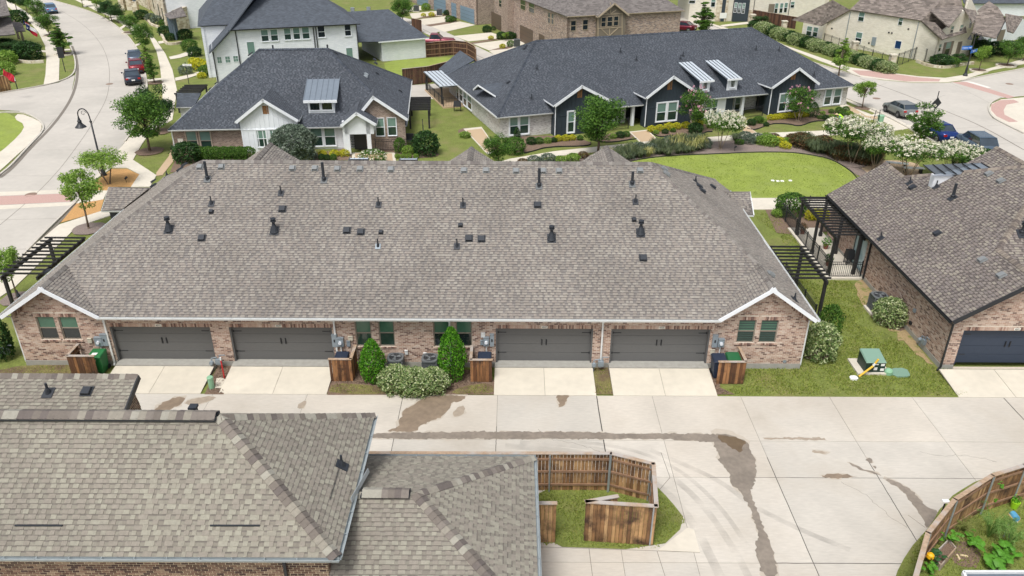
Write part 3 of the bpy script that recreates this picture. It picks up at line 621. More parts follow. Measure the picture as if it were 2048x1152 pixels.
wet = [(Z1([(1155, 1025), (1200, 990), (1260, 930), (1370, 895), (1430, 905), (1395, 950), (1300, 1000), (1240, 1060)]), m_wet), (Z1([(1400, 940), (1530, 900), (1670, 895), (1620, 930), (1480, 965)]), m_wet2),
       ([(591, 814), (598, 806), (613, 799), (614, 808), (603, 819)], m_wet2),
       ([(863, 791), (931, 790), (929, 799), (903, 806), (896, 823), (887, 831), (854, 844), (838, 853), (835, 863), (775, 864), (781, 858), (800, 854), (795, 844), (804, 834), (807, 818), (828, 811), (842, 799)], m_wet),
       ([(903, 832), (912, 815), (930, 812), (928, 828), (915, 834)], m_wet2), ([(1110, 789), (1138, 789), (1135, 799), (1128, 812), (1115, 815), (1118, 804)], m_wet),
       ([(735, 866), (998, 863), (1200, 864), (1222, 868), (1420, 867), (1440, 872), (1436, 884), (1380, 882), (1300, 877), (1204, 878), (998, 878), (735, 878)], m_wetg),
       (Z8([(80, 270), (180, 275), (300, 320), (310, 380), (350, 430), (345, 530), (330, 600), (305, 640), (350, 720), (390, 850), (440, 960), (490, 1160), (390, 1160), (340, 1000), (335, 940), (370, 930), (330, 790), (270, 650), (200, 590), (170, 490), (110, 440), (130, 400), (85, 345)]), m_wetg),
       (Z8([(95, 288), (170, 282), (290, 318), (270, 350), (250, 395), (205, 365), (150, 330)]), m_core), (Z8([(1032, 430), (1050, 422), (1072, 438), (1064, 452), (1040, 446)]), m_wetg), (Z8([(1070, 474), (1086, 470), (1092, 484), (1076, 486)]), m_wetg), (Z8([(1150, 545), (1240, 575), (1330, 640), (1390, 710), (1490, 770), (1440, 850), (1390, 850), (1380, 790), (1290, 680), (1240, 610), (1170, 580)]), m_wetg),
       (Z8([(915, 440), (990, 480), (1070, 510), (1140, 540), (1060, 515), (960, 485)]), m_wetg), (Z8([(740, 540), (800, 515), (970, 530), (940, 545), (820, 548)]), m_wet), (Z8([(690, 375), (740, 375), (810, 395), (720, 395)]), m_wet2), (Z8([(395, 297), (560, 292), (770, 295), (780, 315), (560, 303), (400, 306)]), m_wet2)]
m_seal = M('joint_sealant', srgb(64, 60, 56), .6)
for k, (p, w_) in enumerate((([(3.96, 30.3), (3.96, 22.2)], .045), ([(22.9, 30.3), (22.9, 22)], .04), ([(10.67, 26), (10.67, 12)], .028), ([(14.8, 26), (14.8, 20)], .03), ([(-5.04, 30.3), (-5.04, 26)], .025), ([(-.65, 28), (-.65, 24)], .025), ([(8, YJ[2]), (19, YJ[2])], .02), ([(9, YJ[3]), (16, YJ[3])], .03))):
    q = [lerp(p[0], p[1], t/30) for t in range(31)]; q = [(x+R.uniform(-.006, .006), y+R.uniform(-.006, .006)) for x, y in q]; struct(line(q, w_, m_seal, .0012+.0002*k, 's', px=False).obj('joint_sealant', m_seal))
for k, p in enumerate(([(13.2, 24.5), (13.9, 23.8), (14.3, 22.6), (14.75, 22.0)], [(17.2, 26.4), (18.0, 26.1), (18.9, 26.2), (20.1, 25.8)], [(1.2, 27.8), (1.7, 27.1), (2.6, 26.9), (3.9, 26.2)], [(11.2, 16.8), (12.1, 16.2), (12.6, 15.1), (13.4, 14.6)])):
    q = ragged(p, .03, .12, k+90)[:int(len(ragged(p, .03, .12, k+90))*.55)]; struct(line(q, .014, m_joint, .0033+.0002*k, 'c', px=False).obj('crack', m_joint))
for i, (p, m) in enumerate(wet):
    P = ragged([G2(*q) for q in smooth_poly(p)], .03, .10, i); c = (sum(q[0] for q in P)/len(P), sum(q[1] for q in P)/len(P)); sheet('wet_patch', P, m, .0055 if m is not m_core else .0105, px=False)
    k = min(.12, .35/max(.6, math.dist(P[0], c))); sheet('damp_edge', ragged([(q[0]+(q[0]-c[0])*k*.5, q[1]+(q[1]-c[1])*k) for q in P[::2]], .05, .3, i+50), m_halo, .0015, px=False)
m_tyre = bpy.data.materials.new('tyre_scuff'); m_tyre.use_nodes = True
_n = m_tyre.node_tree; _b = _n.nodes['Principled BSDF']; _b.inputs['Base Color'].default_value = (*srgb(96, 92, 88), 1); _t = _n.nodes.new('ShaderNodeBsdfTransparent'); _m = _n.nodes.new('ShaderNodeMixShader'); _x = _n.nodes.new('ShaderNodeTexNoise'); _x.inputs['Scale'].default_value = .9; _x.inputs['Detail'].default_value = 8
_r = _n.nodes.new('ShaderNodeMapRange'); _r.inputs[1].default_value = .35; _r.inputs[2].default_value = .75; _r.inputs[3].default_value = 0; _r.inputs[4].default_value = .2
_g = _n.nodes.new('ShaderNodeNewGeometry'); _n.links.new(_g.outputs['Position'], _x.inputs[0]); _n.links.new(_x.outputs[0], _r.inputs[0]); _n.links.new(_r.outputs[0], _m.inputs[0]); _n.links.new(_t.outputs[0], _m.inputs[1]); _n.links.new(_b.outputs[0], _m.inputs[2]); _n.links.new(_m.outputs[0], _n.nodes['Material Output'].inputs[0])
for i, (p, w_) in enumerate((([(1040, 885), (1200, 895), (1320, 935), (1400, 1000), (1470, 1100), (1500, 1160)], .28), ([(1060, 880), (1230, 888), (1350, 930), (1440, 1010), (1500, 1100)], .2), ([(1010, 892), (1180, 905), (1300, 955), (1380, 1030), (1440, 1152)], .35), ([(1700, 1100), (1600, 1060), (1500, 1010), (1440, 960), (1300, 900)], .25))):
    o = line(smooth_poly(p, 3, False), w_, m_tyre, .0075+.0006*i, 't').obj('tyre_mark', m_tyre); struct(o)
# driveways of the fourplex, falling to the alley
for k, (a, b) in enumerate(((-19.3, -14.5), (-13.65, -8.62), (-.82, 3.95), (4.75, 9.6))):
    m = (a+b)/2
    dr = MB(); dr.hexa([(a, 30.36, -.05), (b, 30.36, -.05), (b, 32.35, -.05), (a, 32.35, -.05)], [(a, 30.36, -.01), (b, 30.36, -.01), (b, 32.35, .19), (a, 32.35, .19)]); do = struct(dr.obj('driveway', m_joint))
    for x0, x1 in ((a, m-.008), (m+.008, b)):
        s = MB(); s.hexa([(x0, 30.36, -.03), (x1, 30.36, -.03), (x1, 32.35, .15), (x0, 32.35, .15)], [(x0, 30.36, .006), (x1, 30.36, .006), (x1, 32.35, .215), (x0, 32.35, .215)]); s.obj('slab', m_drive, do)
    s = MB(); s.box(a, b, 32.37, 33.2, -.05, .25); s.obj('apron', m_conc, do)
    if k == 3: break
x0 = 20.95
dr = MB(); dr.hexa([(x0, 30.36, -.05), (30, 30.36, -.05), (30, 32.4, -.05), (x0, 32.4, -.05)], [(x0, 30.36, -.01), (30, 30.36, -.01), (30, 32.4, .19), (x0, 32.4, .19)]); do = struct(dr.obj('driveway', m_joint))
for q0, q1 in ((x0-.1, 23.5), (23.52, 26.6)):
    s = MB(); s.hexa([(q0, 30.36, -.03), (q1, 30.36, -.03), (q1, 32.4, .15), (q0, 32.4, .15)], [(q0, 30.36, .006), (q1, 30.36, .006), (q1, 32.4, .215), (q0, 32.4, .215)]); s.obj('slab', m_drive, do)
# beds and yards along the alley
sheet('soil_bed', [(655, 762), (700, 740), (960, 740), (990, 762), (989, 789), (655, 790)], m_mulch, .006)
sheet('thin_lawn', smooth_poly([(655, 789), (665, 765), (760, 772), (800, 789)]), M('thin_grass', srgb(120, 112, 68), .95, var=.35, vscale=14, bump=1, bscale=45, big2=(srgb(104, 86, 66), 1.2, .45, .6)), .010)
m_thin = bpy.data.materials['thin_grass']
sheet('thin_lawn', smooth_poly([(895, 789), (925, 772), (985, 765), (989, 789)]), m_thin, .010)
sheet('thin_lawn', [(1188, 735), (1218, 735), (1226, 789), (1190, 789)], m_thin, .010); sheet('soil_bed', [(436, 731), (468, 731), (447, 789), (409, 789)], m_mulch, .010)
sheet('stone_slab', [(430, 777), (433, 758), (442, 756), (452, 760), (452, 777)], m_drive, .03)
sheet('soil_bed', [(1416, 732), (1440, 735), (1440, 775), (1470, 789), (1432, 789)], m_mulch, .010)
sheet('thin_lawn', smooth_poly([(0, 735), (140, 726), (165, 742), (150, 760), (-20, 760)]), m_thin, .010)
sheet('yard_lawn', smooth_poly([(1060, 965), (1305, 965), (1340, 1000), (1375, 1045), (1316, 1101), (1060, 1092)], 1), m_lawn, .016)
sheet('yard_walk', [(1316, 1101), (1375, 1056), (1388, 1060), (1400, 1105)], m_walk, th=.018)
sheet('corner_yard', ragged(smooth_poly([(1780, 1180), (1800, 1130), (1835, 1080), (1862, 1050), (1885, 1010), (1912, 985), (1960, 958), (2048, 932), (2300, 890), (2300, 1300), (1750, 1300)]), 1, 20), m_lawn, .016)
sheet('bare_soil', ragged(smooth_poly([(1900, 1095), (1930, 1080), (1962, 1105), (1960, 1130), (1925, 1138), (1902, 1120)]), 2, 8), m_mulch, .022)
sheet('bush_bed', smooth_poly([(1606, 700), (1640, 690), (1670, 690), (1668, 712), (1640, 722), (1605, 716)]), m_mulch, .008)
sheet('bush_bed', smooth_poly([(1737, 620), (1790, 630), (1815, 640), (1810, 665), (1775, 655), (1745, 640)]), m_mulch, .008)
sheet('bare_soil', ragged(smooth_poly([(1700, 560), (1735, 560), (1765, 600), (1800, 640), (1838, 690), (1870, 735), (1850, 725), (1810, 690), (1760, 640), (1720, 600)]), 3, 10), M('dry_grass', srgb(164, 142, 104), .95, var=.2, vscale=12, bump=1, bscale=45, big2=(srgb(122, 126, 66), 2, .5, .62)), .007)
# manholes and covers
m_iron = M('iron_cover', srgb(134, 112, 96), .7, var=.2, vscale=20)
for px, py, r in ((62, 389, .42), (219, 168, .4), (19, 320, .3), (1753, 197, .42), (2019, 168, .42), (243, 311, .3)):
    g_ = G(px, py); mb = MB(); mb.lathe((g_[0], g_[1], 0), [(r, .005), (r, .014), (r*.9, .016), (r*.86, .012)], 24); struct(mb.obj('manhole_cover', m_iron))
jn = MB()                                    # street joints
def js(pts, w=.025):
    o = line(pts, w, m_joint, .0105, 'x'); k = len(jn.v); jn.v += o.v; jn.f += [tuple(i+k for i in f) for f in o.f]
js(smooth_poly([(120, 20), (170, 50), (205, 90), (219, 130), (219, 168), (213, 200), (190, 240), (160, 285), (115, 345), (60, 400), (0, 450)], 2, False), .04)
for a, b in (((152, 113), (281, 108)), ((120, 60), (262, 78)), ((150, 175), (293, 172)), ((118, 227), (285, 222)), ((65, 300), (250, 300)), ((0, 352), (190, 352)), ((0, 440), (120, 437)), ((0, 500), (60, 498)), ((100, 38), (205, 34)), ((60, 12), (150, 12))): js([a, b])
js(smooth_poly([(1720, 157), (1800, 185), (1880, 218), (1960, 250), (2048, 300)], 2, False), .12)
for a, b in (((1715, 190), (1775, 165)), ((1790, 232), (1890, 190)), ((1860, 262), (2000, 250)), ((1900, 165), (1985, 209)), ((1960, 290), (2048, 285))): js([a, b])
js([(845, 58), (905, 88), (970, 118)], .12); js(smooth_poly([(0, 356), (24, 338), (63, 294), (96, 262), (123, 229), (146, 192), (156, 152), (154, 118), (144, 92)], 2, False), .3); js(smooth_poly([(83, 480), (153, 409), (178, 373)], 1, False), .2)
o = jn.obj('street_joints', m_joint, kind='stuff')
# ================================================================ main brick fourplex
def text_obj(name, txt, W, u, z, n, size, mat, parent, depth=.006):
    c = bpy.data.curves.new(name, 'FONT'); c.body = txt; c.size = size; c.extrude = depth; c.align_x = 'CENTER'; c.align_y = 'CENTER'
    o = bpy.data.objects.new(name, c); COL.objects.link(o); bpy.context.view_layer.update()
    me = bpy.data.meshes.new_from_object(o); bpy.data.objects.remove(o); o = bpy.data.objects.new(name, me); COL.objects.link(o); me.materials.append(mat)
    o.parent = parent; o.location = Vector(W.pt(u, n, z))-wloc(parent); o.rotation_euler = (math.pi/2, 0, W.a); return o
YF = 32.75; YE = 32.30; ZE = 3.0
XL, XR = -24.1, 14.4; W1 = Wall((0, YF), 0)
RL, RR, RY, RZ = -16.35, 7.3, 40.08, 8.05
GW = 2.35; gxl, gxr = XL+GW, XR-GW
zl = ZE+(RZ-ZE)/(RL-XL)*GW; zr = ZE+(RZ-ZE)/(XR-RR)*GW; pf = (RZ-ZE)/(RY-YE)
yvl, yvr = YE+(zl-ZE)/pf, YE+(zr-ZE)/pf; YB = 49.7
H = thing('brick_fourplex', 'long brick fourplex with four grey garage doors under one wide brown roof', 'house', (-4.8, YF, 0))
wxl, wxr = XL+2*GW, XR-2*GW                 # inner ends of the two gables
front = [(wxl, YE, ZE), (wxr, YE, ZE), (gxr, yvr, zr), (RR, RY, RZ), (RL, RY, RZ), (gxl, yvl, zl)]
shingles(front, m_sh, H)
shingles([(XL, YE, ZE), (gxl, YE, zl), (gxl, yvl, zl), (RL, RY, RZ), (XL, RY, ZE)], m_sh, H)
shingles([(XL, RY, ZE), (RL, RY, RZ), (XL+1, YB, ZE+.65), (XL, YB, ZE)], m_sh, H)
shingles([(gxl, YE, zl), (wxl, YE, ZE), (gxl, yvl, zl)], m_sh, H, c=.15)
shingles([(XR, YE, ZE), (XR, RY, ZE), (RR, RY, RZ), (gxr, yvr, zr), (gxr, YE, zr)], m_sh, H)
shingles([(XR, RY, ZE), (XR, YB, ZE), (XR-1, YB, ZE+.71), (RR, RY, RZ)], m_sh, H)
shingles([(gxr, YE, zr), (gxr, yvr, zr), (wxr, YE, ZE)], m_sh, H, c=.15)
bk = MB(); bk.slab([(RL, RY, RZ), (XL+1, YB, ZE+.65), (XR-1, YB, ZE+.71), (RR, RY, RZ)], .14); bk.obj('rear_roof_slope', m_under, H)
caps((RL, RY, RZ+.02), (RR, RY, RZ+.02), m_sh, H, drop=.10)
for a, b in (((gxl, YE, zl+.02), (gxl, yvl, zl+.02)), ((gxl, yvl, zl+.02), (RL, RY, RZ+.02)), ((gxr, YE, zr+.02), (gxr, yvr, zr+.02)), ((gxr, yvr, zr+.02), (RR, RY, RZ+.02)),
             ((XL+1, YB, ZE+.67), (RL, RY, RZ+.02)), ((XR-1, YB, ZE+.73), (RR, RY, RZ+.02))): caps(a, b, m_sh, H, drop=.09, w=.15)
# rear cross gables and shed dormers that show above the ridge
def rear_gable(xc, ytip, ztip, hw, mat=m_sh, par=H):
    p = .66; y0 = RY+.3
    shingles([(xc, y0, ztip), (xc, ytip, ztip), (xc-hw, ytip, ztip-p*hw), (xc-hw, y0+2.2, ztip-p*hw)], mat, par)
    shingles([(xc, y0, ztip), (xc, ytip, ztip), (xc+hw, ytip, ztip-p*hw), (xc+hw, y0+2.2, ztip-p*hw)], mat, par)
    caps((xc, y0, ztip+.02), (xc, ytip, ztip+.02), mat, par)
for px, py in ((541, 286), (943, 294), (1213, 292)):
    g = G(px, py, 7.1); rear_gable(g[0], g[1], 7.1, 2.9)
m_seam = M('standing_seam_grey', srgb(128, 138, 148), .45, .3, var=.05)
def metal_roof(P, nseam, mat, parent, name='metal_roof', seam=None):
    """P: 4 pts, eave a,b then ridge c,d; flat pans with raised seams as parts"""
    a, b, c, d = [Vector(p) for p in P]; mb = MB(); mb.slab([a, b, c, d], .06); o = mb.obj(name, mat, parent)
    for i in range(nseam+1):
        t = i/nseam; s = MB(); s.beam(a.lerp(b, t)+Vector((0, 0, .05)), d.lerp(c, t)+Vector((0, 0, .05)), .035, .05); s.obj('seam', seam or mat, o)
    return o
for x0, x1, y in ((692, 739, 323), (793, 837, 324)):
    a = G(x0, 330, 6.6); b = G(x1, 330, 6.6); c = G(x1-3, y-7, 7.35); d = G(x0+8, y-7, 7.35); metal_roof([a, b, c, d], 4, m_seam, H, 'dormer_roof')
    dm = MB(); dm.prism([(a[0]+.1, a[1]+.1), (b[0]-.1, b[1]+.1), (c[0]-.1, c[1]-.1), (d[0]+.1, d[1]-.1)], 4, 6.5); dm.obj('dormer_wall', m_white, H)
# side bays left and right
m_sidedark = M('siding_charcoal', srgb(64, 68, 74), .7, var=.06)
def side_bay(pts, zr_, ze_, wall):
    """pts: ridge outer, ridge inner, eave inner, eave outer in pixels"""
    ro, ri = G(*pts[0], zr_), G(*pts[1], zr_); eo, ei = G(*pts[3], ze_), G(*pts[2], ze_)
    shingles([eo, ei, ri, ro], m_sh, H)
    q = 2*ro[1]-eo[1]; s2 = MB(); s2.slab([(eo[0], q, ze_), (ei[0], q, ze_), ri, ro], .12); s2.obj('bay_roof', m_under, H)
    rake(eo, ro, m_gutter, H, .06, .16); gutter(eo, ei, m_gutter, H)
    b = MB(); k = .3 if eo[0] < ei[0] else -.3; xa, xb = eo[0]+k, ei[0]+k*2; b.prism([(xa, eo[1]+.3), (xb, eo[1]+.3), (xb, q-.3), (xa, q-.3)], 0, ze_-.1); b.obj('bay_wall', wall, H)
side_bay([(218, 374), (300, 375), (242, 421), (203, 421)], 4.0, 2.9, m_sidedark)
side_bay([(1500, 383), (1420, 383), (1467, 429), (1508, 430)], 3.7, 2.7, m_sidedark)
# walls
D = [(-19.34, -14.5), (-13.6, -8.65), (-.78, 3.92), (4.78, 9.56)]; ZD = 2.2
wins = [pxr(W1, *r) for r in ((68, 633, 106, 677), (114, 633, 152, 677), (711, 640, 743, 693), (758, 640, 789, 693), (867, 640, 900, 694), (912, 640, 944, 694), (1487, 638, 1513, 681), (1528, 638, 1554, 681))]
for r in (0, 1): wins[r] = (-22.75+r*1.07, -21.88+r*1.07, 1.45, 2.72)
wins[6] = (10.85, 11.7, 1.45, 2.72); wins[7] = (11.92, 12.77, 1.45, 2.72)
holes = [(a, b, 0, ZD) for a, b in D]+[tuple(w) for w in wins]
x0w, x1w = XL+.25, XR-.25
wall_panel(W1, x0w, x1w, 0, 2.9, holes, m_mortar, H, t=.22)
for gx, zt, a, b in ((gxl, zl-.22, x0w, wxl), (gxr, zr-.22, wxr, x1w)):
    g = MB(); g.quad(W1.pt(a, 0, 2.9), W1.pt(b, 0, 2.9), W1.pt(gx, 0, zt)); g.obj('gable_wall', m_mortar, H)
SC = [(a-.12, b+.12, ZD, ZD+.2) for a, b in D]+[(w[0]-.06, w[1]+.06, w[3], w[3]+.19) for w in (wins[0], wins[1], wins[6], wins[7])]+[(w[0]-.06, w[1]+.06, w[2]-.09, w[2]) for w in wins]
bricks(W1, x0w, wxl, .28, 2.9, holes+SC, m_brick, H, gable=(gxl, zl-.22))
bricks(W1, wxl+.011, wxr, .28, 2.9, holes+SC, m_brick, H)
bricks(W1, wxr+.011, x1w, .28, 2.9, holes+SC, m_brick, H, gable=(gxr, zr-.22))
for a, b, c, d in SC: soldier(W1, a, b, c, d-.01, m_brick, H, pr=.016 if d-c > .1 else .05)
for gx, zt, a, b, sg in ((gxl, zl-.1, x0w, wxl, 1), (gxr, zr-.1, wxr, x1w, 1)):   # header course that follows the rake
    mb = MB()
    for s in (-1, 1):
        e = a if s < 0 else b; n = int(math.hypot(gx-e, zt-2.9)/.078)
        for i in range(n):
            t = i/n; u = e+(gx-e)*t; z = 2.78+(zt-2.78)*t; k = (gx-e)/n; kz = (zt-2.78)/n; dn = .2; p = R.uniform(.012, .02)
            P = [(u, z), (u+k*.86, z+kz*.86), (u+k*.86+dn*.25*(1 if s > 0 else -1)*-1, z+kz*.86-dn), (u-dn*.25*(1 if s > 0 else -1), z-dn)]
            P = [(u, z), (u+k*.86, z+kz*.86), (u+k*.86, z+kz*.86-dn), (u, z-dn)]
            i0 = len(mb.v)
            for q in P: mb.v.append(W1.pt(q[0], 0, q[1]))
            for q in P: mb.v.append(W1.pt(q[0], p, q[1]))
            mb.f += [(i0+4, i0+5, i0+6, i0+7), (i0, i0+1, i0+5, i0+4), (i0+3, i0+7, i0+6, i0+2), (i0, i0+4, i0+7, i0+3), (i0+1, i0+2, i0+6, i0+5)]
    mb.obj('rake_header_course', m_brick, H, kind='stuff')
fd = MB()
ed = [x0w-.03]+[q for d in D for q in (d[0], d[1])]+[x1w+.03]
for a, b in zip(ed[0::2], ed[1::2]): fd = MB(); fd.wbox(W1, a, b, -.2, .03, -.1, .27); fd.obj('foundation', m_conc, H)
bw_ = MB(); bw_.box(x0w, x0w+.2, YF+.21, YB-.5, 0, 2.9); bw_.box(x1w-.2, x1w, YF+.21, YB-.5, 0, 2.9); bw_.box(x0w, x1w, YB-.5, YB-.3, 0, 2.9)
bw_.obj('side_and_rear_wall', brickmat('brick_far_tex', BR, srgb(196, 186, 172)), H, uv=True)
# garage doors
def garage_door(W, a, b, z1, parent, mat=m_door, jamb=m_doorjamb, z0=.25, rec=.2, hw=m_dark):
    mb = MB(); n = 4; hh = (z1-z0)/n
    g = thing_part = MB(); g.wbox(W, a, b, -rec-.06, -rec-.031, z0, z1); gd = g.obj('garage_door', mat, parent)
    for k in range(n):
        q = MB(); q.wbox(W, a+.08, b-.08, -rec-.03, -rec, z0+k*hh+.006, z0+(k+1)*hh-.006); q.obj('door_panel', mat, gd)
    j = MB(); j.wbox(W, a+.001, a+.08, -rec-.03, -.03, z0, z1); j.wbox(W, b-.08, b-.001, -rec-.03, -.03, z0, z1); j.wbox(W, a+.08, b-.08, -rec-.02, -rec+.03, z1-.05, z1-.001); j.obj('door_jamb', jamb, parent)
    m = (a+b)/2
    for s in (-1, 1):
        h = MB(); h.tube(W.pt(m+s*.11, -rec+.04, z0+.95), W.pt(m+s*.11, -rec+.04, z0+1.2), .022, n=6); h.wbox(W, m+s*.11-.03, m+s*.11+.03, -rec, -rec+.03, z0+.92, z0+1.23); h.obj('handle', hw, gd)
        for z in (z0+.48, z0+1.62):
            e = a+.1 if s < 0 else b-.1
            h = MB(); h.wbox(W, min(e, e-s*.42), max(e, e-s*.42), -rec+.001, -rec+.012, z-.02, z+.02); h.wbox(W, min(e, e-s*.06), max(e, e-s*.06), -rec+.001, -rec+.018, z-.05, z+.05); h.obj('hinge_strap', hw, gd)
    return gd
m_plq = M('number_stone', srgb(232, 228, 216), .8)
for (a, b), num, px in zip(D, ('4511', '4509', '4507', '4505'), (317, 557, 1089, 1324)):
    garage_door(W1, a, b, ZD, H)
    u, z = W1.px(px, 650.5); q = MB(); q.wbox(W1, u-.15, u+.15, 0, .035, ZD+.025, ZD+.155); pl = q.obj('number_plaque', m_plq, H)
    text_obj('house_number', num, W1, u, ZD+.09, .038, .12, m_dark, pl)
for i, r in enumerate(wins):
    if i < 6: window(W1, r, H, n=-.1, upper=m_blind, lower=m_glass if i in (2, 3) else m_glassd)
    else:
        fr = window(W1, r, H, n=-.1, upper=m_blind, lower=m_glass, fm=m_frame)
        for k in range(9):
            z = r[2]+.1+(r[3]-r[2]-.2)*k/8; q = MB(); q.wbox(W1, r[0]+.04, r[1]-.04, -.085, -.08, z-.03, z+.03); q.obj('blind_slat', M('blind_band', srgb(40, 66, 62), .3) if k == 0 and i == 6 else bpy.data.materials['blind_band'], fr)
# eaves, gutters, downspouts
for p, q in (((XL, YE, ZE), (gxl, YE, zl)), ((wxl, YE, ZE), (gxl, YE, zl)), ((wxr, YE, ZE), (gxr, YE, zr)), ((XR, YE, ZE), (gxr, YE, zr))):
    rake((p[0], p[1]-.03, p[2]+.0), (q[0]+(q[0]-p[0])*.03, q[1]-.03-(.004 if p[0] > q[0] else 0), q[2]+(q[2]-p[2])*.03), m_white, H, .05, .18)
sf = MB(); sf.box(wxl, wxr, YE+.02, YF-.012, 2.84, 2.9); sf.obj('soffit', m_white, H)
gutter((wxl-.1, YE-.07, ZE-.02), (wxr+.1, YE-.07, ZE-.02), m_gutter, H)
for x in (XL-.07, XR+.07): gutter((x, YE, ZE-.02), (x, YB, ZE-.02), m_gutter, H)
for x in (-19.48, -8.5, -2.98, 4.35): downspout([(x, YE-.05, ZE-.1), (x, YF-.05, 2.72), (x, YF-.05, .25), (x, YF-.2, .12)], m_gutter, H)
for x in (x0w-.05, x1w+.05): downspout([(x, YE+.2, ZE-.1), (x, YF+.1, 2.7), (x, YF+.1, .15)], m_gutter, H)
# roof furniture
nF = (0, -pf, 1); PF = (0, YE, ZE+.02)
for px, py in ((415, 359), (648, 361), (1078, 373), (1264, 369)): p = roof_pt(PF, nF, px, py); vent_pipe(p, nF, H, h=.98 if px != 1264 else .7, r=.075, base=.17, name='flue_pipe', boot=m_bootg)
for px, py in ((423, 408), (562, 387), (757, 410), (926, 411), (1271, 404), (914, 493)): vent_pipe(roof_pt(PF, nF, px, py), nF, H, h=.42, r=.035, base=.15)
vent_pipe(roof_pt(PF, nF, 756, 493), nF, H, h=.42, r=.035, base=.13, boot=m_metalbox)
for px, py in ((423, 424), (762, 465), (921, 451), (1268, 440)): vent_box(roof_pt(PF, nF, px, py), nF, H, m_plastic, .2, .2, .12, 'exhaust_vent')
for px, py in ((338, 459), (549, 462), (1103, 477), (1281, 466)):
    p = roof_pt(PF, nF, px, py); o = vent_pipe(p, nF, H, h=.62, r=.075, base=.22, name='flue_pipe', captop=True)
    c = MB(); c.lathe(tuple(p), [(.24, -.04), (.2, .05), (.1, .32), (.09, .36)], 12); c.obj('storm_cone', m_plastic, o)
for px, py in ((404, 476), (565, 418), (694, 461), (722, 464), (938, 477), (963, 478), (1075, 410), (1286, 516)): vent_box(roof_pt(PF, nF, px, py), nF, H, m_plastic)
for px, py in ((400, 334), (443, 334), (585, 337), (630, 337), (675, 338), (720, 338), (782, 339), (928, 341), (972, 341), (1032, 342), (1086, 342), (1118, 342), (1280, 341)): vent_box(roof_pt(PF, nF, px, py), nF, H, m_ventg, .28, .3, name='ridge_vent')
nR = ((RZ-ZE)/(XR-RR), 0, 1); PR = (XR, YE, ZE+.02); nL = (-(RZ-ZE)/(RL-XL), 0, 1); PL = (XL, YE, ZE+.02)
for px, py in ((1328, 339), (1332, 348), (1541, 549)): vent_box(roof_pt(PR, nR, px, py), nR, H, m_ventg, name='ridge_vent')
for px, py in ((1398, 373), (1404, 382), (1425, 374)): vent_box(roof_pt(PR, nR, px, py), nR, H, m_plastic)
for px, py in ((1391, 363), (1589, 599)): vent_pipe(roof_pt(PR, nR, px, py), nR, H, h=.35, r=.035)
for px, py in ((370, 331), (361, 340), (308, 363), (308, 372)): vent_box(roof_pt(PL, nL, px, py), nL, H, m_plastic)
vent_box(roof_pt(PL, nL, 97, 544), nL, H, m_plastic)
for px, py in ((334, 352), (37, 592)): vent_pipe(roof_pt(PL, nL, px, py), nL, H, h=.35, r=.035)
# ================================================================ near brown house (lower left), its garage wing, and the right-hand house
def hiproof_plain(*polys, mat, par, **k):
    for p in polys: shingles(p, mat, par, **k)
# --- two-storey house, lower left
HA = thing('brick_house', 'nearest brick house with broad brown hip roof, lower left', 'house', (-14, 19, 0))
ax, ay0, ay1, az = -4.8, G(300, 1113, 4.7)[1], 22.5, 4.7
rx, ry, rz = -8.62, 19.03, 7.18; LX = -32
shingles([(LX, ay0, az), (ax, ay0, az), (rx, ry, rz), (LX, ry, rz)], m_shn, HA, single=300, near=(-7, 12, 12))
shingles([(ax, ay0, az), (ax, ay1, az), (rx, ry, rz)], m_shn, HA)
shingles([(LX, ay1, az), (LX, ry, rz), (rx, ry, rz), (ax, ay1, az)], m_shn, HA)
caps((ax, ay0, az+.02), (rx, ry, rz+.03), m_shn, HA, e=.2, w=.2, drop=.09, single=True)
caps((ax, ay1, az+.02), (rx, ry, rz+.03), m_shn, HA, e=.2, w=.18, drop=.09, single=True)
rvb = MB(); rvb.beam((LX, ry, rz+.05), (rx-.1, ry, rz+.05), .44, .09); rvb.obj('ridge_vent', m_plastic, HA)
caps((-19, ry, rz+.12), (rx-.15, ry, rz+.12), m_shn, HA, e=.22, w=.24, drop=.09, single=True)
for x0, x1, py in ((30, 125, 1052), (420, 520, 1052)):
    p = roof_pt((0, ay0, az+.02), (0, -(rz-az)/(ry-ay0), 1), x0, py); q = roof_pt((0, ay0, az+.02), (0, -(rz-az)/(ry-ay0), 1), x1, py); mb = MB(); mb.beam(p+Vector((0, 0, .035)), q+Vector((0, 0, .035)), .04, .03); mb.obj('slot_vent', m_plastic, HA)
WA = Wall((LX, ay0+.42), 0); wz = az-.28
wall_panel(WA, .1, ax-.42-LX, 0, wz, [], m_mortard, HA)
bricks(WA, 12, ax-.42-LX, .02, wz, [], m_brickd, HA, single=300)
WB = Wall((ax-.4, ay0+.42), 90); L_ = ay1-ay0-.84
wall_panel(WB, .2, L_, 0, wz, [], m_mortard, HA); bricks(WB, 0, L_, .02, wz, [], m_brickd, HA)
rb = MB(); rb.box(LX, ax-.61, ay1-.6, ay1-.42, 0, wz); rb.obj('rear_wall', m_mortard, HA)
so = MB(); so.box(LX, ax-.05, ay0+.05, ay0+.4, wz+.02, wz+.05); so.box(ax-.39, ax-.05, ay0+.42, ay1-.1, wz+.021, wz+.051); so.obj('soffit', m_white, HA, kind='stuff')
gutter((LX, ay0-.06, az+.0), (ax+.06, ay0-.06, az+.0), m_gutterg, HA); gutter((ax+.07, ay0, az), (ax+.07, ay1, az), m_gutterg, HA)
dx = WA.px(572, 1135)[0]+LX; downspout([(dx, ay0+.05, az-.12), (dx, ay0+.37, az-.4), (dx, ay0+.37, .1)], m_dark, HA)
nE = ((rz-az)/(ax-rx), 0, 1)
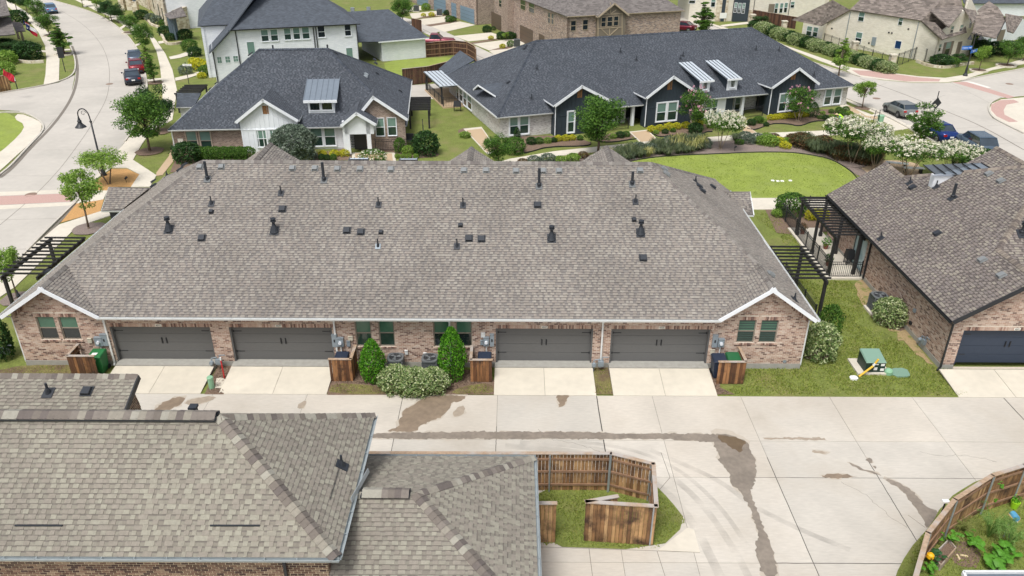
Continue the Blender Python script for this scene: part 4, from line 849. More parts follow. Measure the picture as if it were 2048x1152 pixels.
vent_pipe(roof_pt((ax, 0, az+.02), nE, 684, 931), nE, HA, h=.4, r=.04, base=.17)
p = roof_pt((ax, 0, az+.03), nE, 679, 936); q = roof_pt((ax, 0, az+.03), nE, 660, 1000); mb = MB(); mb.beam(p+Vector((0, 0, .02)), q+Vector((0, 0, .02)), .015, .01); mb.obj('cable', m_dark, HA)
# chimney cap just behind the ridge
vb = G(386, 826, 7.0); v_ = MB(); v_.box(vb[0]-.09, vb[0]+.09, vb[1], vb[1]+.18, 6.4, 7.12); v_.box(vb[0]-.12, vb[0]+.12, vb[1]-.03, vb[1]+.21, 7.12, 7.2); v_.obj('vent_cap', m_plastic, HA)
# --- its one-storey gable wing behind
HG = thing('brick_garage', 'small brown gable roof seen behind the nearest ridge, beside the alley', 'garage', (-22, 23, 0))
g0 = G(275, 751, 5.6); pgy, pgx = g0[1], g0[0]; s_ = .38
shingles([(LX, pgy-3.2, 5.6-3.2*s_), (pgx, pgy-3.2, 5.6-3.2*s_), (pgx, pgy, 5.6), (LX, pgy, 5.6)], m_shn, HG)
mb = MB(); mb.slab([(LX, pgy+1.7, 3.5), (pgx-2.2, pgy+1.7, 3.5), (pgx-2.2, pgy, 5.58), (LX, pgy, 5.58)], .12); mb.obj('rear_roof_slope', m_under, HG)
caps((LX, pgy, 5.63), (pgx, pgy, 5.63), m_shn, HG, e=.2)
rake((pgx+.03, pgy-3.2, 5.62-3.2*s_), (pgx+.03, pgy, 5.62), m_dark, HG, .05, .22)
WG = Wall((pgx-.35, pgy-2.9), 90); wall_panel(WG, 0, 3.2, 0, 4.15, [(.3, 1.1, 2.4, 3.8)], m_mortard, HG, gable=(2.9, 5.3)); bricks(WG, 0, 3.2, 0, 4.15, [(.3, 1.1, 2.4, 3.8)], m_brickd, HG, gable=(2.9, 5.3))
window(WG, (.3, 1.1, 2.4, 3.8), HG, n=-.1)
gb = MB(); gb.box(LX, pgx-2.4, pgy+1.3, pgy+1.5, 0, 3.4); gb.obj('rear_wall', m_mortard, HG)
nG = (0, -s_, 1)
vent_pipe(roof_pt((0, pgy, 5.62), nG, 97, 786), nG, HG, h=.4, r=.045, base=.18); vent_box(roof_pt((0, pgy, 5.62), nG, 174, 783), nG, HG, m_plastic)
# --- low hip-roofed wing, lower middle
HB = thing('low_brick_wing', 'low brown hip roof with white side gutter beside the small fenced yard', 'house', (-3, 17, 0))
bx, by = .79, 22.3; e_ = 3.0; px_, py_, pz_ = -2.9, 18.6, 4.6; bfy = 10.6
shingles([(-5.2, by, e_), (bx, by, e_), (px_, py_, pz_), (-5.2, py_, pz_)], m_shn, HB)
shingles([(bx, by, e_), (bx, 14.9, e_), (px_, py_, pz_)], m_shn, HB, single=300, near=(0, 14, 8))
shingles([(-5.2, 14.9, e_), (bx, 14.9, e_), (px_, py_, pz_), (-5.2, py_, pz_)], m_shn, HB)
caps((bx, by, e_+.02), (px_, py_, pz_+.03), m_shn, HB, e=.2, w=.18, drop=.06, single=True); caps((bx, 14.9, e_+.02), (px_, py_, pz_+.03), m_shn, HB, e=.2, w=.2, drop=.06, single=True)
caps((-5.2, py_, pz_+.03), (px_-.3, py_, pz_+.03), m_shn, HB, e=.2)
k = MB(); k.beam((-4.6, py_, pz_+.05), (-3.1, py_, pz_+.05), .4, .06); k.obj('ridge_vent', m_plastic, HB); caps((-4.55, py_, pz_+.12), (-3.15, py_, pz_+.12), m_shn, HB, e=.2, w=.23)
gutter((-5.2, by+.06, e_), (bx+.1, by+.06, e_), m_gutterg, HB); gutter((bx+.07, 14.9, e_), (bx+.07, by, e_), m_gutterg, HB)
mb = MB(); mb.box(-5.0, bx-.4, 15.3, by-.4, 0, 2.85); mb.obj('wall', brickmat('brick_dark_tex', [srgb(122, 96, 80), srgb(98, 74, 62), srgb(140, 114, 96), srgb(82, 62, 56)], srgb(196, 184, 160)), HB, uv=True)
for x, a in ((735, 0),):
    mb = MB(); p0 = G(704, 1000, 4.9); p1 = G(738, 940, 4.6); mb.beam(p0, p1, .14, .03, (1, 0, .3)); mb.obj('step_flashing', m_galv, HB)
# ================================================================ right-hand brown house
H2 = thing('right_brick_house', 'brown-roofed brick house with navy garage door at the right edge', 'house', (26, 33, 0))
X2, Ya, Yb, z2 = 20.75, 32.34, 49.1, 2.95; w2 = 3.35; p2 = .66; za = z2+w2*p2; R2 = 7.8; zr2 = z2+R2*p2; XE = 52
yrg = Ya+w2; ybk = Yb-w2; Ym = (Ya+Yb)/2; hb = R2
rdg0 = (X2+R2, Ya+R2, zr2); rdg1 = (XE, Ya+R2, zr2)
shingles([(X2, Ya, z2), (X2+w2, Ya, za), (X2+w2, yrg, za), rdg0, (X2+w2, Yb-w2+.6, za), (X2+w2, Yb, za), (X2, Yb, z2)], m_shr, H2, c=.15)
shingles([(X2+2*w2, Ya, z2), (X2+w2, Ya, za), (X2+w2, yrg, za)], m_shr, H2)
shingles([(X2+2*w2, Ya, z2), (XE, Ya, z2), rdg1, rdg0, (X2+w2, yrg, za)], m_shr, H2)
bk = MB(); bk.slab([(X2+w2, Yb-w2+.6, za), rdg0, rdg1, (XE, Yb, z2), (X2+2*w2, Yb, z2)], .14); bk.slab([(X2+w2, Yb, za), (X2+w2, Yb-w2+.6, za), (X2+2*w2, Yb, z2)], .14); bk.obj('rear_roof_slope', m_under, H2, kind='stuff')
for a, b in (((X2+w2, Ya, za), (X2+w2, yrg, za)), ((X2+w2, yrg, za), rdg0), ((X2+w2, Yb-w2+.6, za), rdg0), ((X2+w2, Yb, za), (X2+w2, Yb-w2+.6, za)), (rdg0, rdg1)):
    caps((a[0], a[1], a[2]+.03), (b[0], b[1], b[2]+.03), m_shr, H2, w=.17, drop=.1)
g_ = G(1993, 294, 7.2); rear = g_; y0 = Ya+R2+.5
for s in (-1, 1): shingles([(g_[0], y0, 7.2), (g_[0], g_[1], 7.2), (g_[0]+s*3.2, g_[1], 7.2-3.2*.66), (g_[0]+s*3.2, y0+2.2, 7.2-3.2*.66)], m_shr, H2)
caps((g_[0], y0, 7.22), (g_[0], g_[1], 7.22), m_shr, H2)
a, b = G(1870, 349, 6.3), G(2000, 349, 6.3); c, d = G(1962, 326, 6.9), G(1846, 330, 6.9); metal_roof([a, b, c, d], 6, m_seam, H2, 'dormer_roof', seam=m_dark)
mb = MB(); mb.prism([(a[0]+.1, a[1]+.15), (b[0]-.3, b[1]+.15), (b[0]-.3, b[1]+.6), (a[0]+.1, a[1]+.6)], 5.2, 6.15); mb.obj('dormer_wall', m_white, H2)
WF2 = Wall((X2+.36, Ya+.42), 0); WS2 = Wall((X2+.36, Yb-.4), -90); LS = Yb-.4-(Ya+.42)
d0 = WF2.px(1928, 661)[0]; dh = (d0, d0+4.9, 0, 2.2)
wall_panel(WF2, 0, 2*w2-.36, 0, 2.85, [dh], m_mortar, H2, gable=(w2-.36, za-.2)); wall_panel(WF2, 2*w2-.36, 30, 0, 2.85, [], m_mortar, H2)
sc2 = (dh[0]-.1, dh[1]+.1, 2.2, 2.4)
bricks(WF2, 0, 2*w2-.36, .26, 2.85, [dh, sc2], m_brick, H2, gable=(w2-.36, za-.2)); soldier(WF2, *sc2[:3], sc2[3]-.01, m_brick, H2)
m_navy = M('garage_door_navy', srgb(50, 60, 76), .6, var=.04, vscale=6); gd2 = garage_door(WF2, dh[0], dh[1], 2.2, H2, mat=m_navy, jamb=m_navy)
q = MB(); u = WF2.px(2035, 655)[0]; q.wbox(WF2, u-.15, u+.15, 0, .035, 2.23, 2.36); pl = q.obj('number_plaque', m_plq, H2); text_obj('house_number', '4501', WF2, u, 2.295, .038, .12, m_dark, pl)
def s2(px, py): return WS2.px(px, py)
dr0, dr1 = s2(1704, 500)[0], s2(1728, 520)[0]; door2 = (dr0, dr1, .15, 2.25)
wall_panel(WS2, 0, LS-.2, 0, 2.85, [door2], m_mortar, H2); bricks(WS2, 0, LS, .26, 2.85, [door2], m_brick, H2)
fd = MB(); fd.wbox(WS2, 0, LS+.03, 0, .03, -.1, .25); fd.obj('foundation', m_conc, H2); fd = MB(); fd.wbox(WF2, .001, d0, 0, .03, -.1, .25); fd.obj('foundation', m_conc, H2)
for a, b in ((dr0, (dr0+dr1)/2), ((dr0+dr1)/2, dr1)): window(WS2, (a, b, .15, 2.25), H2, style='fixed', n=-.1, fm=m_dark, lower=M('pale_curtain_glass', srgb(168, 194, 198), .15, spec=.8) if a == dr0 else bpy.data.materials['pale_curtain_glass'], name='patio_door')
gutter((X2-.07, Ya, z2), (X2-.07, Yb, z2), m_dark, H2)
rake((X2, Ya-.03, z2), (X2+w2, Ya-.03, za), m_dark, H2, .05, .2); rake((X2+2*w2, Ya-.03, z2), (X2+w2, Ya-.03, za), m_dark, H2, .05, .2)
downspout([(X2, Ya+.2, z2-.12), (X2+.3, Ya+.36, 2.6), (X2+.3, Ya+.36, .15), (X2+.1, Ya+.2, .08)], m_dark, H2)
yy = WS2.pt(s2(1736, 520)[0], 0, 0)[1]; downspout([(X2-.05, yy, z2-.12), (X2+.3, yy, 2.6), (X2+.3, yy, .15)], m_dark, H2, .1)
n2 = (-p2, 0, 1); P2 = (X2, Ya, z2+.02)
for px, py in ((1819, 366), (1872, 374), (1761, 477)): vent_pipe(roof_pt(P2, n2, px, py), n2, H2, h=.4, r=.035)
vent_pipe(roof_pt(P2, n2, 1905, 396), n2, H2, h=.85, r=.08, mat=m_plastic, base=.2, name='flue_pipe')
for px, py in ((1825, 375), (1875, 467)): vent_box(roof_pt(P2, n2, px, py), n2, H2, m_plastic)
for px, py in ((1978, 348), (2002, 362), (1965, 520), (2003, 551)): vent_box(roof_pt(P2, n2, px, py), n2, H2, m_ventg)
n3 = (0, -p2, 1); vent_pipe(roof_pt((0, Ya, z2+.02), n3, 2043, 468), n3, H2, h=.6, r=.075, base=.22, name='flue_pipe', captop=True)
# dryer vent and gas meter on the side wall
for px, py in ((1831, 621), (1823, 646)):
    u, z = s2(px, py); mb = MB(); mb.wbox(WS2, u-.09, u+.09, 0, .1, z-.09, z+.09); mb.obj('wall_vent', m_metalbox if py < 640 else m_dark, H2)
# ================================================================ pergolas
def pergola(x0, x1, y0, y1, zt, nr, label, posts, mat=m_darkw, name='pergola', ov=.25, girder=((0, 1), (1, 1))):
    t = thing(name, label, 'pergola', ((x0+x1)/2, (y0+y1)/2, 0), 'timber pergolas beside the houses')
    for x in (x0, x1):
        mb = MB(); mb.beam((x, y0-ov, zt-.14), (x, y1+ov, zt-.14), .09, .2); mb.obj('girder', mat, t)
    for i in range(nr):
        y = y0+(y1-y0)*i/(nr-1); mb = MB(); mb.beam((x0-ov, y, zt), (x1+ov, y, zt), .05, .10); mb.obj('rafter', mat, t)
    for px, py in posts: mb = MB(); mb.box(px-.075, px+.075, py-.075, py+.075, 0, zt-.15); mb.box(px-.1, px+.1, py-.1, py+.1, 0, .35); mb.obj('post', mat, t)
    return t
pergola(19.2, 20.85, 43.05, 49.1, 2.75, 15, 'black timber pergola with fifteen rafters over the patio of the right-hand house', [(19.2, 43.05), (19.2, 46), (19.2, 49), (20.7, 43.05), (20.7, 46), (20.7, 48.8)])
pergola(14.95, 16.7, 37.5, 41.5, 2.65, 10, 'black timber pergola at the right end of the brown fourplex roof', [(16.7, 37.5), (16.7, 41.4)])
pergola(-27.1, -25.2, 37.6, 42.3, 2.65, 11, 'black timber pergola at the left end of the brown fourplex roof', [(-27.1, 37.6), (-27.1, 42.2)])
def iron_fence(pts, label, h=1.05, z0=.05, sp=.11, post=2.0, group='black iron fences', pr=.009, single=True, mat=m_dark, parent=None):
    t = thing('iron_fence', label, 'fence', (*pts[0], 0), group) if parent is None else parent
    o = Vector((*pts[0], 0)) if parent is None else wloc(parent)
    pk = MB(); pk.box(-pr, pr, -pr, pr, .08, h-.02); pm = pk.mesh('picket', mat); pp = MB()
    pp.box(-.03, .03, -.03, .03, 0, h+.06); po = pp.mesh('post', mat)
    allp = MB()
    for a, b in zip(pts, pts[1:]):
        a, b = Vector((*a, z0)), Vector((*b, z0)); L = (b-a).length; d = (b-a)/L; rz = math.atan2(d.y, d.x)
        for z in (.1, h-.17, h-.02): mb = MB(); mb.beam(a+Vector((0, 0, z)), b+Vector((0, 0, z)), .03, .03); mb.obj('rail', mat, t)
        n = max(1, round(L/post))
        for i in range(n+1): linkmesh('post', po, t, a+d*L*i/n-o, (0, 0, rz))
        n = int(L/sp)
        for i in range(1, n):
            p = a+d*L*i/n
            if single: linkmesh('picket', pm, t, p-o, (0, 0, rz))
            else: allp.box(p.x-pr, p.x+pr, p.y-pr, p.y+pr, z0+.08, z0+h-.02)
    if allp.v: allp.obj('pickets', mat, t, kind='stuff')
    return t
iron_fence([(21.0, 42.7), (19.15, 42.7), (19.15, 53.6), (23.8, 53.6)], 'black iron fence around the patio and flower bed of the right-hand house')
iron_fence([(16.35, 37.2), (16.35, 42.5)], 'short black iron fence under the fourplex pergola, right end')
sl = MB(); sl.box(18.95, 21.1, 42.45, 50.2, -.05, .1); struct(sl.obj('patio', m_walk))
sheet('flower_bed', [(18.0, 49.5), (19, 49.2), (23.9, 50.3), (23.9, 54.5), (18.5, 54.5)], m_mulch, .009, px=False)
# ================================================================ timber fences
m_plank = M('cedar_plank', (0, 0, 0), .85, rand=[srgb(170, 134, 92), srgb(142, 106, 70), srgb(182, 146, 104), srgb(120, 88, 58), srgb(156, 120, 80)], rnd='object', var=.35, vscale=1.4, stretch=(9, 9, 1.1), bump=.4, bscale=20, big2=(srgb(62, 42, 32), 1.3, .46, .68))
m_plankd = M('dark_cedar_plank', (0, 0, 0), .85, rand=[srgb(86, 58, 46), srgb(72, 48, 38), srgb(98, 68, 52), srgb(64, 42, 34)], rnd='object', var=.3, vscale=1.4, stretch=(9, 9, 1.1), bump=.4, bscale=20)
m_cap = M('weathered_cap', srgb(166, 142, 118), .85, var=.2, vscale=3, stretch=(3, 3, 3), big2=(srgb(172, 164, 156), .8, .45, .6))
m_rail = M('fence_rail', srgb(142, 112, 88), .85, var=.2, vscale=4)
def wood_fence(pts, label, h=1.83, side=1, pw=.14, mat=m_plank, cap=m_cap, z0=.02, posts=True, group='timber fences', rails=(.35, 1.0, 1.6), name='wooden_fence', parent=None, cat='fence', postm=m_galv, jitter=.012, capw=.16):
    """boards along the polyline, rails and posts on the 'side' (+1 = left of travel)"""
    t = parent or thing(name, label, cat, (*pts[0], 0), group); o = wloc(t)
    k = MB(); k.box(0, pw-.012, -.01, .01, 0, 1); me = k.mesh('plank', mat)
    for a, b in zip(pts, pts[1:]):
        a, b = Vector((*a, z0)), Vector((*b, z0)); L = (b-a).length; d = (b-a)/L; rz = math.atan2(d.y, d.x); nn = Vector((-d.y, d.x, 0))*side
        n = max(1, round(L/pw)); s = L/n
        for i in range(n):
            linkmesh('plank', me, t, a+d*s*i-o+Vector((0, 0, R.uniform(-.008, .008)))+nn*R.uniform(-.004, .004), (0, 0, rz), (s/pw, 1, h*R.uniform(.995, 1.0)-.01))
        for r in rails: mb = MB(); mb.beam(a+nn*.035+Vector((0, 0, r*h/1.83)), b+nn*.035+Vector((0, 0, r*h/1.83)), .04, .09); mb.obj('rail', m_rail, t)
        if cap:
            mb = MB(); mb.beam(a-d*.03+Vector((0, 0, h+.03))+nn*.02, b+d*.03+Vector((0, 0, h+.03))+nn*.02, capw, .035); mb.obj('cap_board', cap, t)
        if posts:
            n = max(1, round(L/2.4))
            for i in range(n+1): p = a+d*L*i/n+nn*.1; mb = MB(); mb.tube(p-Vector((0, 0, .1)), p+Vector((0, 0, h-.02)), .03, n=8); mb.obj('post', postm, t)
    return t
def gz(px, py, z): return G2(px, py, z)
P1, P2_, P3, P4, P5 = gz(735, 905, 1.86), gz(1222, 906, 1.86), gz(1308, 927, 1.86), gz(1314, 1013, 1.86), gz(1172, 1004, 1.86)
wood_fence([P1, P2_, P3, P4], 'brown timber yard fence along the alley behind the low roof', side=-1)
wood_fence([P4, P5], 'brown timber fence panel closing the small yard towards the camera', side=-1, posts=False)
wood_fence([P5, gz(1236, 993, 1.86)], 'half-open timber gate leaf inside the small yard', side=1, name='timber_gate', cat='gate', posts=False)
wood_fence([gz(1113, 1007, 1.86), (bx-.3, gz(1113, 1007, 1.86)[1])], 'short timber fence panel between the low roof and the yard gateway', side=-1, posts=False)
RFp = [gz(2150, 905, 1.86), gz(2048, 930, 1.86), gz(1984, 950, 1.86), gz(1909, 998, 1.86), gz(1855, 1065, 1.86), gz(1828, 1160, 1.86)]
wood_fence(RFp, 'curved timber fence around the garden at the lower right corner', side=1, mat=m_plank)
# bin enclosures with capped boards
def enclosure(x0, x1, y, sidex, label):
    t = thing('bin_screen', label, 'bin screen', (x0, y, 0), 'timber bin screens at the garages')
    a, b = ((x0, y), (x1, y)); wood_fence([a, b], '', h=1.22, parent=t, side=1, rails=(.4, 1.5), posts=False, capw=.14, mat=m_plankb)
    s = x0 if sidex < 0 else x1; wood_fence([(s, y+.03), (s, YF-.06)], '', h=1.22, parent=t, side=(-1 if sidex < 0 else 1), rails=(.4, 1.5), posts=False, capw=.14, mat=m_plankb)
m_plankb = M('stained_plank', (0, 0, 0), .8, rand=[srgb(134, 94, 60), srgb(108, 72, 46), srgb(156, 112, 74), srgb(90, 60, 40)], rnd='object', var=.3, vscale=1.2, stretch=(9, 9, 1.1), bump=.4, bscale=20, big2=(srgb(54, 38, 30), 1.6, .5, .7))
enclosure(-21.05, -19.75, 31.6, -1, 'timber bin screen left of the leftmost garage door')
enclosure(-8.62, -7.56, 31.42, 1, 'timber bin screen between the second garage door and the first cone shrub')
enclosure(-1.95, -.92, 31.42, -1, 'timber bin screen left of the third garage door')
enclosure(9.75, 11.05, 31.35, 1, 'dark-stained timber bin screen right of the fourth garage door')
m_blind_near = m_blind; m_blind = m_blindf
# ================================================================ houses beyond the fourplex
def rooftex(name, c, k=.12, w=.3, h=.145):
    cols = [tuple(x*f for x in c) for f in (1-k*1.6, 1, 1+k, 1-k, 1+k*.5, 1-k*.4)]
    return brickmat(name, cols, tuple(x*.72 for x in c), w, h, .012, .12, .25)
m_rd = rooftex('far_shingle_charcoal', srgb(78, 84, 92)); m_rg = rooftex('far_shingle_grey', srgb(112, 106, 102), .2, .45, .2); m_rb = rooftex('far_shingle_brown', srgb(124, 114, 106), .28, .5, .24)
m_wbrick = brickmat('white_brick', [srgb(206, 204, 200), srgb(190, 187, 183), srgb(214, 212, 208), srgb(160, 154, 150), srgb(200, 197, 193)], srgb(208, 206, 202), var=.06)
m_tbrick = brickmat('taupe_brick', [srgb(146, 126, 112), srgb(126, 106, 94), srgb(158, 140, 126), srgb(108, 88, 78), srgb(138, 116, 102)], srgb(176, 162, 148), var=.1)
m_pbrick = brickmat('pink_brick', [srgb(166, 142, 126), srgb(146, 120, 106), srgb(176, 156, 142), srgb(122, 98, 90), srgb(158, 134, 120), srgb(104, 90, 92)], srgb(186, 174, 160), .3, .1, .014, .12)
m_cream = brickmat('cream_brick', [srgb(224, 218, 203), srgb(219, 212, 196), srgb(228, 222, 208)], srgb(210, 203, 187), .4, .1, .01, .05)
m_stone = brickmat('cream_stone', [srgb(206, 194, 172), srgb(188, 172, 148), srgb(214, 204, 186), srgb(176, 160, 136)], srgb(206, 198, 180), .7, .3, .02, .1)
m_wb = brickmat('white_painted_brick', [srgb(226, 229, 233), srgb(221, 225, 229), srgb(230, 233, 236)], srgb(212, 216, 220), .4, .1, .01, .03)
m_navyp = M('navy_siding', srgb(48, 58, 66), .65, var=.06); m_slate = M('slate_column', srgb(84, 98, 108), .6)
m_greyc = M('taupe_trim', srgb(122, 112, 98), .7, var=.05); m_wood = M('cedar_vent', srgb(140, 100, 64), .8, var=.3, vscale=6)
m_whitemetal = M('white_metal_roof', srgb(200, 208, 214), .4, .2, var=.04)
class HF:
    def __init__(s, o, a): s.o = o; s.deg = a; a = math.radians(a); s.c, s.s = math.cos(a), math.sin(a)
    def P(s, u, t, z): return (s.o[0]+s.c*u-s.s*t, s.o[1]+s.s*u+s.c*t, z)
    def L(s, px, py, z): g = G(px, py, z); x, y = g[0]-s.o[0], g[1]-s.o[1]; return (s.c*x+s.s*y, -s.s*x+s.c*y)
    def wall(s, u=0., t=0., turn=0.): return Wall(s.P(u, t, 0)[:2], s.deg+turn)
def slabs(name, polys, mat, par, th=.12, kind=None):
    for p in polys: mb = MB(); mb.slab(p, th); mb.obj(name, mat, par, uv=True)
def gable(fr, W, t0, L_, A_, R_, z0, p, roofm, wallm, par, over=.35, trim=m_white, bb=None, vent=None, floor=0., dark=None, th=.24):
    """front gable: L_, A_, R_ = (u, z) of left eave, apex and right eave on wall W standing t0 in front of the eave line; main roof z = z0 + p*t"""
    def back(u, z): return fr.P(u, max(-t0, (z-z0)/p), z)
    def fr_(u, z): return fr.P(u, -t0-over, z)
    for E_, s in ((L_, -1), (R_, 1)):
        k = (A_[1]-E_[1])/abs(A_[0]-E_[0]); e = (E_[0]+s*.3, E_[1]-.3*k)
        poly = [fr_(*e), fr_(*A_), back(*A_), back(e[0], max(e[1], z0+.02))]
        if isinstance(roofm, dict): shingles(poly if s > 0 else poly[::-1], roofm, par, under=m_underd)
        else: slabs('gable_roof', [poly], roofm, par)
        rake(tuple(Vector(fr_(*e))+Vector((W.n[0], W.n[1], 0))*.03+Vector((0, 0, .03))), tuple(Vector(fr_(*A_))+Vector((W.n[0], W.n[1], 0))*.03+Vector((0, 0, .03))), trim, par, .05, th)
        mb = MB(); q = (E_[0], E_[1]-.12); mb.beam(Vector(fr_(*e))+Vector((0, 0, -.02)), Vector(fr.P(e[0], max(-t0+.3, (e[1]-z0)/p), e[1]-.02)), .06, .12); mb.obj('eave_trim', trim, par)
    mb = MB(); mb.quad(W.pt(L_[0], 0, floor), W.pt(R_[0], 0, floor), W.pt(R_[0], 0, R_[1]-.1), W.pt(A_[0], 0, A_[1]-.1), W.pt(L_[0], 0, L_[1]-.1))
    for u in (L_[0], R_[0]): mb.quad(W.pt(u, 0, floor), W.pt(u, -t0-.4, floor), W.pt(u, -t0-.4, min(L_[1], R_[1])), W.pt(u, 0, min(L_[1], R_[1])))
    mb.obj('gable_wall', wallm, par, uv=True)
    if bb: 
        g = MB(); u = L_[0]+.03
        while u < R_[0]:
            top = (L_[1] if u < A_[0] else R_[1]); e = L_ if u < A_[0] else R_; top = e[1]+(A_[1]-e[1])*(1-abs(u-A_[0])/abs(e[0]-A_[0]))-.25
            if top > bb[0]: g.wbox(W, u-.03, u+.03, .001, .03, bb[0], top)
            u += .4
        g.obj('batten', bb[1], par, kind='stuff')
        g = MB(); g.wbox(W, L_[0], R_[0], .001, .04, bb[0]-.08, bb[0]-.001); g.obj('band_board', bb[1], par)
    if vent: r = pxr(W, *vent); g = MB(); g.wbox(W, r[0], r[1], .001, .03, r[2], r[3]); g.obj('gable_vent', m_wood, par); g = MB(); g.wbox(W, r[0]-.06, r[1]+.06, .0005, .02, r[2]-.06, r[3]+.06); g.obj('vent_trim', m_white if bb and bb[1] == m_white else m_wood, par)
ZF = 2.1
# ---------------- H3: white gabled house
g0 = G(337, 260, ZF); f3 = HF(g0[:2], 5)
H3 = thing('white_gabled_house', 'single-storey house with white board gable, brick wings and dark metal-roofed dormer', 'house', (-18, 66, 0))
rl, rr = f3.L(519, 98, 7.45), f3.L(655, 98, 7.45); tR = (rl[1]+rr[1])/2; S3 = f3.L(815, 231, 3.05)[0]-.2; TB = 17.5; p3 = (7.45-ZF)/tR
sR = rr[0]
shingles([f3.P(0, 0, ZF), f3.P(S3, 0, ZF), f3.P(sR, tR, 7.45), f3.P(rl[0], tR, 7.45)], m_shd, H3, under=m_underd)
shingles([f3.P(0, 0, ZF), f3.P(rl[0], tR, 7.45), f3.P(0, TB, ZF)][::-1], m_shd, H3, under=m_underd)
shingles([f3.P(S3, 0, ZF), f3.P(S3, TB, ZF), f3.P(sR, tR, 7.45)], m_shd, H3, under=m_underd)
slabs('rear_roof_slope', [[f3.P(0, TB, ZF), f3.P(S3, TB, ZF), f3.P(sR, tR, 7.45), f3.P(rl[0], tR, 7.45)]], m_rd, H3)
for a, b in ((f3.P(0, 0, ZF+.02), f3.P(rl[0], tR, 7.48)), (f3.P(S3, 0, ZF+.02), f3.P(sR, tR, 7.48)), (f3.P(rl[0], tR, 7.48), f3.P(sR, tR, 7.48)), (f3.P(S3, TB, ZF+.02), f3.P(sR, tR, 7.48))): caps(a, b, m_shd, H3)
# left rear wing and left bay
slabs('wing_roof', [[f3.P(.4, 9, ZF), f3.P(.4, 16, ZF), f3.P(3.6, 17, 4.8), f3.P(4.6, 10.5, 5.6)]], m_rd, H3)
mb = MB(); b0 = G(352, 214, 2.0); b1 = G(388, 214, 2.0); c0 = G(354, 186, 3.1); c1 = G(402, 186, 3.1); slabs('bay_roof', [[b0, b1, c1, c0]], m_rd, H3); gutter(b0, b1, m_white, H3)
mb.prism([(b0[0]+.2, b0[1]+.3), (b1[0]+1, b1[1]+.3), (c1[0], c1[1]+1), (c0[0]+.2, c0[1]+1)], 0, 1.95); mb.obj('bay_wall', m_white, H3)
W3 = f3.wall(0, .45)
def wl(W, x0, x1, zt, mat, par, name='wall', z0=0., y=260):
    a = W.px(x0, y)[0]; b = W.px(x1, y)[0]; mb = MB(); mb.wbox(W, a, b, -.2, 0, z0, zt); mb.obj(name, mat, par, uv=True); return a, b
wl(W3, 344, 486, ZF-.12, m_tbrick, H3); mb = MB(); mb.wbox(W3, W3.px(590, 260)[0], S3-.4, -.2, 0, 0, ZF-.12); mb.obj('wall', m_white, H3)
sidecut(W3, W3.px(592, 260)[0], W3.px(686, 260)[0], .1, ZF-.15, m_white, H3)
mb = MB(); mb.wbox(f3.wall(.4, TB-.5, -90), 0, TB-1, 0, -.2, 0, ZF-.12); mb.wbox(f3.wall(S3-.4, .5, 90), 0, TB-1, 0, -.2, 0, ZF-.12); mb.obj('side_wall', m_tbrick, H3, uv=True, kind='stuff')
gutter(f3.P(0, -.06, ZF), f3.P(S3, -.06, ZF), m_gutter, H3); gutter(f3.P(S3+.05, 0, ZF), f3.P(S3+.05, TB, ZF), m_gutter, H3); gutter(f3.P(-.05, 0, ZF), f3.P(-.05, TB, ZF), m_gutter, H3)
Wg = f3.wall(0, -.35)
def gpts(W, l, a, r): return W.px(*l), W.px(*a), W.px(*r)
l, a, r = gpts(Wg, (478, 236), (527, 196), (591, 234)); l = (l[0], (l[1]+r[1])/2); r = (r[0], l[1])
gable(f3, Wg, .35, l, a, r, ZF, p3, m_shd, m_white, H3, bb=(W3.px(530, 253)[1], m_white), vent=(525, 211, 537, 228))
battens(Wg, l[0]+.1, r[0], .1, W3.px(530, 253)[1]-.1, m_white, H3, .42)
Wd = f3.wall(0, -.2); l, a, r = gpts(Wd, (726, 231), (739, 190), (809, 231)); a = (a[0]+.3, a[1]); l = (2*a[0]-r[0]+1.2, r[1]+.3)
gable(f3, Wd, .2, l, a, r, ZF, p3, m_shd, m_tbrick, H3)
Wp = f3.wall(0, -1.6); l, a, r = gpts(Wp, (688, 243), (713, 222), (746, 241)); l = (l[0], (l[1]+r[1])/2); r = (r[0], l[1])
gable(f3, Wp, 1.6, l, a, r, ZF, p3, m_shd, m_white, H3, floor=W3.px(700, 242)[1]-.6)
u0 = Wp.px(688, 290)[0]; u1 = Wp.px(743, 290)[0]; mb = MB(); mb.wbox(Wp, u0, u0+.55, -.25, 0, .1, l[1]); mb.wbox(Wp, u1-.35, u1, -.25, 0, .1, l[1]); mb.wbox(Wp, u0+.55, u1-.35, -.25, -.002, Wp.px(715, 243)[1], l[1]+.1); mb.obj('porch_wall', m_white, H3, kind='stuff')
mb = MB(); mb.wbox(W3, u0+.3, u1, -.1, .0, .0, 1.95); mb.obj('porch_recess', m_dark, H3)
Wdr = f3.wall(0, -.3); r = pxr(Wdr, 707, 242, 731, 288); mb = MB(); mb.wbox(Wdr, r[0], r[1], -.05, 0, .1, r[3]); dd = mb.obj('front_door', m_dark, H3); window(Wdr, (r[0]+.15, r[1]-.15, r[3]-1.0, r[3]-.15), dd, style='fixed', grid=(2, 3), fm=m_dark, lower=m_blind, n=.002, name='door_light')
for q in ((374, 262, 395, 300), (401, 262, 423, 300)): window(W3, pxr(W3, *q), H3, n=.01, trim=M('beige_trim', srgb(190, 176, 156), .7) if q[0] == 374 else bpy.data.materials['beige_trim'], tw=.05)
for q in ((514, 260, 534, 294), (541, 259, 556, 294)): window(Wg, pxr(Wg, *q), H3, n=.01, trim=m_white, tw=.08, fm=m_white)
for q in ((622, 254, 645, 292), (649, 254, 671, 291)): window(W3, pxr(W3, *q), H3, n=.03, trim=m_white, tw=.08, fm=m_white)
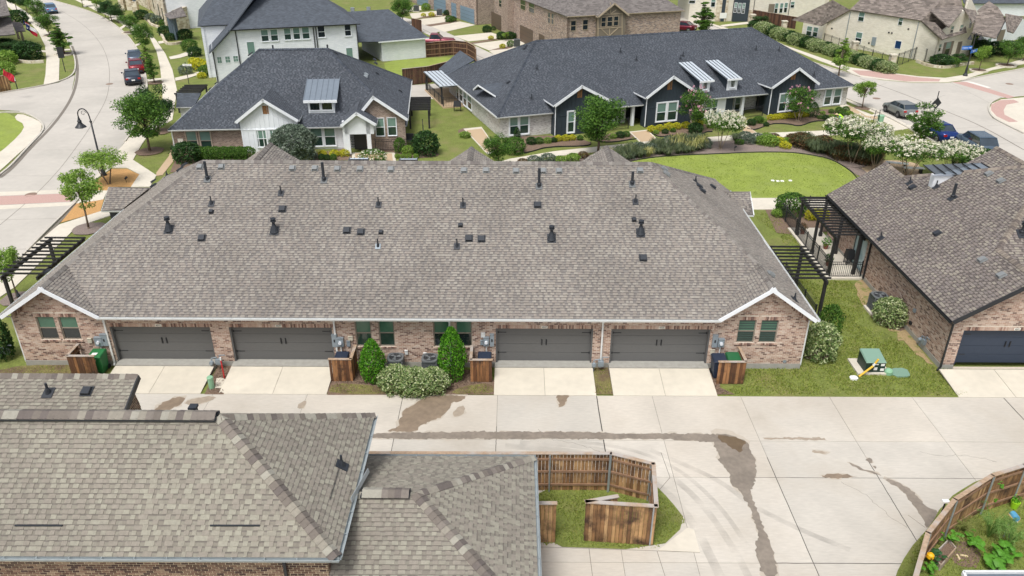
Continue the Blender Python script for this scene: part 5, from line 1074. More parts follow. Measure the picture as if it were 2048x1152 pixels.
for q in ((751, 236, 769, 272), (775, 235, 793, 271)): window(Wd, pxr(Wd, *q), H3, n=.01, trim=m_white, tw=.03, fm=m_white)
mb = MB(); mb.wbox(W3, W3.px(359, 280)[0]-.15, W3.px(359, 280)[0]+.3, 0, .03, W3.px(360, 284)[1], W3.px(360, 277)[1]); mb.obj('number_plaque', m_plq, H3)
downspout([W3.pt(.1, .05, 1.95), W3.pt(.1, .05, .1)], m_white, H3); downspout([W3.pt(S3-.5, .55, 2.7), W3.pt(S3-.5, .55, .1)], m_white, H3)
# metal-roofed dormer
tm = f3.L(642, 226, roof_pt(f3.P(0, 0, ZF+.02), (f3.s*p3, -f3.c*p3, 1), 642, 226).z)[1]; Wm = f3.wall(0, tm); ra = pxr(Wm, 616, 199, 669, 226)
mb = MB(); mb.wbox(Wm, ra[0], ra[1], -2.6, 0, ra[2], ra[3]); mb.obj('dormer_wall', m_white, H3)
e0, e1 = ra[0]-.3, ra[1]+.3; metal_roof([Wm.pt(e0, .35, ra[3]-.02), Wm.pt(e1, .35, ra[3]-.02), Wm.pt(e1, -(ra[3]+1.2-ra[2])/p3, ra[3]+1.15), Wm.pt(e0, -(ra[3]+1.2-ra[2])/p3, ra[3]+1.15)], 6, m_seam, H3, 'dormer_roof'); mb = MB(); mb.wbox(Wm, e0, e1, .3, .4, ra[3]-.2, ra[3]+.02); mb.obj('dormer_fascia', m_white, H3)
for q in ((620, 202, 639, 220), (644, 201, 664, 219)): window(Wm, pxr(Wm, *q), H3, style='fixed', n=.01, trim=m_white, tw=.08, fm=m_dark, grid=(3, 1), lower=m_glassd)
nf = (f3.s*p3, -f3.c*p3, 1)
for px, py in ((546, 97), (655, 96)): g = G(px, py, 7.4); mb = MB(); mb.tube((g[0], g[1], 7), (g[0], g[1], 7.7), .08); mb.obj('flue_pipe', m_plastic, H3)
nr3 = (f3.c*((7.45-ZF)/(S3-sR)), f3.s*((7.45-ZF)/(S3-sR)), 1); Pr = Vector(f3.P(S3, 0, ZF+.02))
for px, py in ((671, 106), (749, 120), (751, 127), (754, 147), (732, 149), (731, 153), (800, 182)): vent_box(roof_pt(Pr, nr3, px, py), nr3, H3, m_galv if px in (731, 732) else m_plastic)
nl3 = (-f3.c*((7.45-ZF)/rl[0]), -f3.s*((7.45-ZF)/rl[0]), 1); Pl = Vector(f3.P(0, 0, ZF+.02))
for px, py in ((438, 161), (433, 167), (500, 110), (504, 107), (421, 178)): vent_box(roof_pt(Pl, nl3, px, py), nl3, H3, m_plastic)
def perg_px(x0, y0, x1, y1, z, nr, label, deg, depth, width, mat=m_darkw, roof=None):
    g = G(x0, y0, z); f = HF(g[:2], deg); t = thing('pergola', label, 'pergola', (g[0], g[1], 0), 'timber pergolas beside the houses')
    for u in (0, width): mb = MB(); mb.beam(f.P(u, -.2, z-.14), f.P(u, depth+.2, z-.14), .09, .2); mb.obj('girder', mat, t)
    for i in range(nr): v = depth*i/(nr-1); mb = MB(); mb.beam(f.P(-.2, v, z), f.P(width+.2, v, z), .06, .15); mb.obj('rafter', mat, t)
    for u in (0, width):
        for v in (0, depth): mb = MB(); c = f.P(u, v, 0); mb.box(c[0]-.08, c[0]+.08, c[1]-.08, c[1]+.08, 0, z-.15); mb.obj('post', mat, t)
    return t, f
perg_px(819, 218, 0, 0, 1.9, 8, 'black timber pergola at the right side of the white gabled house', 5, 4.6, 1.8)
perg_px(352, 186, 0, 0, 2.0, 6, 'black timber pergola at the left side of the white gabled house', 5, 3.6, 2.0)
iron_fence([G2(752, 303), G2(850, 303), G2(846, 262)], 'black iron fence beside the brick gable of the white gabled house', single=True, sp=.14)
# ---------------- H4: long dark-sided fourplex
g0 = G(996, 235, ZF); f4 = HF(g0[:2], 19.3)
H4 = thing('dark_sided_fourplex', 'long charcoal-roofed fourplex with dark board gables and white brick ends', 'house', (14, 80, 0))
S4 = f4.L(1705, 170, ZF)[0]; TB4 = f4.L(890, 147, ZF)[1]; a4, b4 = f4.L(1072, 80, 7), f4.L(1503, 57, 7); t4 = TB4/2; zr4 = 7.75
def solve_z(fr, px, py, t):                  # height at which the sight line crosses depth t of the frame
    lo, hi = 0, 12
    for _ in range(40):
        m = (lo+hi)/2
        if fr.L(px, py, m)[1] > t: lo = m
        else: hi = m
    return m
za4 = solve_z(f4, 1072, 80, t4); zb4 = solve_z(f4, 1503, 57, t4); zr4 = (za4+zb4)/2; ua4 = f4.L(1072, 80, za4)[0]; ub4 = f4.L(1503, 57, zb4)[0]; p4 = (zr4-ZF)/t4
shingles([f4.P(0, 0, ZF), f4.P(S4, 0, ZF), f4.P(ub4, t4, zr4), f4.P(ua4, t4, zr4)], m_shd, H4, under=m_underd)
shingles([f4.P(0, 0, ZF), f4.P(ua4, t4, zr4), f4.P(0, TB4, ZF)][::-1], m_shd, H4, under=m_underd)
slabs('roof_slope', [[f4.P(S4, 0, ZF), f4.P(S4, TB4, ZF), f4.P(ub4, t4, zr4)], [f4.P(0, TB4, ZF), f4.P(ua4, t4, zr4), f4.P(ub4, t4, zr4), f4.P(S4, TB4, ZF)]], m_rd, H4)
for a, b in ((f4.P(0, 0, ZF+.02), f4.P(ua4, t4, zr4+.03)), (f4.P(ua4, t4, zr4+.03), f4.P(ub4, t4, zr4+.03)), (f4.P(0, TB4, ZF+.02), f4.P(ua4, t4, zr4+.03)), (f4.P(S4, 0, ZF+.02), f4.P(ub4, t4, zr4+.03))): caps(a, b, m_shd, H4)
# rear corner wings
for px, py, x2, y2, x3, y3 in ((934, 112, 892, 147, 951, 121),): 
    e = f4.L(892, 147, ZF); slabs('wing_roof', [[f4.P(0, TB4-1, ZF), f4.P(0, TB4+2.5, ZF), f4.P(2.6, TB4+2.5, 4), f4.P(2.6, TB4-3, 4)], [f4.P(2.6, TB4-3, 4), f4.P(2.6, TB4+2.5, 4), f4.P(5.2, TB4+2.5, ZF), f4.P(5.2, TB4, ZF)]], m_rd, H4)
slabs('wing_roof', [[f4.P(S4, TB4-1, ZF), f4.P(S4, TB4+1.5, ZF), f4.P(S4-2.4, TB4+1.5, 3.9), f4.P(S4-2.4, TB4-3, 3.9)], [f4.P(S4-2.4, TB4-3, 3.9), f4.P(S4-2.4, TB4+1.5, 3.9), f4.P(S4-4.8, TB4+1.5, ZF), f4.P(S4-4.8, TB4, ZF)]], m_rd, H4)
W4 = f4.wall(0, .4)
def seg(x0, x1, mat, W=W4, z1=ZF-.12, n=0., y=240, name='wall', z0=0.): 
    a, b = W.px(x0, y)[0], W.px(x1, y-.092*(x1-x0))[0]; mb = MB(); mb.wbox(W, a, b, n-.2, n, z0, z1); mb.obj(name, mat, H4, uv=True); return a, b
mb = MB(); mb.wbox(W4, .35, W4.px(1112, 250)[0], -.2, 0, 0, ZF-.12); mb.obj('wall', m_wbrick, H4, uv=True)
mb = MB(); mb.wbox(W4, W4.px(1222, 240)[0], W4.px(1262, 240)[0], -1.4, -1.2, 0, ZF-.12); mb.obj('patio_wall', m_wbrick, H4, uv=True)
aL, aR = W4.px(1295, 240)[0], W4.px(1400, 230)[0]; mb = MB(); mb.wbox(W4, aL, aR, -.2, 0, 0, ZF-.12); mb.obj('wall', m_navyp, H4); sidecut(W4, aL, aR, .1, ZF-.14, m_navyp, H4)
bL, bR = W4.px(1396, 230)[0], W4.px(1450, 220)[0]; mb = MB(); mb.wbox(W4, aR+.01, bR, -.2, 0, .5, ZF-.12); mb.obj('wall', m_white, H4); mb = MB(); mb.wbox(W4, aR+.01, bR, -.18, .05, 0, .49); mb.obj('wall_base', m_wbrick, H4, uv=True)
mb = MB(); mb.wbox(W4, bR+.01, W4.px(1464, 220)[0], -.2, 0, 0, ZF-.12); mb.obj('wall', m_navyp, H4)
mb = MB(); mb.wbox(W4, W4.px(1464, 220)[0]+.01, W4.px(1535, 200)[0], -1.9, -1.7, 0, 2.3); mb.obj('patio_wall', m_wbrick, H4, uv=True)
mb = MB(); mb.wbox(W4, W4.px(1622, 190)[0], S4-.4, -.2, 0, 0, ZF-.12); mb.obj('wall', m_wbrick, H4, uv=True)
WL4 = f4.wall(.4, TB4-.4, -90); mb = MB(); mb.wbox(WL4, 0, TB4-1.0, -.2, 0, 0, ZF-.12); mb.obj('side_wall', m_wbrick, H4, uv=True)
WR4 = f4.wall(S4-.4, .5, 90); mb = MB(); mb.wbox(WR4, 0, TB4-1, -.2, 0, 0, ZF-.12); mb.obj('side_wall', m_wbrick, H4, uv=True)
WB4 = f4.wall(S4-.5, TB4-.4, 180); mb = MB(); mb.wbox(WB4, 0, S4-1, -.2, 0, 0, ZF-.12); mb.obj('rear_wall', m_wbrick, H4, uv=True)
for x0, x1 in ((1262, 1297), (1486, 1531)):  # porch recesses
    y = 240-.1*(x0-1260); a, b = W4.px(x0, y)[0], W4.px(x1, y)[0]; mb = MB(); mb.wbox(W4, a, b, -2.6, -2.4, 0, 1.9); mb.wbox(W4, b, b+.12, -2.4, -.21, 0, 1.9); mb.obj('porch_recess', m_navyp, H4, kind='stuff')
    mb = MB(); mb.wbox(W4, a+.5, a+1.4, -2.4, -2.35, .1, 1.7); mb.obj('front_door', m_dark, H4)
Wq = f4.wall(0, -.5)
for l, a, r, v, fl in (((1111, 205), (1161, 169), (1214, 196), (1156, 177, 1163, 194), 0), ((1294, 189), (1344, 150), (1390, 181), (1336, 162, 1343, 178), 0), ((1544, 174), (1595, 134), (1632, 158), (1582, 145, 1590, 158), 0)):
    l, a, r = gpts(Wq, l, a, r); zm = (l[1]+r[1])/2; l, r = (l[0], zm), (r[0], zm)
    gable(f4, Wq, .5, l, a, r, ZF, p4, m_shd, m_navyp, H4, bb=(1.9, m_navyp), vent=v); battens(Wq, l[0]+.2, r[0], .1, 1.75, m_navyp, H4, .42)
    downspout([Wq.pt(l[0], .05, zm-.1), Wq.pt(l[0], .05, .1)], m_white, H4)
gutter(f4.P(-.05, -.06, ZF), f4.P(S4, -.06, ZF), m_gutter, H4); gutter(f4.P(-.06, 0, ZF), f4.P(-.06, TB4, ZF), m_gutter, H4)
for q, W in (((1019, 234, 1036, 269), W4), ((1039, 232, 1057, 267), W4), ((1135, 223, 1148, 264), Wq), ((1213, 209, 1230, 239), f4.wall(0, 1.6)), ((1313, 206, 1331, 242), Wq), ((1335, 204, 1353, 240), Wq), ((1411, 199, 1421, 233), W4), ((1424, 198, 1434, 231), W4), ((1558, 188, 1572, 222), Wq), ((1576, 187, 1588, 220), Wq), ((1649, 178, 1662, 209), W4), ((1667, 177, 1681, 207), W4), ((1469, 195, 1480, 220), f4.wall(0, 2.1))):
    window(W, pxr(W, *q), H4, n=.03, trim=m_white, tw=.1, fm=m_white, upper=m_blind)
for py0 in (0, 1, 2, 3): r = pxr(WL4, *((936, 190, 944, 218), (928, 183, 934, 211), (920, 176, 926, 202), (914, 172, 918, 196))[py0]); window(WL4, r, H4, n=.03, trim=m_white, tw=.06, fm=m_white, lower=m_glassd)
for (x0, x1, y) in ((1257, 1268, 260), (1474, 1482, 244)): u = W4.px(x0+6, y)[0]; mb = MB(); mb.wbox(W4, u-.14, u+.14, -.2, .1, 0, 2.0); mb.obj('porch_post', m_white, H4)
nf4 = (f4.s*p4, -f4.c*p4, 1)
def dormer4(roof, wall):
    xm = (wall[0]+wall[2])/2; tm = f4.L(xm, wall[3], roof_pt(f4.P(0, 0, ZF+.02), nf4, xm, wall[3]).z)[1]; Wn = f4.wall(0, tm); r = pxr(Wn, *wall); ul, ur = r[0], r[1]; zt = r[3]; zb = r[2]; dp = (zt+1.0-zb)/p4
    mb = MB(); mb.wbox(Wn, ul, ur, -.1, 0, zb, zt); mb.obj('dormer_face', m_white, H4); mb = MB(); mb.wbox(Wn, ul+.02, ur-.02, -(zt-zb)/p4, -.11, zb, zt-.05); mb.obj('dormer_cheek', m_navyp, H4)
    metal_roof([Wn.pt(ul-.25, .3, zt-.02), Wn.pt(ur+.25, .3, zt-.02), Wn.pt(ur+.25, -dp, zt+.95), Wn.pt(ul-.25, -dp, zt+.95)], 4, m_whitemetal, H4, 'dormer_roof', seam=m_navyp)
    mb = MB(); mb.wbox(Wn, ul-.25, ur+.25, .25, .33, zt-.18, zt); mb.obj('dormer_fascia', m_white, H4)
    w = ur-ul; window(Wn, (ul+w*.28, ur-w*.28, zb+.25, zt-.2), H4, style='fixed', n=.01, fm=m_white, trim=m_white, tw=.06, grid=(3, 1), lower=m_glassd)
dormer4(None, (1400, 160, 1420, 184)); dormer4(None, (1455, 156, 1475, 180))
# side dormer on the left slope, patio pergolas
l = G(946, 178, 3.0); c = G(956, 169, 3.75); r = G(992, 192, 3.0); slabs('side_dormer_roof', [[l, c, (c[0]+3.2, c[1]+1.1, c[2]), (l[0]+2.2, l[1]+.8, l[2])], [c, r, (r[0]+1.0, r[1]+.3, r[2]), (c[0]+3.2, c[1]+1.1, c[2])]], m_rd, H4); rake(c, (r[0], r[1], r[2]), m_white, H4, .05, .15); rake(l, c, m_white, H4, .05, .15)
perg_px(1204, 208, 0, 0, 2.05, 6, 'black timber pergola over the left patio of the long dark-sided fourplex', 109.3-90, 1.4, 2.0)
perg_px(1486, 184, 0, 0, 2.05, 6, 'black timber pergola over the right patio of the long dark-sided fourplex', 19.3, 1.8, 2.0)
iron_fence([G2(1216, 263), G2(1256, 258)], 'black iron fence at the left patio of the long dark-sided fourplex', sp=.14)
iron_fence([G2(1486, 238), G2(1524, 232)], 'black iron fence at the right patio of the long dark-sided fourplex', sp=.14)
P40 = f4.P(0, 0, ZF+.02)
for px, py in ((1241, 104), (1074, 138), (1063, 197), (1366, 112), (1273, 120), (1361, 118), (1512, 99), (1558, 101), (1628, 151)): vent_pipe(roof_pt(P40, nf4, px, py), nf4, H4, h=.45, r=.04)
k4 = (zr4-ZF)/ua4; nl4 = (-f4.c*k4, -f4.s*k4, 1)
for px, py in ((1052, 93), (1050, 97), (1017, 165)): vent_box(roof_pt(f4.P(0, 0, ZF+.02), nl4, px, py), nl4, H4, m_plastic)
t, f = perg_px(883, 172, 0, 0, 2.05, 6, 'pergola with ribbed metal cover at the left end of the long dark-sided fourplex', 19.3, 6.6, 2.8)
metal_roof([f.P(-.3, -.3, 2.1), f.P(3.1, -.3, 2.1), f.P(3.1, 6.9, 2.15), f.P(-.3, 6.9, 2.15)], 8, m_whitemetal, t, 'metal_cover', seam=m_dark)
mb = MB(); q = [f.P(-.2, -1.2, 0), f.P(3, -1.2, 0), f.P(3, 7, 0), f.P(-.2, 7, 0)]; mb.prism([(a[0], a[1]) for a in q], -.02, .15); struct(mb.obj('patio', m_tan))
iron_fence([f.P(-.1, 6.8, 0)[:2], f.P(-.1, -1.0, 0)[:2], f.P(2.9, -1.1, 0)[:2]], 'black iron fence round the covered patio at the left end of the dark-sided fourplex', sp=.16)
# ---------------- far houses, walls and roofs laid out on their own planes
def pwall(W, pts, mat, par, name='wall', n=0., th=.25, floor=True):
    """wall outline given by photo points on plane W; with floor=True the outline is closed down to the ground"""
    q = [W.px(x, y, n) for x, y in pts]
    if floor: q = q+[(q[-1][0], 0.), (q[0][0], 0.)]
    mb = MB(); A = [W.pt(u, n, z) for u, z in q]; B = [W.pt(u, n-th, z) for u, z in q]; k = len(q); i = len(mb.v); mb.v += A+B
    for t in mg.tessellate_polygon([[Vector((u, z, 0)) for u, z in q]]): mb.f.append(tuple(i+j for j in t)); mb.f.append(tuple(i+k+j for j in t[::-1]))
    mb.f += [(i+j, i+(j+1) % k, i+k+(j+1) % k, i+k+j) for j in range(k)]
    return mb.obj(name, mat, par, uv=True)
def proof(pts, mat, par, name='roof', th=.15): return slabs(name, [[G(x, y, z) for x, y, z in pts]], mat, par, th)
def fwin(W, par, rects, n=.02, fm=m_white, **k):
    for q in rects: window(W, pxr(W, *q, n), par, n=n, fm=fm, fw=.05, **k)
# H5 white two-storey house
g0 = G(458, 60, 6.0); f5 = HF(g0[:2], 19)
H5 = thing('white_two_storey_house', 'large white brick two-storey house with charcoal roofs, behind the gabled house', 'house', (-26, 100, 0))
S5 = f5.L(719, 46, 6)[0]; W5 = f5.wall(0, .4); pL = W5.px(424, 102); D5 = 11; d5 = G(416, 98, 0)
mb = MB(); mb.wbox(W5, .0, S5-.4, -.3, 0, 0, 5.85); mb.obj('wall', m_wb, H5, uv=True)
pwall(W5, [(424, 104), (459, 66)], m_wb, H5)
WS5 = Wall(f5.P(pL[0], 14, 0)[:2], 19-90); mb = MB(); mb.wbox(WS5, 0, 13.5, -.3, 0, 0, 4.0); mb.obj('side_wall', m_wb, H5, uv=True)
WR5 = f5.wall(S5-.4, .5, 90); mb = MB(); mb.wbox(WR5, 0, 12, -.3, 0, 0, 5.85); mb.obj('side_wall', m_wb, H5, uv=True)
uL = pL[0]-.35; zL = pL[1]-.1; kk = (6-zL)/(0-uL); A5 = 5.5
slabs('roof', [[f5.P(uL, -.3, zL), f5.P(uL, 14, zL), f5.P(A5, 14, 6+kk*A5), f5.P(A5, -.3+A5, 6+kk*A5), f5.P(0, -.3, 6)]], m_rd, H5)
slabs('roof', [[f5.P(0, 0, 6), f5.P(S5, 0, 6), f5.P(S5-4.6, 6, 9.2), f5.P(4.6, 6, 9.2)], [f5.P(S5, 0, 6), f5.P(S5, 12, 6), f5.P(S5-4.6, 6, 9.2)], [f5.P(4.6, 6, 9.2), f5.P(S5-4.6, 6, 9.2), f5.P(S5, 12, 6), f5.P(0, 12, 6)]], m_rd, H5)
g = f5.L(395, 52, 6); V = f5.wall(g[0]+.3, g[1]+.3)
mb = MB(); mb.wbox(V, 0, 5, -.3, 0, 0, 5.85); mb.obj('wall', m_wb, H5, uv=True); WS6 = f5.wall(g[0]+.3, g[1]+12, -90); mb = MB(); mb.wbox(WS6, 0, 11.8, -.3, 0, 0, 5.85); mb.obj('side_wall', m_wb, H5, uv=True)
slabs('roof', [[f5.P(g[0], g[1], 6), f5.P(g[0]+9, g[1], 6), f5.P(g[0]+9, g[1]+6.5, 10.8), f5.P(g[0]+4.2, g[1]+6.5, 10.8)], [f5.P(g[0], g[1], 6), f5.P(g[0]+4.2, g[1]+6.5, 10.8), f5.P(g[0], g[1]+13, 6)], [f5.P(g[0]+4.2, g[1]+6.5, 10.8), f5.P(g[0]+9, g[1]+6.5, 10.8), f5.P(g[0]+9, g[1]+13, 6), f5.P(g[0], g[1]+13, 6)]], m_rd, H5)
for q in ((522, 59, 537, 83), (541, 58, 556, 82), (568, 56, 582, 80), (586, 55, 600, 79), (604, 54, 619, 78), (635, 52, 650, 75), (689, 49, 702, 72)): window(W5, pxr(W5, *q), H5, n=.01, fm=m_white, trim=m_white, tw=.06, lower=m_glassd if q[0] > 630 else m_glass, upper=m_glassd if q[0] > 630 else m_blind)
for q in ((494, 83, 510, 109), (692, 95, 706, 116)): window(W5, pxr(W5, *q), H5, n=.01, fm=m_white, style='fixed', lower=m_blind)
for q in ((434, 113, 444, 127), (450, 112, 461, 126), (466, 111, 477, 124)): window(W5, pxr(W5, *q), H5, n=.01, fm=m_white, style='fixed', lower=m_blind, grid=(2, 2))
gutter(f5.P(-.1, -.06, 6), f5.P(S5, -.06, 6), m_dark, H5)
for x in (472, 628, 633): u = W5.px(x, 70)[0]; downspout([W5.pt(u, .06, 5.8), W5.pt(u, .06, .1)], m_dark, H5, .1)
downspout([W5.pt(pL[0]+.1, .06, zL), W5.pt(pL[0]+.1, .06, .1)], m_dark, H5, .1); downspout([W5.pt(S5-.4, .06, 5.8), W5.pt(S5-.4, .06, .1)], m_dark, H5, .1)
for i, (y, z) in enumerate(((2, 2.9), (5.5, 2.9), (9, 2.9))): window(WS5, (13.5-y-1.6, 13.5-y, .9, z), H5, n=.01, fm=m_dark, lower=m_glassd)
for y in (1.5, 4.5): window(WS6, (11.8-y-1, 11.8-y, 4, 5.4), H5, n=.01, fm=m_dark, lower=m_glassd); mb = MB(); mb.wbox(WS6, 11.8-y+.02, 11.8-y+.4, 0, .05, 3.9, 5.5); mb.obj('shutter', m_dark, H5)
# H6 garage
H6 = thing('white_garage', 'white garage with charcoal hip roof beside the curved timber fence', 'garage', (-13, 108, 0))
w6a, w6b = G(765, 123), G(852, 115); ang = math.degrees(math.atan2(w6b[1]-w6a[1], w6b[0]-w6a[0])); W6 = Wall(w6a[:2], ang); wid = math.dist(w6a[:2], w6b[:2]); ze6 = W6.px(761, 83)[1]
mb = MB(); mb.wbox(W6, 0, wid, -.3, 0, 0, ze6); mb.wbox(Wall(W6.pt(wid, 0, 0)[:2], ang+90), .01, 9, -.3, 0, 0, ze6); mb.wbox(Wall(W6.pt(0, -9, 0)[:2], ang-90), 0, 8.99, -.3, 0, 0, ze6); mb.obj('wall', m_wb, H6, uv=True, kind='stuff')
fl, fr2 = W6.pt(-.5, .4, ze6+.08), W6.pt(wid+.4, .4, ze6+.08); br_ = W6.pt(wid+.4, -9, ze6+.08); rg = W6.pt(wid*.5, -5.4, ze6+3.1); rg2 = W6.pt(-9, -6.4, ze6+3.0); lf = W6.pt(-7, -2.0, ze6+.08)
slabs('roof', [[fl, fr2, rg], [fr2, br_, rg], [W6.pt(-4.6, -1.2, ze6+.08), fl, rg, rg2, W6.pt(-9, -1.6, ze6+.08)], [rg, br_, W6.pt(-9, -12, ze6+.1), rg2]], m_rd, H6); mb = MB(); mb.wbox(W6, -.5, wid+.4, .41, .49, ze6-.08, ze6+.06); mb.obj('gutter', m_white, H6)
for px, py in ((705, 18), (737, 17)): g = G(px, py, 5); mb = MB(); mb.box(g[0]-.25, g[0]+.25, g[1]-.2, g[1]+.2, 4.7, 5.2); mb.obj('roof_vent', m_galv, H6)
# H7 brick townhouses
H7 = thing('brick_townhouses', 'pink brick townhouse block with brown garages and half-timbered gable', 'townhouses', (10, 110, 0))
c7 = G(1134, 33, 6.0); f7 = HF(c7[:2], 19.5); S7 = f7.L(1366, 20, 6)[0]; W7 = f7.wall(0, .3); W7L = f7.wall(.3, 30, -90); hz = 5.85
mb = MB(); mb.wbox(W7, .3, S7-.3, -.3, 0, 0, hz); mb.obj('wall', m_pbrick, H7, uv=True); mb = MB(); mb.wbox(W7L, 0, 29.7, -.3, 0, 0, hz); mb.obj('side_wall', m_pbrick, H7, uv=True)
mb = MB(); mb.wbox(f7.wall(S7-.3, .5, 90), 0, 10, -.3, 0, 0, hz); mb.obj('side_wall', m_pbrick, H7, uv=True)
slabs('roof', [[f7.P(0, 0, 6), f7.P(S7, 0, 6), f7.P(S7-4, 5.5, 9), f7.P(5, 5.5, 9)], [f7.P(0, 0, 6), f7.P(5, 5.5, 9), f7.P(5, 30, 9), f7.P(0, 30, 6)], [f7.P(S7, 0, 6), f7.P(S7, 11, 6), f7.P(S7-4, 5.5, 9)], [f7.P(5, 5.5, 9), f7.P(S7-4, 5.5, 9), f7.P(S7, 11, 6), f7.P(5, 11, 6)]], m_rg, H7)
l, a, r = W7.px(1193, 27), W7.px(1224, 3), W7.px(1247, 24); zm = (l[1]+r[1])/2; mid = (l[0]+r[0])/2; Wt = f7.wall(0, -.5)
gable(f7, Wt, .5, (l[0], zm), (mid, a[1]), (r[0], zm), 6, .55, m_rg, m_greyc, H7, trim=M('tan_trim', srgb(176, 160, 136), .7), th=.2)
m_tt = bpy.data.materials['tan_trim']; q = [(l[0], 0), (r[0], 0)]
def tb(W, par, pts, w=.09):
    for (x0, y0), (x1, y1) in pts: a = W.px(x0, y0); b = W.px(x1, y1); mb = MB(); mb.beam(W.pt(a[0], .05, a[1]), W.pt(b[0], .05, b[1]), .08, w, (W.n[0], W.n[1], 0)); mb.obj('timber_strip', m_tt, par)
tb(Wt, H7, (((1195, 30), (1245, 27)), ((1195, 57), (1245, 54)), ((1196, 30), (1196, 74)), ((1244, 27), (1244, 72)), ((1203, 58), (1218, 72)), ((1218, 72), (1236, 56)), ((1219, 57), (1219, 74)), ((1208, 22), (1219, 29)), ((1219, 29), (1232, 20)), ((1221, 5), (1221, 28))))
fwin(Wt, H7, ((1202, 34, 1212, 54), (1214, 33, 1225, 53), (1227, 32, 1237, 52)), fm=m_tt, lower=m_glassd, upper=m_glassd)
fwin(W7, H7, ((1141, 41, 1152, 62), (1165, 39, 1176, 60)), fm=m_tt, lower=m_glassd, upper=m_glassd)
fwin(W7L, H7, ((998, 0, 1007, 15), (1041, 0, 1051, 20), (1058, 4, 1069, 26), (1096, 24, 1101, 47), (1103, 26, 1108, 49)), fm=m_tt, lower=m_glassd, upper=m_glass)
m_bdoor = M('garage_door_brown', srgb(98, 82, 68), .6)
def gdoor(W, par, x0, y0, x1, y1, mat, xo=0):
    a = W.px(x0, y0)[0]; b = W.px(x1, y1)[0]; z = 2.3; gd = MB(); gd.wbox(W, a, b, 0, .03, 0, z); o = gd.obj('garage_door', mat, par)
    for k in range(1, 4): mb = MB(); mb.wbox(W, a, b, .03, .035, z*k/4-.015, z*k/4+.015); mb.obj('panel_joint', m_dark, o)
for q in ((983, 42, 1004, 62), (1040, 52, 1066, 72), (1078, 66, 1089, 78)): gdoor(W7L, H7, *q, m_bdoor)
tw = W7L.px(1014, 30)[0]; mb = MB(); mb.wbox(W7L, tw, tw+3, 0, .9, 0, hz-.2); mb.obj('bay_wall', m_tbrick, H7, uv=True)
gutter(f7.P(0, -.06, 6), f7.P(S7, -.06, 6), m_tt, H7)
H7b = thing('brick_townhouses', 'brick townhouse row with pale blue garage doors, at the top edge', 'townhouses', (-12, 145, 0))
a7, b7 = G(953, 50), G(840, 10); an = math.degrees(math.atan2(a7[1]-b7[1], a7[0]-b7[0])); W8 = Wall(b7[:2], an); L8 = math.dist(a7[:2], b7[:2])
mb = MB(); mb.wbox(W8, -14, L8, -.3, 0, 0, 6.2); mb.obj('wall', m_pbrick, H7b, uv=True); mb = MB(); mb.wbox(Wall(a7[:2], an+90), .01, 5, -.3, 0, 0, 6.2); mb.obj('side_wall', m_tbrick, H7b, uv=True)
mb = MB(); mb.slab([W8.pt(-14, .3, 6.3), W8.pt(L8, .3, 6.3), W8.pt(L8, -6, 9.5), W8.pt(-14, -6, 9.5)], .2); mb.slab([W8.pt(-14, -12, 6.3), W8.pt(L8, -12, 6.3), W8.pt(L8, -6, 9.5), W8.pt(-14, -6, 9.5)], .2); mb.obj('roof', m_rg, H7b, uv=True, kind='stuff')
m_bl = M('garage_door_blue', srgb(112, 134, 150), .6)
for q in ((921, 26, 949, 49), (903, 20, 913, 31), (868, 10, 892, 22), (834, 0, 857, 13)): gdoor(W8, H7b, *q, m_bl)
# H8 cream brick house
H8 = thing('cream_brick_house', 'large cream brick house with brown roof and blank side wall, upper right', 'house', (52, 108, 0))
a8, b8 = G(1699, 20, 5.0), G(1840, 40, 5.0); an8 = math.degrees(math.atan2(b8[1]-a8[1], b8[0]-a8[0])); W9 = Wall(a8[:2], an8)
cr = W9.px(1876, 90)[0]
pwall(W9, [(1642, 52), (1699, 21), (1839, 41), (1876, 76)], m_cream, H8)
Wf = Wall(W9.pt(cr, 0, 0)[:2], an8+90)
pwall(Wf, [(1882, 76), (1888, 60), (1898, 52), (1927, 20), (1941, 42), (1936, 60)], m_cream, H8)
fl_ = Wf.px(1936, 80)[0]; Wf2 = Wall(Wf.pt(fl_, -.2, 0)[:2], an8+90); pwall(Wf2, [(1932, 20), (1940, -8), (1958, 30)], m_cream, H8)
ve = Wf.n; 
def P9(x, y, n, W=W9): q = W.px(x, y, n); return W.pt(q[0], n, q[1])
e0, e1 = P9(1700, 19, .3), P9(1843, 41, .3); e2 = P9(1883, 79, .3); e00 = P9(1640, 51, .3)
def back(p, d, dz): return (p[0]-W9.n[0]*d, p[1]-W9.n[1]*d, p[2]+dz)
slabs('roof', [[e0, e1, back(e1, 7, 4.2), back(e0, 7, 4.2)], [e1, e2, back(e2, 6, .3), back(e1, 7, 4.2)], [e00, e0, back(e0, 7, 4.2), back(e00, 8, 1.5)]], m_rb, H8)
proof([(1583, 40, 3.4), (1641, 52, 3.4), (1700, 20, 6.3), (1665, 0, 6.8)], m_rb, H8); W9b = Wall(W9.pt(W9.px(1640, 60)[0], 0, 0)[:2], an8+180-2)
wr = Wall(G(1590, 90)[:2], -30); 
mb = MB(); q0, q1 = G(1600, 88), G(1640, 95); mb.prism([(q0[0], q0[1]), (q1[0], q1[1]), (q1[0]+2, q1[1]+4), (q0[0]+2, q0[1]+5)], 0, 3.2); mb.obj('wall', m_cream, H8, uv=True)
Wk = Wall((q0[0], q0[1]), math.degrees(math.atan2(q1[1]-q0[1], q1[0]-q0[0]))); fwin(Wk, H8, ((1613, 52, 1624, 72), (1626, 54, 1636, 74)), lower=m_glass)
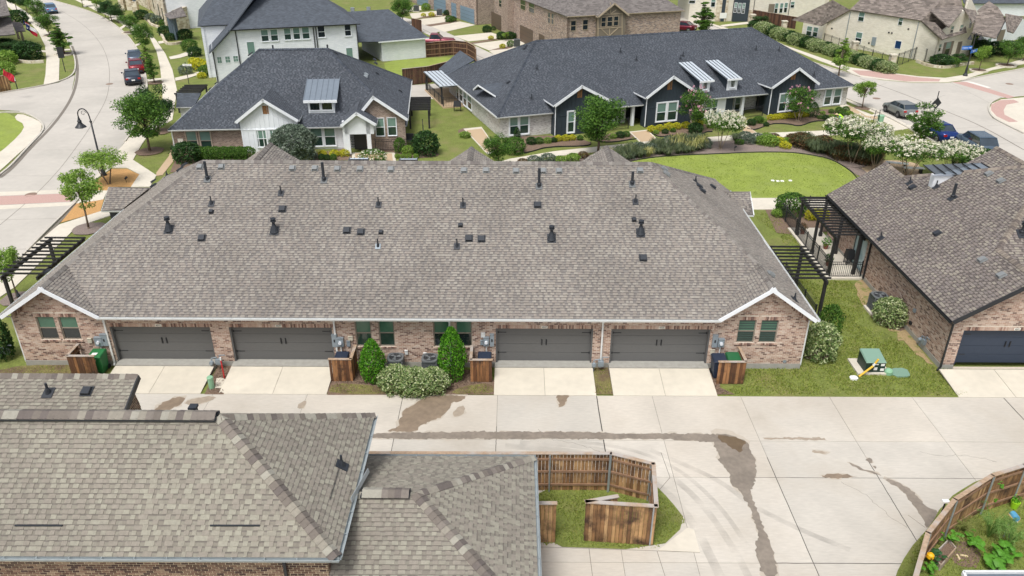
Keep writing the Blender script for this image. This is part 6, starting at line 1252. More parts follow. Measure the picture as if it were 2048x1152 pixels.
proof([(1898, 54, 5.0), (1928, 17, 6.4), (1893, -30, 8), (1862, 22, 6.2)], m_rb, H8); proof([(1930, 16, 6.45), (1947, 46, 5.2), (1955, 30, 5.6), (1935, -20, 7.6)], m_rb, H8); proof([(1843, 41, 5.1), (1885, 79, 3.6), (1897, 74, 3.6), (1870, 45, 5.2)], m_rb, H8)
fwin(W9, H8, ((1717, 24, 1729, 43), (1797, 34, 1806, 51)), lower=m_glass); fwin(W9, H8, ((1711, 64, 1724, 88),), lower=m_glassd)
window(W9, pxr(W9, 1790, 81, 1803, 98), H8, style='fixed', n=.02, fm=m_white, lower=M('blue_glass', srgb(30, 60, 98), .15, spec=.8)); mb = MB(); r = pxr(W9, 1744, 74, 1752, 91); mb.wbox(W9, r[0], r[1], 0, .12, r[2], r[3]); mb.obj('meter_panel', m_metalbox, H8)
for x, y in ((1664, 57), (1778, 65), (1784, 66), (1817, 58), (1738, 86)): r = pxr(W9, x-1.5, y-1.5, x+1.5, y+1.5); mb = MB(); mb.wbox(W9, r[0], r[1], 0, .06, r[2], r[3]); mb.obj('wall_vent', m_dark, H8)
for x, y0 in ((1701, 24), (1838, 44)): u = W9.px(x, y0)[0]; downspout([W9.pt(u, .06, 4.8), W9.pt(u, .06, .1)], m_metalbox, H8)
fwin(Wf, H8, ((1901, 52, 1907, 66), (1919, 49, 1926, 63), (1877, 88, 1882, 103)), lower=m_glassd, fm=m_cream); fwin(Wf2, H8, ((1937, 34, 1944, 56),), lower=m_glassd)
r = pxr(Wf, 1890, 84, 1900, 110); window(Wf, r, H8, n=.02, lower=m_glassd)
for a, b in ((r[0]-.55, r[0]-.05), (r[1]+.05, r[1]+.55)): mb = MB(); mb.wbox(Wf, a, b, 0, .05, r[2], r[3]); mb.obj('shutter', m_greyc, H8)
r = pxr(Wf, 1912, 84, 1920, 118); mb = MB(); mb.wbox(Wf, r[0], r[1], .001, .03, 0, r[3]); mb.obj('arched_door', m_greyc, H8)
# H9 pale stone house at the top edge
H9 = thing('pale_stone_house', 'pale stone house with navy bay and three white windows, at the top edge', 'house', (46, 140, 0))
a9 = G(1505, 42); W10 = Wall(a9[:2], 4); pwall(W10, [(1385, -40), (1660, -50)], m_cream, H9)
r = pxr(W10, 1433, 0, 1455, 30); mb = MB(); mb.wbox(W10, r[0], r[1], .001, .3, 0, r[3]+2); mb.obj('stone_bay', m_stone, H9, uv=True)
r = pxr(W10, 1466, -2, 1496, 31); mb = MB(); mb.wbox(W10, r[0], r[1], .001, .6, 0, r[3]); mb.obj('navy_bay', m_navyp, H9); r = pxr(W10, 1496, 20, 1520, 40); mb = MB(); mb.wbox(W10, r[0], r[1], .001, .12, 0, r[3]); mb.obj('stone_base', m_stone, H9, uv=True)
fwin(W10, H9, ((1468, 5, 1474, 25), (1476, 6, 1482, 26), (1484, 6, 1490, 27)), n=.62, lower=m_glassd, grid=(2, 3)); fwin(W10, H9, ((1549, 6, 1556, 27), (1559, 6, 1566, 26), (1568, 5, 1575, 25), (1581, 3, 1589, 16), (1422, -6, 1431, 14), (1378, -6, 1391, 7)), lower=m_glassd)
r = pxr(W10, 1443, -4, 1450, 27); mb = MB(); mb.wbox(W10, r[0], r[1], .3, .34, 0, r[3]); mb.obj('front_door', m_navyp, H9); r = pxr(W10, 1536, 8, 1548, 36); mb = MB(); mb.wbox(W10, r[0], r[1], .001, .03, 0, r[3]); mb.obj('arched_porch', m_greyc, H9)
for x in (1508, 1579): u = W10.px(x, 10)[0]; downspout([W10.pt(u, .06, 7), W10.pt(u, .06, .1)], m_dark, H9)
slabs('roof', [[W10.pt(-22, .4, 9), W10.pt(30, .4, 9), W10.pt(30, -7, 12), W10.pt(-22, -7, 12)]], m_rb, H9)
mb = MB(); mb.wbox(W10, W10.px(1385, 0)[0], W10.px(1660, 0)[0], -9, -.3, 0, 6); mb.obj('rear_volume', m_cream, H9)
# H10 white cottage row, upper right
H10 = thing('white_gabled_cottage', 'white brick cottage with steep brown roofs at the upper right corner', 'house', (66, 115, 0))
a10, b10 = G(1968, 96), G(2014, 80); an10 = 32; W11 = Wall(a10[:2], an10)
pwall(W11, [(1966, 68), (1983, 70), (2012, 38), (2020, 58), (2020, 50)], m_wb, H10); pwall(W11, [(2014, 64), (2024, 66), (2046, 38), (2060, 50)], m_wb, H10, n=-1.2)
proof([(1944, 66, 3.6), (1992, 76, 3.4), (2012, 38, 4.9), (1996, 14, 6.2), (1978, 2, 6.6), (1955, 20, 5.8)], m_rb, H10); proof([(2016, 62, 3.8), (2028, 66, 3.4), (2048, 34, 4.8), (2012, 27, 5.6)], m_rb, H10); rake(G(1994, 74, 3.5), G(2012, 38, 4.95), m_dark, H10, .06, .25); rake(G(2018, 58, 4), G(2012, 38, 4.95), m_dark, H10, .06, .25)
fwin(W11, H10, ((1974, 76, 1982, 90),), lower=m_glassd); r = pxr(W11, 1995, 60, 2007, 88); mb = MB(); mb.wbox(W11, r[0], r[1], .001, .03, 0, r[3]); mb.obj('arched_entry', m_greyc, H10)
H12 = thing('white_house', 'white wall and dark roof edge beyond the cottages, top right corner', 'house', (75, 150, 0))
a12 = G(1985, 32); W12 = Wall(a12[:2], 2); pwall(W12, [(1940, 6), (2200, 12)], m_wb, H12); slabs('roof', [[W12.pt(-6, .5, W12.px(1985, 6)[1]), W12.pt(22, .5, W12.px(1985, 6)[1]), W12.pt(22, -8, 9), W12.pt(-6, -8, 9)]], m_rd, H12)
# H11 row on the left street
H11 = thing('stone_front_house', 'tall stone-fronted house with hipped porch on four slate columns, upper left', 'house', (-46, 120, 0))
w0, w1 = G(296, 12), G(336, 60); an11 = math.degrees(math.atan2(w1[1]-w0[1], w1[0]-w0[0])); W13 = Wall(w0[:2], an11); L13 = math.dist(w0[:2], w1[:2])
mb = MB(); mb.wbox(W13, -6, L13, -.4, 0, 0, 6); mb.obj('wall', m_stone, H11, uv=True); mb = MB(); mb.wbox(Wall(w1[:2], an11+90), .01, 12, -.4, 0, 0, 6); mb.obj('side_wall', m_wb, H11, uv=True)
mb = MB(); mb.slab([W13.pt(-6, .4, 6), W13.pt(L13+.3, .4, 6), W13.pt(L13+.3, -5, 9), W13.pt(-6, -5, 9)], .2); mb.obj('roof', m_rg, H11, uv=True)
for x in (301, 309, 318, 324): u = W13.px(x, 20)[0]; window(W13, (u-.5, u+.5, 1, 2.8), H11, n=.01, lower=m_glassd, fm=m_dark); window(W13, (u-.5, u+.5, 4, 5.5), H11, n=.01, lower=m_glassd, fm=m_dark)
slabs('porch_roof', [[G(328, 29, 3.2), G(339, 38, 3.2), G(373, 32, 3.6), G(363, 13, 4.6)]], m_rg, H11)
for x, y in ((343, 72), (348, 76), (353, 80), (357, 78)): g = G(x, y); mb = MB(); mb.box(g[0]-.14, g[0]+.14, g[1]-.14, g[1]+.14, 0, 3.1); mb.obj('column', m_slate, H11)
mb = MB(); g0_, g1_ = G(352, 66), G(374, 60); mb.prism([(g0_[0], g0_[1]), (g1_[0], g1_[1]), (g1_[0], g1_[1]+7), (g0_[0], g0_[1]+7)], 0, 3.3); mb.obj('entry_wall', m_stone, H11, uv=True)
H14 = thing('porch_row_house', 'narrow house with three slate-capped stone piers on its porch, top edge', 'house', (-50, 150, 0))
for x, y in ((247, 20), (262, 20), (273, 24)): g = G(x, y); mb = MB(); mb.box(g[0]-.45, g[0]+.45, g[1]-.45, g[1]+.45, 0, 1.8); mb.obj('pier', m_stone, H14, uv=True); k = MB(); k.lathe((g[0], g[1], 1.8), [(.3, 0), (.2, 2.2)], 6); k.obj('column', m_slate, H14)
mb = MB(); q0, q1 = G(262, 8), G(300, 20); mb.prism([(q0[0], q0[1]+2), (q1[0], q1[1]), (q1[0]+8, q1[1]+10), (q0[0]+8, q0[1]+14)], 0, 6.5); mb.obj('wall', m_stone, H14, uv=True)
# left edge house, porch, flags, fence
H13 = thing('grey_roof_house', 'house corner with steep grey roof cut by the left edge', 'house', (-60, 125, 0))
proof([(-80, -30, 7), (8, -10, 7), (20, 30, 5), (-60, 40, 5)], m_rg, H13); proof([(-60, 36, 4.5), (21, 34, 4.5), (31, 68, 3), (-60, 76, 3)], m_rg, H13); proof([(23, 43, 3), (44, 46, 3), (51, 61, 2.6), (31, 63, 2.6)], m_rg, H13)
q0 = G(0, 120); q1 = G(22, 88); mb = MB(); mb.prism([(q0[0]-10, q0[1]), (q0[0]-2, q0[1]), (q1[0]-2, q1[1]), (q1[0]-14, q1[1]+3)], 0, 3); mb.obj('wall', m_cream, H13, uv=True)
for x, y in ((38, 78), (47, 82)): g = G(x, y); mb = MB(); mb.box(g[0]-.12, g[0]+.12, g[1]-.12, g[1]+.12, 0, 2.6); mb.obj('porch_post', m_greyc, H13)
# rear timber fences
wood_fence([G2(852, 115), G2(907, 110), G2(935, 113), G2(950, 122), G2(953, 128)], 'dark curved timber fence behind the white garage lawn', side=-1, mat=m_plankd, h=1.9, pw=.15, postm=m_rail)
wood_fence([G2(806, 172), G2(858, 166), G2(895, 156), G2(925, 141)], 'long curved timber fence in front of the back lawn', side=1, mat=m_plankd, h=1.9, pw=.15, posts=False)
wood_fence([G2(824, 62), G2(844, 66)], 'short timber fence behind the white garage roof', side=1, mat=m_plankd, h=1.9, pw=.15, posts=False)
wood_fence([G2(-30, 190), G2(24, 181)], 'timber fence panel at the left edge beside the lawn', side=1, mat=m_plank, h=1.7, posts=False)
wood_fence([G2(1502, 42), G2(1590, 58)], 'dark brown timber fence at the cream house', side=1, mat=m_plankd, h=1.8, pw=.2, posts=False)
mb = MB(); Lw = [(768, 122), (850, 116), (905, 114), (945, 126), (925, 138), (890, 152), (806, 168), (770, 140)]; sheet('back_lawn', smooth_poly(Lw), m_lawnb, .004)
# stone piers and iron fence by the hedge
pts = [(1503, 52), (1566, 66), (1632, 84), (1706, 110), (1781, 138)]
for i, (x, y) in enumerate(pts):
    g = G(x, y); mb = MB(); mb.box(g[0]-.35, g[0]+.35, g[1]-.35, g[1]+.35, 0, 1.7); o = mb.obj('pier_body', m_stone, None, uv=True); t = thing('stone_pier', ('pale stone pier at the far left end of the hedge', 'pale stone pier second from the far end of the hedge', 'pale stone pier in the middle of the hedge', 'pale stone pier standing in the hedge near its tall young tree', 'pale stone pier at the near right end of the hedge')[i], 'pier', (g[0], g[1], 0), 'stone piers along the hedge')
    o.parent = t; o.location = (-g[0], -g[1], 0); mb = MB(); mb.box(g[0]-.42, g[0]+.42, g[1]-.42, g[1]+.42, 1.702, 1.85); mb.obj('pier_cap', m_stone, t)
iron_fence([G2(1632, 84), G2(1706, 110), G2(1781, 138)], 'iron fence running between the stone piers behind the hedge', h=1.5, sp=.3, pr=.012, single=False)
iron_fence([G2(1781, 138), G2(1838, 116), G2(1849, 124)], 'tall iron fence at the side of the cream brick house', h=1.6, sp=.3, pr=.012)
# ================================================================ trees, shrubs, grasses
def leafm(name, cols, tr=.3): return M(name, (0, 0, 0), .6, rand=[srgb(*c) for c in cols], trans=tr, spec=.3)
m_leafo = leafm('oak_leaves', [(84, 122, 46), (66, 102, 38), (100, 138, 56), (52, 84, 34), (112, 150, 62)], .4)
m_leafd = leafm('dark_leaves', [(60, 94, 46), (46, 78, 38), (74, 108, 52), (40, 66, 34)], .35)
m_leafl = leafm('light_leaves', [(132, 166, 66), (114, 148, 54), (148, 178, 80), (96, 130, 48), (160, 186, 96)], .4)
m_leafg = leafm('grey_leaves', [(116, 130, 112), (94, 110, 92), (134, 146, 128), (80, 96, 80)])
m_leafy = leafm('yellow_leaves', [(206, 200, 44), (188, 186, 38), (220, 214, 76), (140, 150, 40)])
m_leafv = leafm('variegated_leaves', [(176, 188, 128), (110, 136, 78), (202, 208, 164), (86, 112, 60), (146, 164, 104)])
m_leafh = leafm('holly_leaves', [(100, 164, 38), (72, 130, 28), (122, 184, 52), (50, 98, 24), (84, 146, 34)], .4)
m_leafr = leafm('rust_leaves', [(112, 84, 60), (92, 76, 48), (124, 96, 62), (80, 84, 48)])
m_white_b = M('white_blossom', srgb(232, 228, 208), .8, trans=.25, var=.05); m_pink_b = M('pink_blossom', srgb(214, 160, 176), .8, trans=.25)
m_bark = M('bark', srgb(112, 96, 82), .95, var=.2, vscale=12, bump=.6, bscale=30); m_barkl = M('pale_bark', srgb(158, 142, 122), .95, var=.15, vscale=12)
m_twig = M('dark_twigs', srgb(58, 60, 38), 1)  # one even dark olive for every shrub stem
def leaves(mb, c, r, n, size, rg, squash=1., flat=.35, hang=0.):
    """n leaf quads in a ball-shaped clump"""
    for _ in range(n):
        while True:
            d = Vector((rg.uniform(-1, 1), rg.uniform(-1, 1), rg.uniform(-1, 1)))
            if .05 < d.length < 1: break
        d = d*(.55+.45*rg.random())/max(.55, d.length) if rg.random() < .7 else d
        p = Vector(c)+Vector((d.x*r, d.y*r, d.z*r*squash))
        nn = (d.normalized()*.6+Vector((rg.gauss(0, .6), rg.gauss(0, .6), rg.gauss(.45, .5)))).normalized()
        a = nn.orthogonal().normalized(); a.rotate(Matrix.Rotation(rg.uniform(0, 6.28), 3, nn)); b = nn.cross(a); s = size*rg.uniform(.6, 1.3)
        i = len(mb.v); mb.v += [tuple(p-a*s), tuple(p-b*s*flat*1.4+a*s*.1), tuple(p+a*s), tuple(p+b*s*flat*1.4+a*s*.1)]; mb.f.append((i, i+1, i+2, i+3))
def tree_proto(name, seed, h, w, trunk, leaf, n, size, bark=m_bark, stems=1, shape='round', crown0=.3, blossom=None, nb=0, clumps=26, squash=.8):
    rg = random.Random(seed); t = thing(name, 'x', 'tree', (0, 0, 0)); tr = MB(); cl = []
    for i in range(clumps):
        while True:
            x, y, z = rg.uniform(-1, 1), rg.uniform(-1, 1), rg.uniform(-1, 1); rr_ = math.sqrt(x*x+y*y+z*z)
            if rr_ < 1 and rr_ > .25: break
        f = 1.
        if shape == 'cone': f = 1-.62*(z+1)/2-.06
        if shape == 'umbrella': z = .25+z*.5; f = 1-.15*(z)
        cl.append(Vector((x*w*.40*f, y*w*.40*f, h*crown0+(z+1)/2*h*(1-crown0)*.88+h*.02)))
    for k in range(stems):
        a = 6.28*k/stems+rg.random(); base = Vector((math.cos(a)*.12*(stems > 1), math.sin(a)*.12*(stems > 1), 0)); top = Vector((math.cos(a)*w*.16*(stems > 1)+rg.uniform(-.08, .08), math.sin(a)*w*.16*(stems > 1)+rg.uniform(-.08, .08), h*(crown0+.25)))
        mid = base.lerp(top, .5)+Vector((rg.uniform(-.06, .06), rg.uniform(-.06, .06), 0)); r0 = trunk/(1 if stems == 1 else 1.7)
        tr.chain([base-Vector((0, 0, .1)), base+Vector((0, 0, .15)), mid, top], [r0*1.5, r0, r0*.8, r0*.5], 7)
        for j in range(k, len(cl), stems):
            s = mid.lerp(top, rg.uniform(.3, 1)); tr.chain([s, s.lerp(cl[j], .55)+Vector((0, 0, .1)), cl[j]], [r0*.42, r0*.26, r0*.1], 5)
    tr.obj('trunk', bark, t, smooth=True); mb = MB(); R0 = w*.5*(.36 if shape != 'cone' else .3)
    for c in cl: leaves(mb, c, R0*rg.uniform(.75, 1.25)*(1 if shape != 'cone' else max(.45, 1.25-c.z/h)), n//clumps, size, rg, squash)
    leaves(mb, (0, 0, h*(crown0+(1-crown0)*.5)), 1., n//6, size, rg) if shape == 'x' else None
    mb.obj('crown', leaf, t)
    if blossom:
        bm = MB()
        for _ in range(nb):
            c = cl[rg.randrange(len(cl))]; d = Vector((rg.gauss(0, 1), rg.gauss(0, 1), abs(rg.gauss(0, 1))+.1)).normalized(); p = c+d*R0*1.05
            leaves(bm, p, .10, 11, .055, rg, 1.5, .6)
        bm.obj('blossoms', blossom, t)
    return t
PROTO = {}
PROTO['oak'] = tree_proto('oak_tree', 3, 6, 4.6, .11, m_leafo, 9000, .10, clumps=34)
PROTO['oakb'] = tree_proto('oak_tree', 13, 6, 4.4, .11, m_leafo, 6200, .10, clumps=26)
PROTO['dark'] = tree_proto('oak_tree', 4, 6, 4.6, .12, m_leafd, 7000, .11, clumps=26)
PROTO['light'] = tree_proto('young_tree', 5, 4.6, 2.8, .07, m_leafl, 3800, .085, clumps=24, crown0=.34)
PROTO['multi'] = tree_proto('multi_stem_tree', 6, 3.6, 4.0, .07, m_leafl, 4200, .085, stems=4, shape='umbrella', crown0=.4, clumps=26, bark=m_bark)
PROTO['cone'] = tree_proto('cypress_tree', 7, 6.5, 2.8, .09, m_leafo, 5200, .09, shape='cone', crown0=.14, clumps=34)
PROTO['conel'] = tree_proto('cypress_tree', 8, 6.5, 2.8, .09, m_leafl, 4200, .09, shape='cone', crown0=.12, clumps=32)
PROTO['whitec'] = tree_proto('crape_myrtle', 9, 4.2, 4.2, .06, m_leafo, 5600, .08, stems=4, shape='umbrella', crown0=.36, clumps=32, blossom=m_white_b, nb=330, bark=m_barkl)
PROTO['whitet'] = tree_proto('crape_myrtle', 10, 5.2, 2.6, .06, m_leafo, 5600, .08, stems=3, crown0=.16, clumps=32, blossom=m_white_b, nb=70, bark=m_barkl)
PROTO['pinkc'] = tree_proto('crape_myrtle', 11, 4.0, 3.2, .06, m_leafo, 4600, .08, stems=4, crown0=.26, clumps=26, blossom=m_pink_b, nb=40, bark=m_barkl)
def shrub_proto(name, seed, h, w, leaf, n, size, squash=1., cat='shrub', blossom=None, nb=0, shape='ball'):
    rg = random.Random(seed); t = thing(name, 'x', cat); mb = MB(); st = MB()
    for i in range(7): a = rg.uniform(0, 6.28); st.chain([(0, 0, -.03), (math.cos(a)*w*.12, math.sin(a)*w*.12, h*.35), (math.cos(a)*w*.3, math.sin(a)*w*.3, h*.75)], [.02, .014, .006], 5)
    st.obj('stem', m_twig, t)
    for _ in range(n):
        a = rg.uniform(0, 6.28); v = rg.random()**.8
        if shape == 'cone': rad = math.sin(math.pi*(.2+v*.79))**.75
        else: rad = math.sqrt(max(0, 1-(2*v-1)**2)) if v > .3 else .92
        k = 1-abs(rg.gauss(0, .13)); lump = 1+.10*math.sin(a*5+v*9)+.07*math.sin(a*9-v*14+seed); q = rad*k*lump*w/2
        leaves(mb, (math.cos(a)*q, math.sin(a)*q, v*h*.97+.03), size*1.2, 1, size, rg)
    mb.obj('leaves', leaf, t)
    if blossom:
        bm = MB()
        for _ in range(nb): a = rg.uniform(0, 6.28); v = rg.uniform(.35, 1); rad = math.sqrt(max(0, 1-(2*v-1)**2)); leaves(bm, (math.cos(a)*rad*w/2, math.sin(a)*rad*w/2, v*h), .06, 8, .05, rg, 1, .6)
        bm.obj('blossoms', blossom, t)
    return t
PROTO['holly'] = shrub_proto('holly_shrub', 21, 2.0, 1.3, m_leafh, 5200, .05, shape='cone')
PROTO['varieg'] = shrub_proto('variegated_shrub', 22, 1.0, 1.3, m_leafv, 3600, .05)
PROTO['round'] = shrub_proto('round_shrub', 23, 1.0, 1.1, m_leafo, 2200, .05)
PROTO['rounddark'] = shrub_proto('round_shrub', 24, 1.0, 1.1, m_leafd, 2000, .06)
PROTO['yellow'] = shrub_proto('yellow_shrub', 25, .55, .8, m_leafy, 900, .05)
PROTO['greys'] = shrub_proto('grey_shrub', 26, .8, 1.1, m_leafg, 1500, .05)
PROTO['rusts'] = shrub_proto('rust_shrub', 27, .7, 1.0, m_leafr, 1300, .05)
PROTO['lights'] = shrub_proto('light_green_shrub', 28, .6, .9, m_leafl, 1200, .05)
PROTO['vitex'] = shrub_proto('vitex_shrub', 29, 2.8, 3.2, m_leafg, 9000, .09)
PROTO['whitesh'] = shrub_proto('white_flowering_shrub', 30, 1.5, 1.9, m_leafo, 2200, .06, blossom=m_white_b, nb=60)
PROTO['hconif'] = shrub_proto('cone_shrub', 31, 1.8, 1.0, m_leafd, 2200, .05, shape='cone')
def grass_proto(name, seed, h, w, mat, n):
    rg = random.Random(seed); t = thing(name, 'x', 'grass'); mb = MB()
    for _ in range(n):
        a = rg.uniform(0, 6.28); r0 = rg.random()*w*.15; L = h*rg.uniform(.6, 1.1); out = w*.5*rg.uniform(.4, 1.1); s = Vector((-math.sin(a), math.cos(a), 0))*.012; d = Vector((math.cos(a), math.sin(a), 0)); p = [d*r0, d*(r0+out*.35)+Vector((0, 0, L*.7)), d*(r0+out*.8)+Vector((0, 0, L)), d*(r0+out)+Vector((0, 0, L*.75))]
        for q0, q1 in zip(p, p[1:]): mb.quad(q0-s, q0+s, q1+s, q1-s)
    mb.obj('blades', mat, t, kind='stuff'); return t
m_bl1 = M('grass_blades', (0, 0, 0), .7, rand=[srgb(92, 108, 78), srgb(78, 94, 62), srgb(112, 122, 84)], trans=.3); m_bl2 = M('grass_blades_straw', (0, 0, 0), .7, rand=[srgb(176, 172, 104), srgb(140, 146, 78), srgb(196, 190, 130)], trans=.3)
PROTO['grass'] = grass_proto('ornamental_grass', 41, .85, 1.3, m_bl1, 260); PROTO['grassy'] = grass_proto('ornamental_grass', 42, .8, 1.1, m_bl2, 160)
for p in PROTO.values(): p['category'] = p['category']
PSIZE = {k: (6, 4.6) for k in ('oak', 'dark')}; PSIZE.update(oakb=(6, 4.4), light=(4.6, 2.8), multi=(3.6, 4.0), cone=(6.5, 2.8), conel=(6.5, 2.8), whitec=(4.2, 4.2), whitet=(5.2, 2.6), pinkc=(4, 3.2), holly=(2, 1.3), varieg=(1, 1.3), round=(1, 1.1), rounddark=(1, 1.1), yellow=(.55, .8), greys=(.8, 1.1), rusts=(.7, 1.0), lights=(.6, .9), vitex=(2.8, 3.2), whitesh=(1.5, 1.9), hconif=(1.8, 1.0), grass=(.85, 1.3), grassy=(.8, 1.1))
ORD = lambda i: ('first', 'second', 'third', 'fourth', 'fifth', 'sixth', 'seventh', 'eighth', 'ninth', 'tenth')[i] if i < 10 else str(i+1)+('st' if i in (20, 30) else 'nd' if i == 21 else 'rd' if i == 22 else 'th')
KL = dict(round='green', rounddark='dark green', lights='light green', greys='grey-green', rusts='rust-brown', yellow='yellow', grass='grassy', grassy='straw', dark='bushy dark', hconif='dark cone', varieg='variegated')
used = set(); WK = {'cone': 1.5, 'conel': 1.4, 'holly': .92, 'yellow': 1.25}
def put(kind, bx, by, topy, wpx, label, group=None, base=None):
    """stand a plant of that kind on the ground point under the photo pixel, sized like the photo's"""
    g = G(bx, by); W = Wall(g[:2], 0); h = W.px(bx, topy)[1]; wpx *= WK.get(kind, 1.12); dep = g[1]*cP+H0*sP; w = wpx*dep/F; ph, pw = PSIZE[kind]; src = PROTO[kind]
    o = src if kind not in used else copy_tree(src, (0, 0, 0)); used.add(kind)
    if 'group' in o: del o['group']
    o.location = (g[0], g[1], 0); o.rotation_euler.z = R.uniform(0, 6.28); o.scale = (w/pw, w/pw, max(.15, h/ph)); o['label'] = label
    if group: o['group'] = group
    return o
TL = 'young trees lining the left street'
for a in (('light', 178, 458, 330, 74, 'young light green tree on lawn beside the lower left sidewalk', TL), ('multi', 218, 368, 300, 96, 'multi-stemmed light green tree on orange mulch at the street lamp', TL), ('oak', 300, 303, 184, 98, 'round deep green tree between the street and the white gabled house', TL),
          ('dark', 318, 262, 165, 72, 'darker tree just behind the round deep green one', TL), ('light', 36, 598, 486, 60, 'light green tree by the pergola at the left edge', TL), ('cone', 129, 109, 40, 46, 'bright green tree in the parkway left of the street, beside the black sign', TL),
          ('oakb', 100, 72, 20, 42, 'tree in front of the parked pale blue car, upper left', TL), ('oakb', 78, 46, -8, 36, 'pale tree left of the pale blue car, upper left corner', TL), ('dark', 55, 27, -22, 30, 'dark tree on the left parkway at the very top', TL), ('dark', 34, 22, -28, 26, 'leftmost small dark tree at the top edge', TL),
          ('dark', 224, 43, -2, 34, 'dark tree beside the stone piers at the top, street side', TL), ('dark', 237, 46, 4, 30, 'dark tree right of another dark tree near the stone piers', TL), ('oakb', 262, 68, 24, 38, 'green tree in a stone ring on the right parkway, upper left', TL), ('oak', 292, 105, 44, 38, 'bushy green tree on the parkway above the three parked cars', TL),
          ('conel', 297, 138, 82, 30, 'pale feathery tree beside the parked grey car', TL), ('cone', 309, 166, 104, 28, 'feathery green tree beside the parked red car', TL), ('light', 196, 26, -14, 26, 'small tree near the kerb at the top, left of the dark pair', TL), ('light', 166, 14, -24, 24, 'small tree at the top edge left of the street curve', TL), ('dark', 212, 37, 0, 26, 'small dark tree in the upper parkway row', TL)): put(*a)
for a in (('vitex', 590, 320, 250, 78, 'grey-green vitex shrub in front of the white board gable'), ('oakb', 997, 342, 262, 62, 'leafy green tree left of the white brick wall, behind the roof ridge'), ('oak', 1196, 306, 192, 100, 'full green tree in front of the first dark board gable'), ('pinkc', 1386, 262, 176, 66, 'pink-flowering crape myrtle right of the second dark board gable'),
          ('pinkc', 1595, 242, 172, 66, 'pink-flowering crape myrtle before the rightmost dark board gable'), ('whitec', 1440, 298, 222, 80, 'white crape myrtle alone in the mulch bed above the oval lawn'), ('whitec', 1704, 326, 234, 108, 'broad white crape myrtle at the right end of the oval lawn'), ('whitec', 1748, 342, 268, 76, 'white crape myrtle beside the flower pot'),
          ('whitec', 1815, 354, 278, 118, 'white crape myrtle in front of the benches'), ('whitec', 1895, 352, 284, 92, 'white crape myrtle by the ribbed dormer roof of the right house'), ('whitet', 1836, 302, 198, 62, 'tall narrow crape myrtle left of the blue sedan'), ('light', 1724, 217, 154, 44, 'small round tree on the strip beside the silver hatchback'),
          ('conel', 1677, 152, 68, 38, 'tall feathery young tree in the strip by the hedge'), ('cone', 1402, 72, -2, 52, 'cypress-shaped tree rising behind the dark roof ridge'), ('light', 1957, 143, 84, 32, 'small bright tree in a stone ring next to the street-name post'), ('oakb', 2013, 133, 74, 48, 'green tree in a stone ring on the right-hand parkway'), ('oakb', 2046, 122, 66, 40, 'tree cut by the right edge, upper right parkway'),
          ('dark', 1950, 108, 60, 40, 'dark tree behind the street-name lamp post'), ('oak', 806, 48, -6, 44, 'light green tree behind the white garage roof'), ('light', 877, 74, 62, 7, 'tiny sapling at the back alley'), ('light', 1012, 82, 62, 14, 'thin sapling by the brown garage doors')): put(*a)
# evergreen shrubs at the fourplex
put('holly', 748, 760, 678, 54, 'bright green cone-shaped holly at the left windows of the fourplex'); put('holly', 905, 757, 654, 58, 'taller cone-shaped holly in front of the right pair of windows')
for i, (x, y, t, w) in enumerate(((794, 775, 738, 64), (830, 780, 744, 66), (866, 777, 742, 60))): put('varieg', x, y, t, w, ('left', 'middle', 'right')[i]+' clump of the pale variegated shrub below the air conditioners', 'clumps of the variegated hedge')
put('round', 1655, 672, 612, 40, 'deep green round shrub at the right corner of the fourplex'); put('varieg', 1636, 714, 650, 62, 'pale variegated shrub hugging the right corner of the fourplex'); put('varieg', 1778, 645, 600, 58, 'variegated shrub next to the lone air conditioner'); put('rounddark', 8, 716, 640, 40, 'shrub at the left end of the fourplex, behind the gas meter')
put('round', 1580, 428, 388, 52, 'leafy shrub beside the patio fence of the right-hand house'); put('lights', 1556, 432, 420, 24, 'low green plant in the small bed left of the patio fence')
for i, x in enumerate((1618, 1628, 1638, 1648)): put('yellow', x, 440, 420, 14, ('first', 'second', 'third', 'fourth')[i]+' yellow-green plant from the left inside the patio fence', 'yellow plants inside the patio fence')
# white gabled house
put('rounddark', 375, 322, 286, 46, 'dark rounded bush at the left corner of the white gabled house')
for i in range(7): put('round', 402+i*16, 318, 294, 26, ('first', 'second', 'third', 'fourth', 'fifth', 'sixth', 'seventh')[i]+' clump from the left of the clipped hedge under the brick wing windows', 'clipped hedge clumps under the brick wing')
for i, (k, x, y, w, c) in enumerate((('yellow', 646, 314, 14, 'yellow flowering plant nearest the vitex shrub'), ('yellow', 669, 313, 15, 'yellow flowering plant in the middle of the white house bed'), ('yellow', 689, 312, 16, 'yellow flowering plant nearest the front path'), ('rounddark', 644, 320, 12, 'small dark ball shrub below the first yellow plant'), ('rounddark', 655, 321, 10, 'smallest dark ball shrub between the yellow plants'), ('round', 667, 320, 12, 'green ball shrub below the middle yellow plant'))): put(k, x, y, y-12, w, c)
put('whitesh', 746, 330, 300, 50, 'white-flowering shrub beside the tan front path'); put('round', 800, 305, 276, 20, 'upright shrub inside the iron fence of the white house'); put('rounddark', 852, 308, 264, 46, 'dark loose shrub at the pergola of the white house'); put('lights', 817, 308, 292, 22, 'light green shrub between the iron fence and the pergola')
for i, x in enumerate((795, 806, 818, 832)): put('lights', x, 316, 308, 10, ('first', 'second', 'third', 'fourth')[i]+' tiny green mound from the left in the bed by the pergola', 'tiny mounds in the pergola bed')
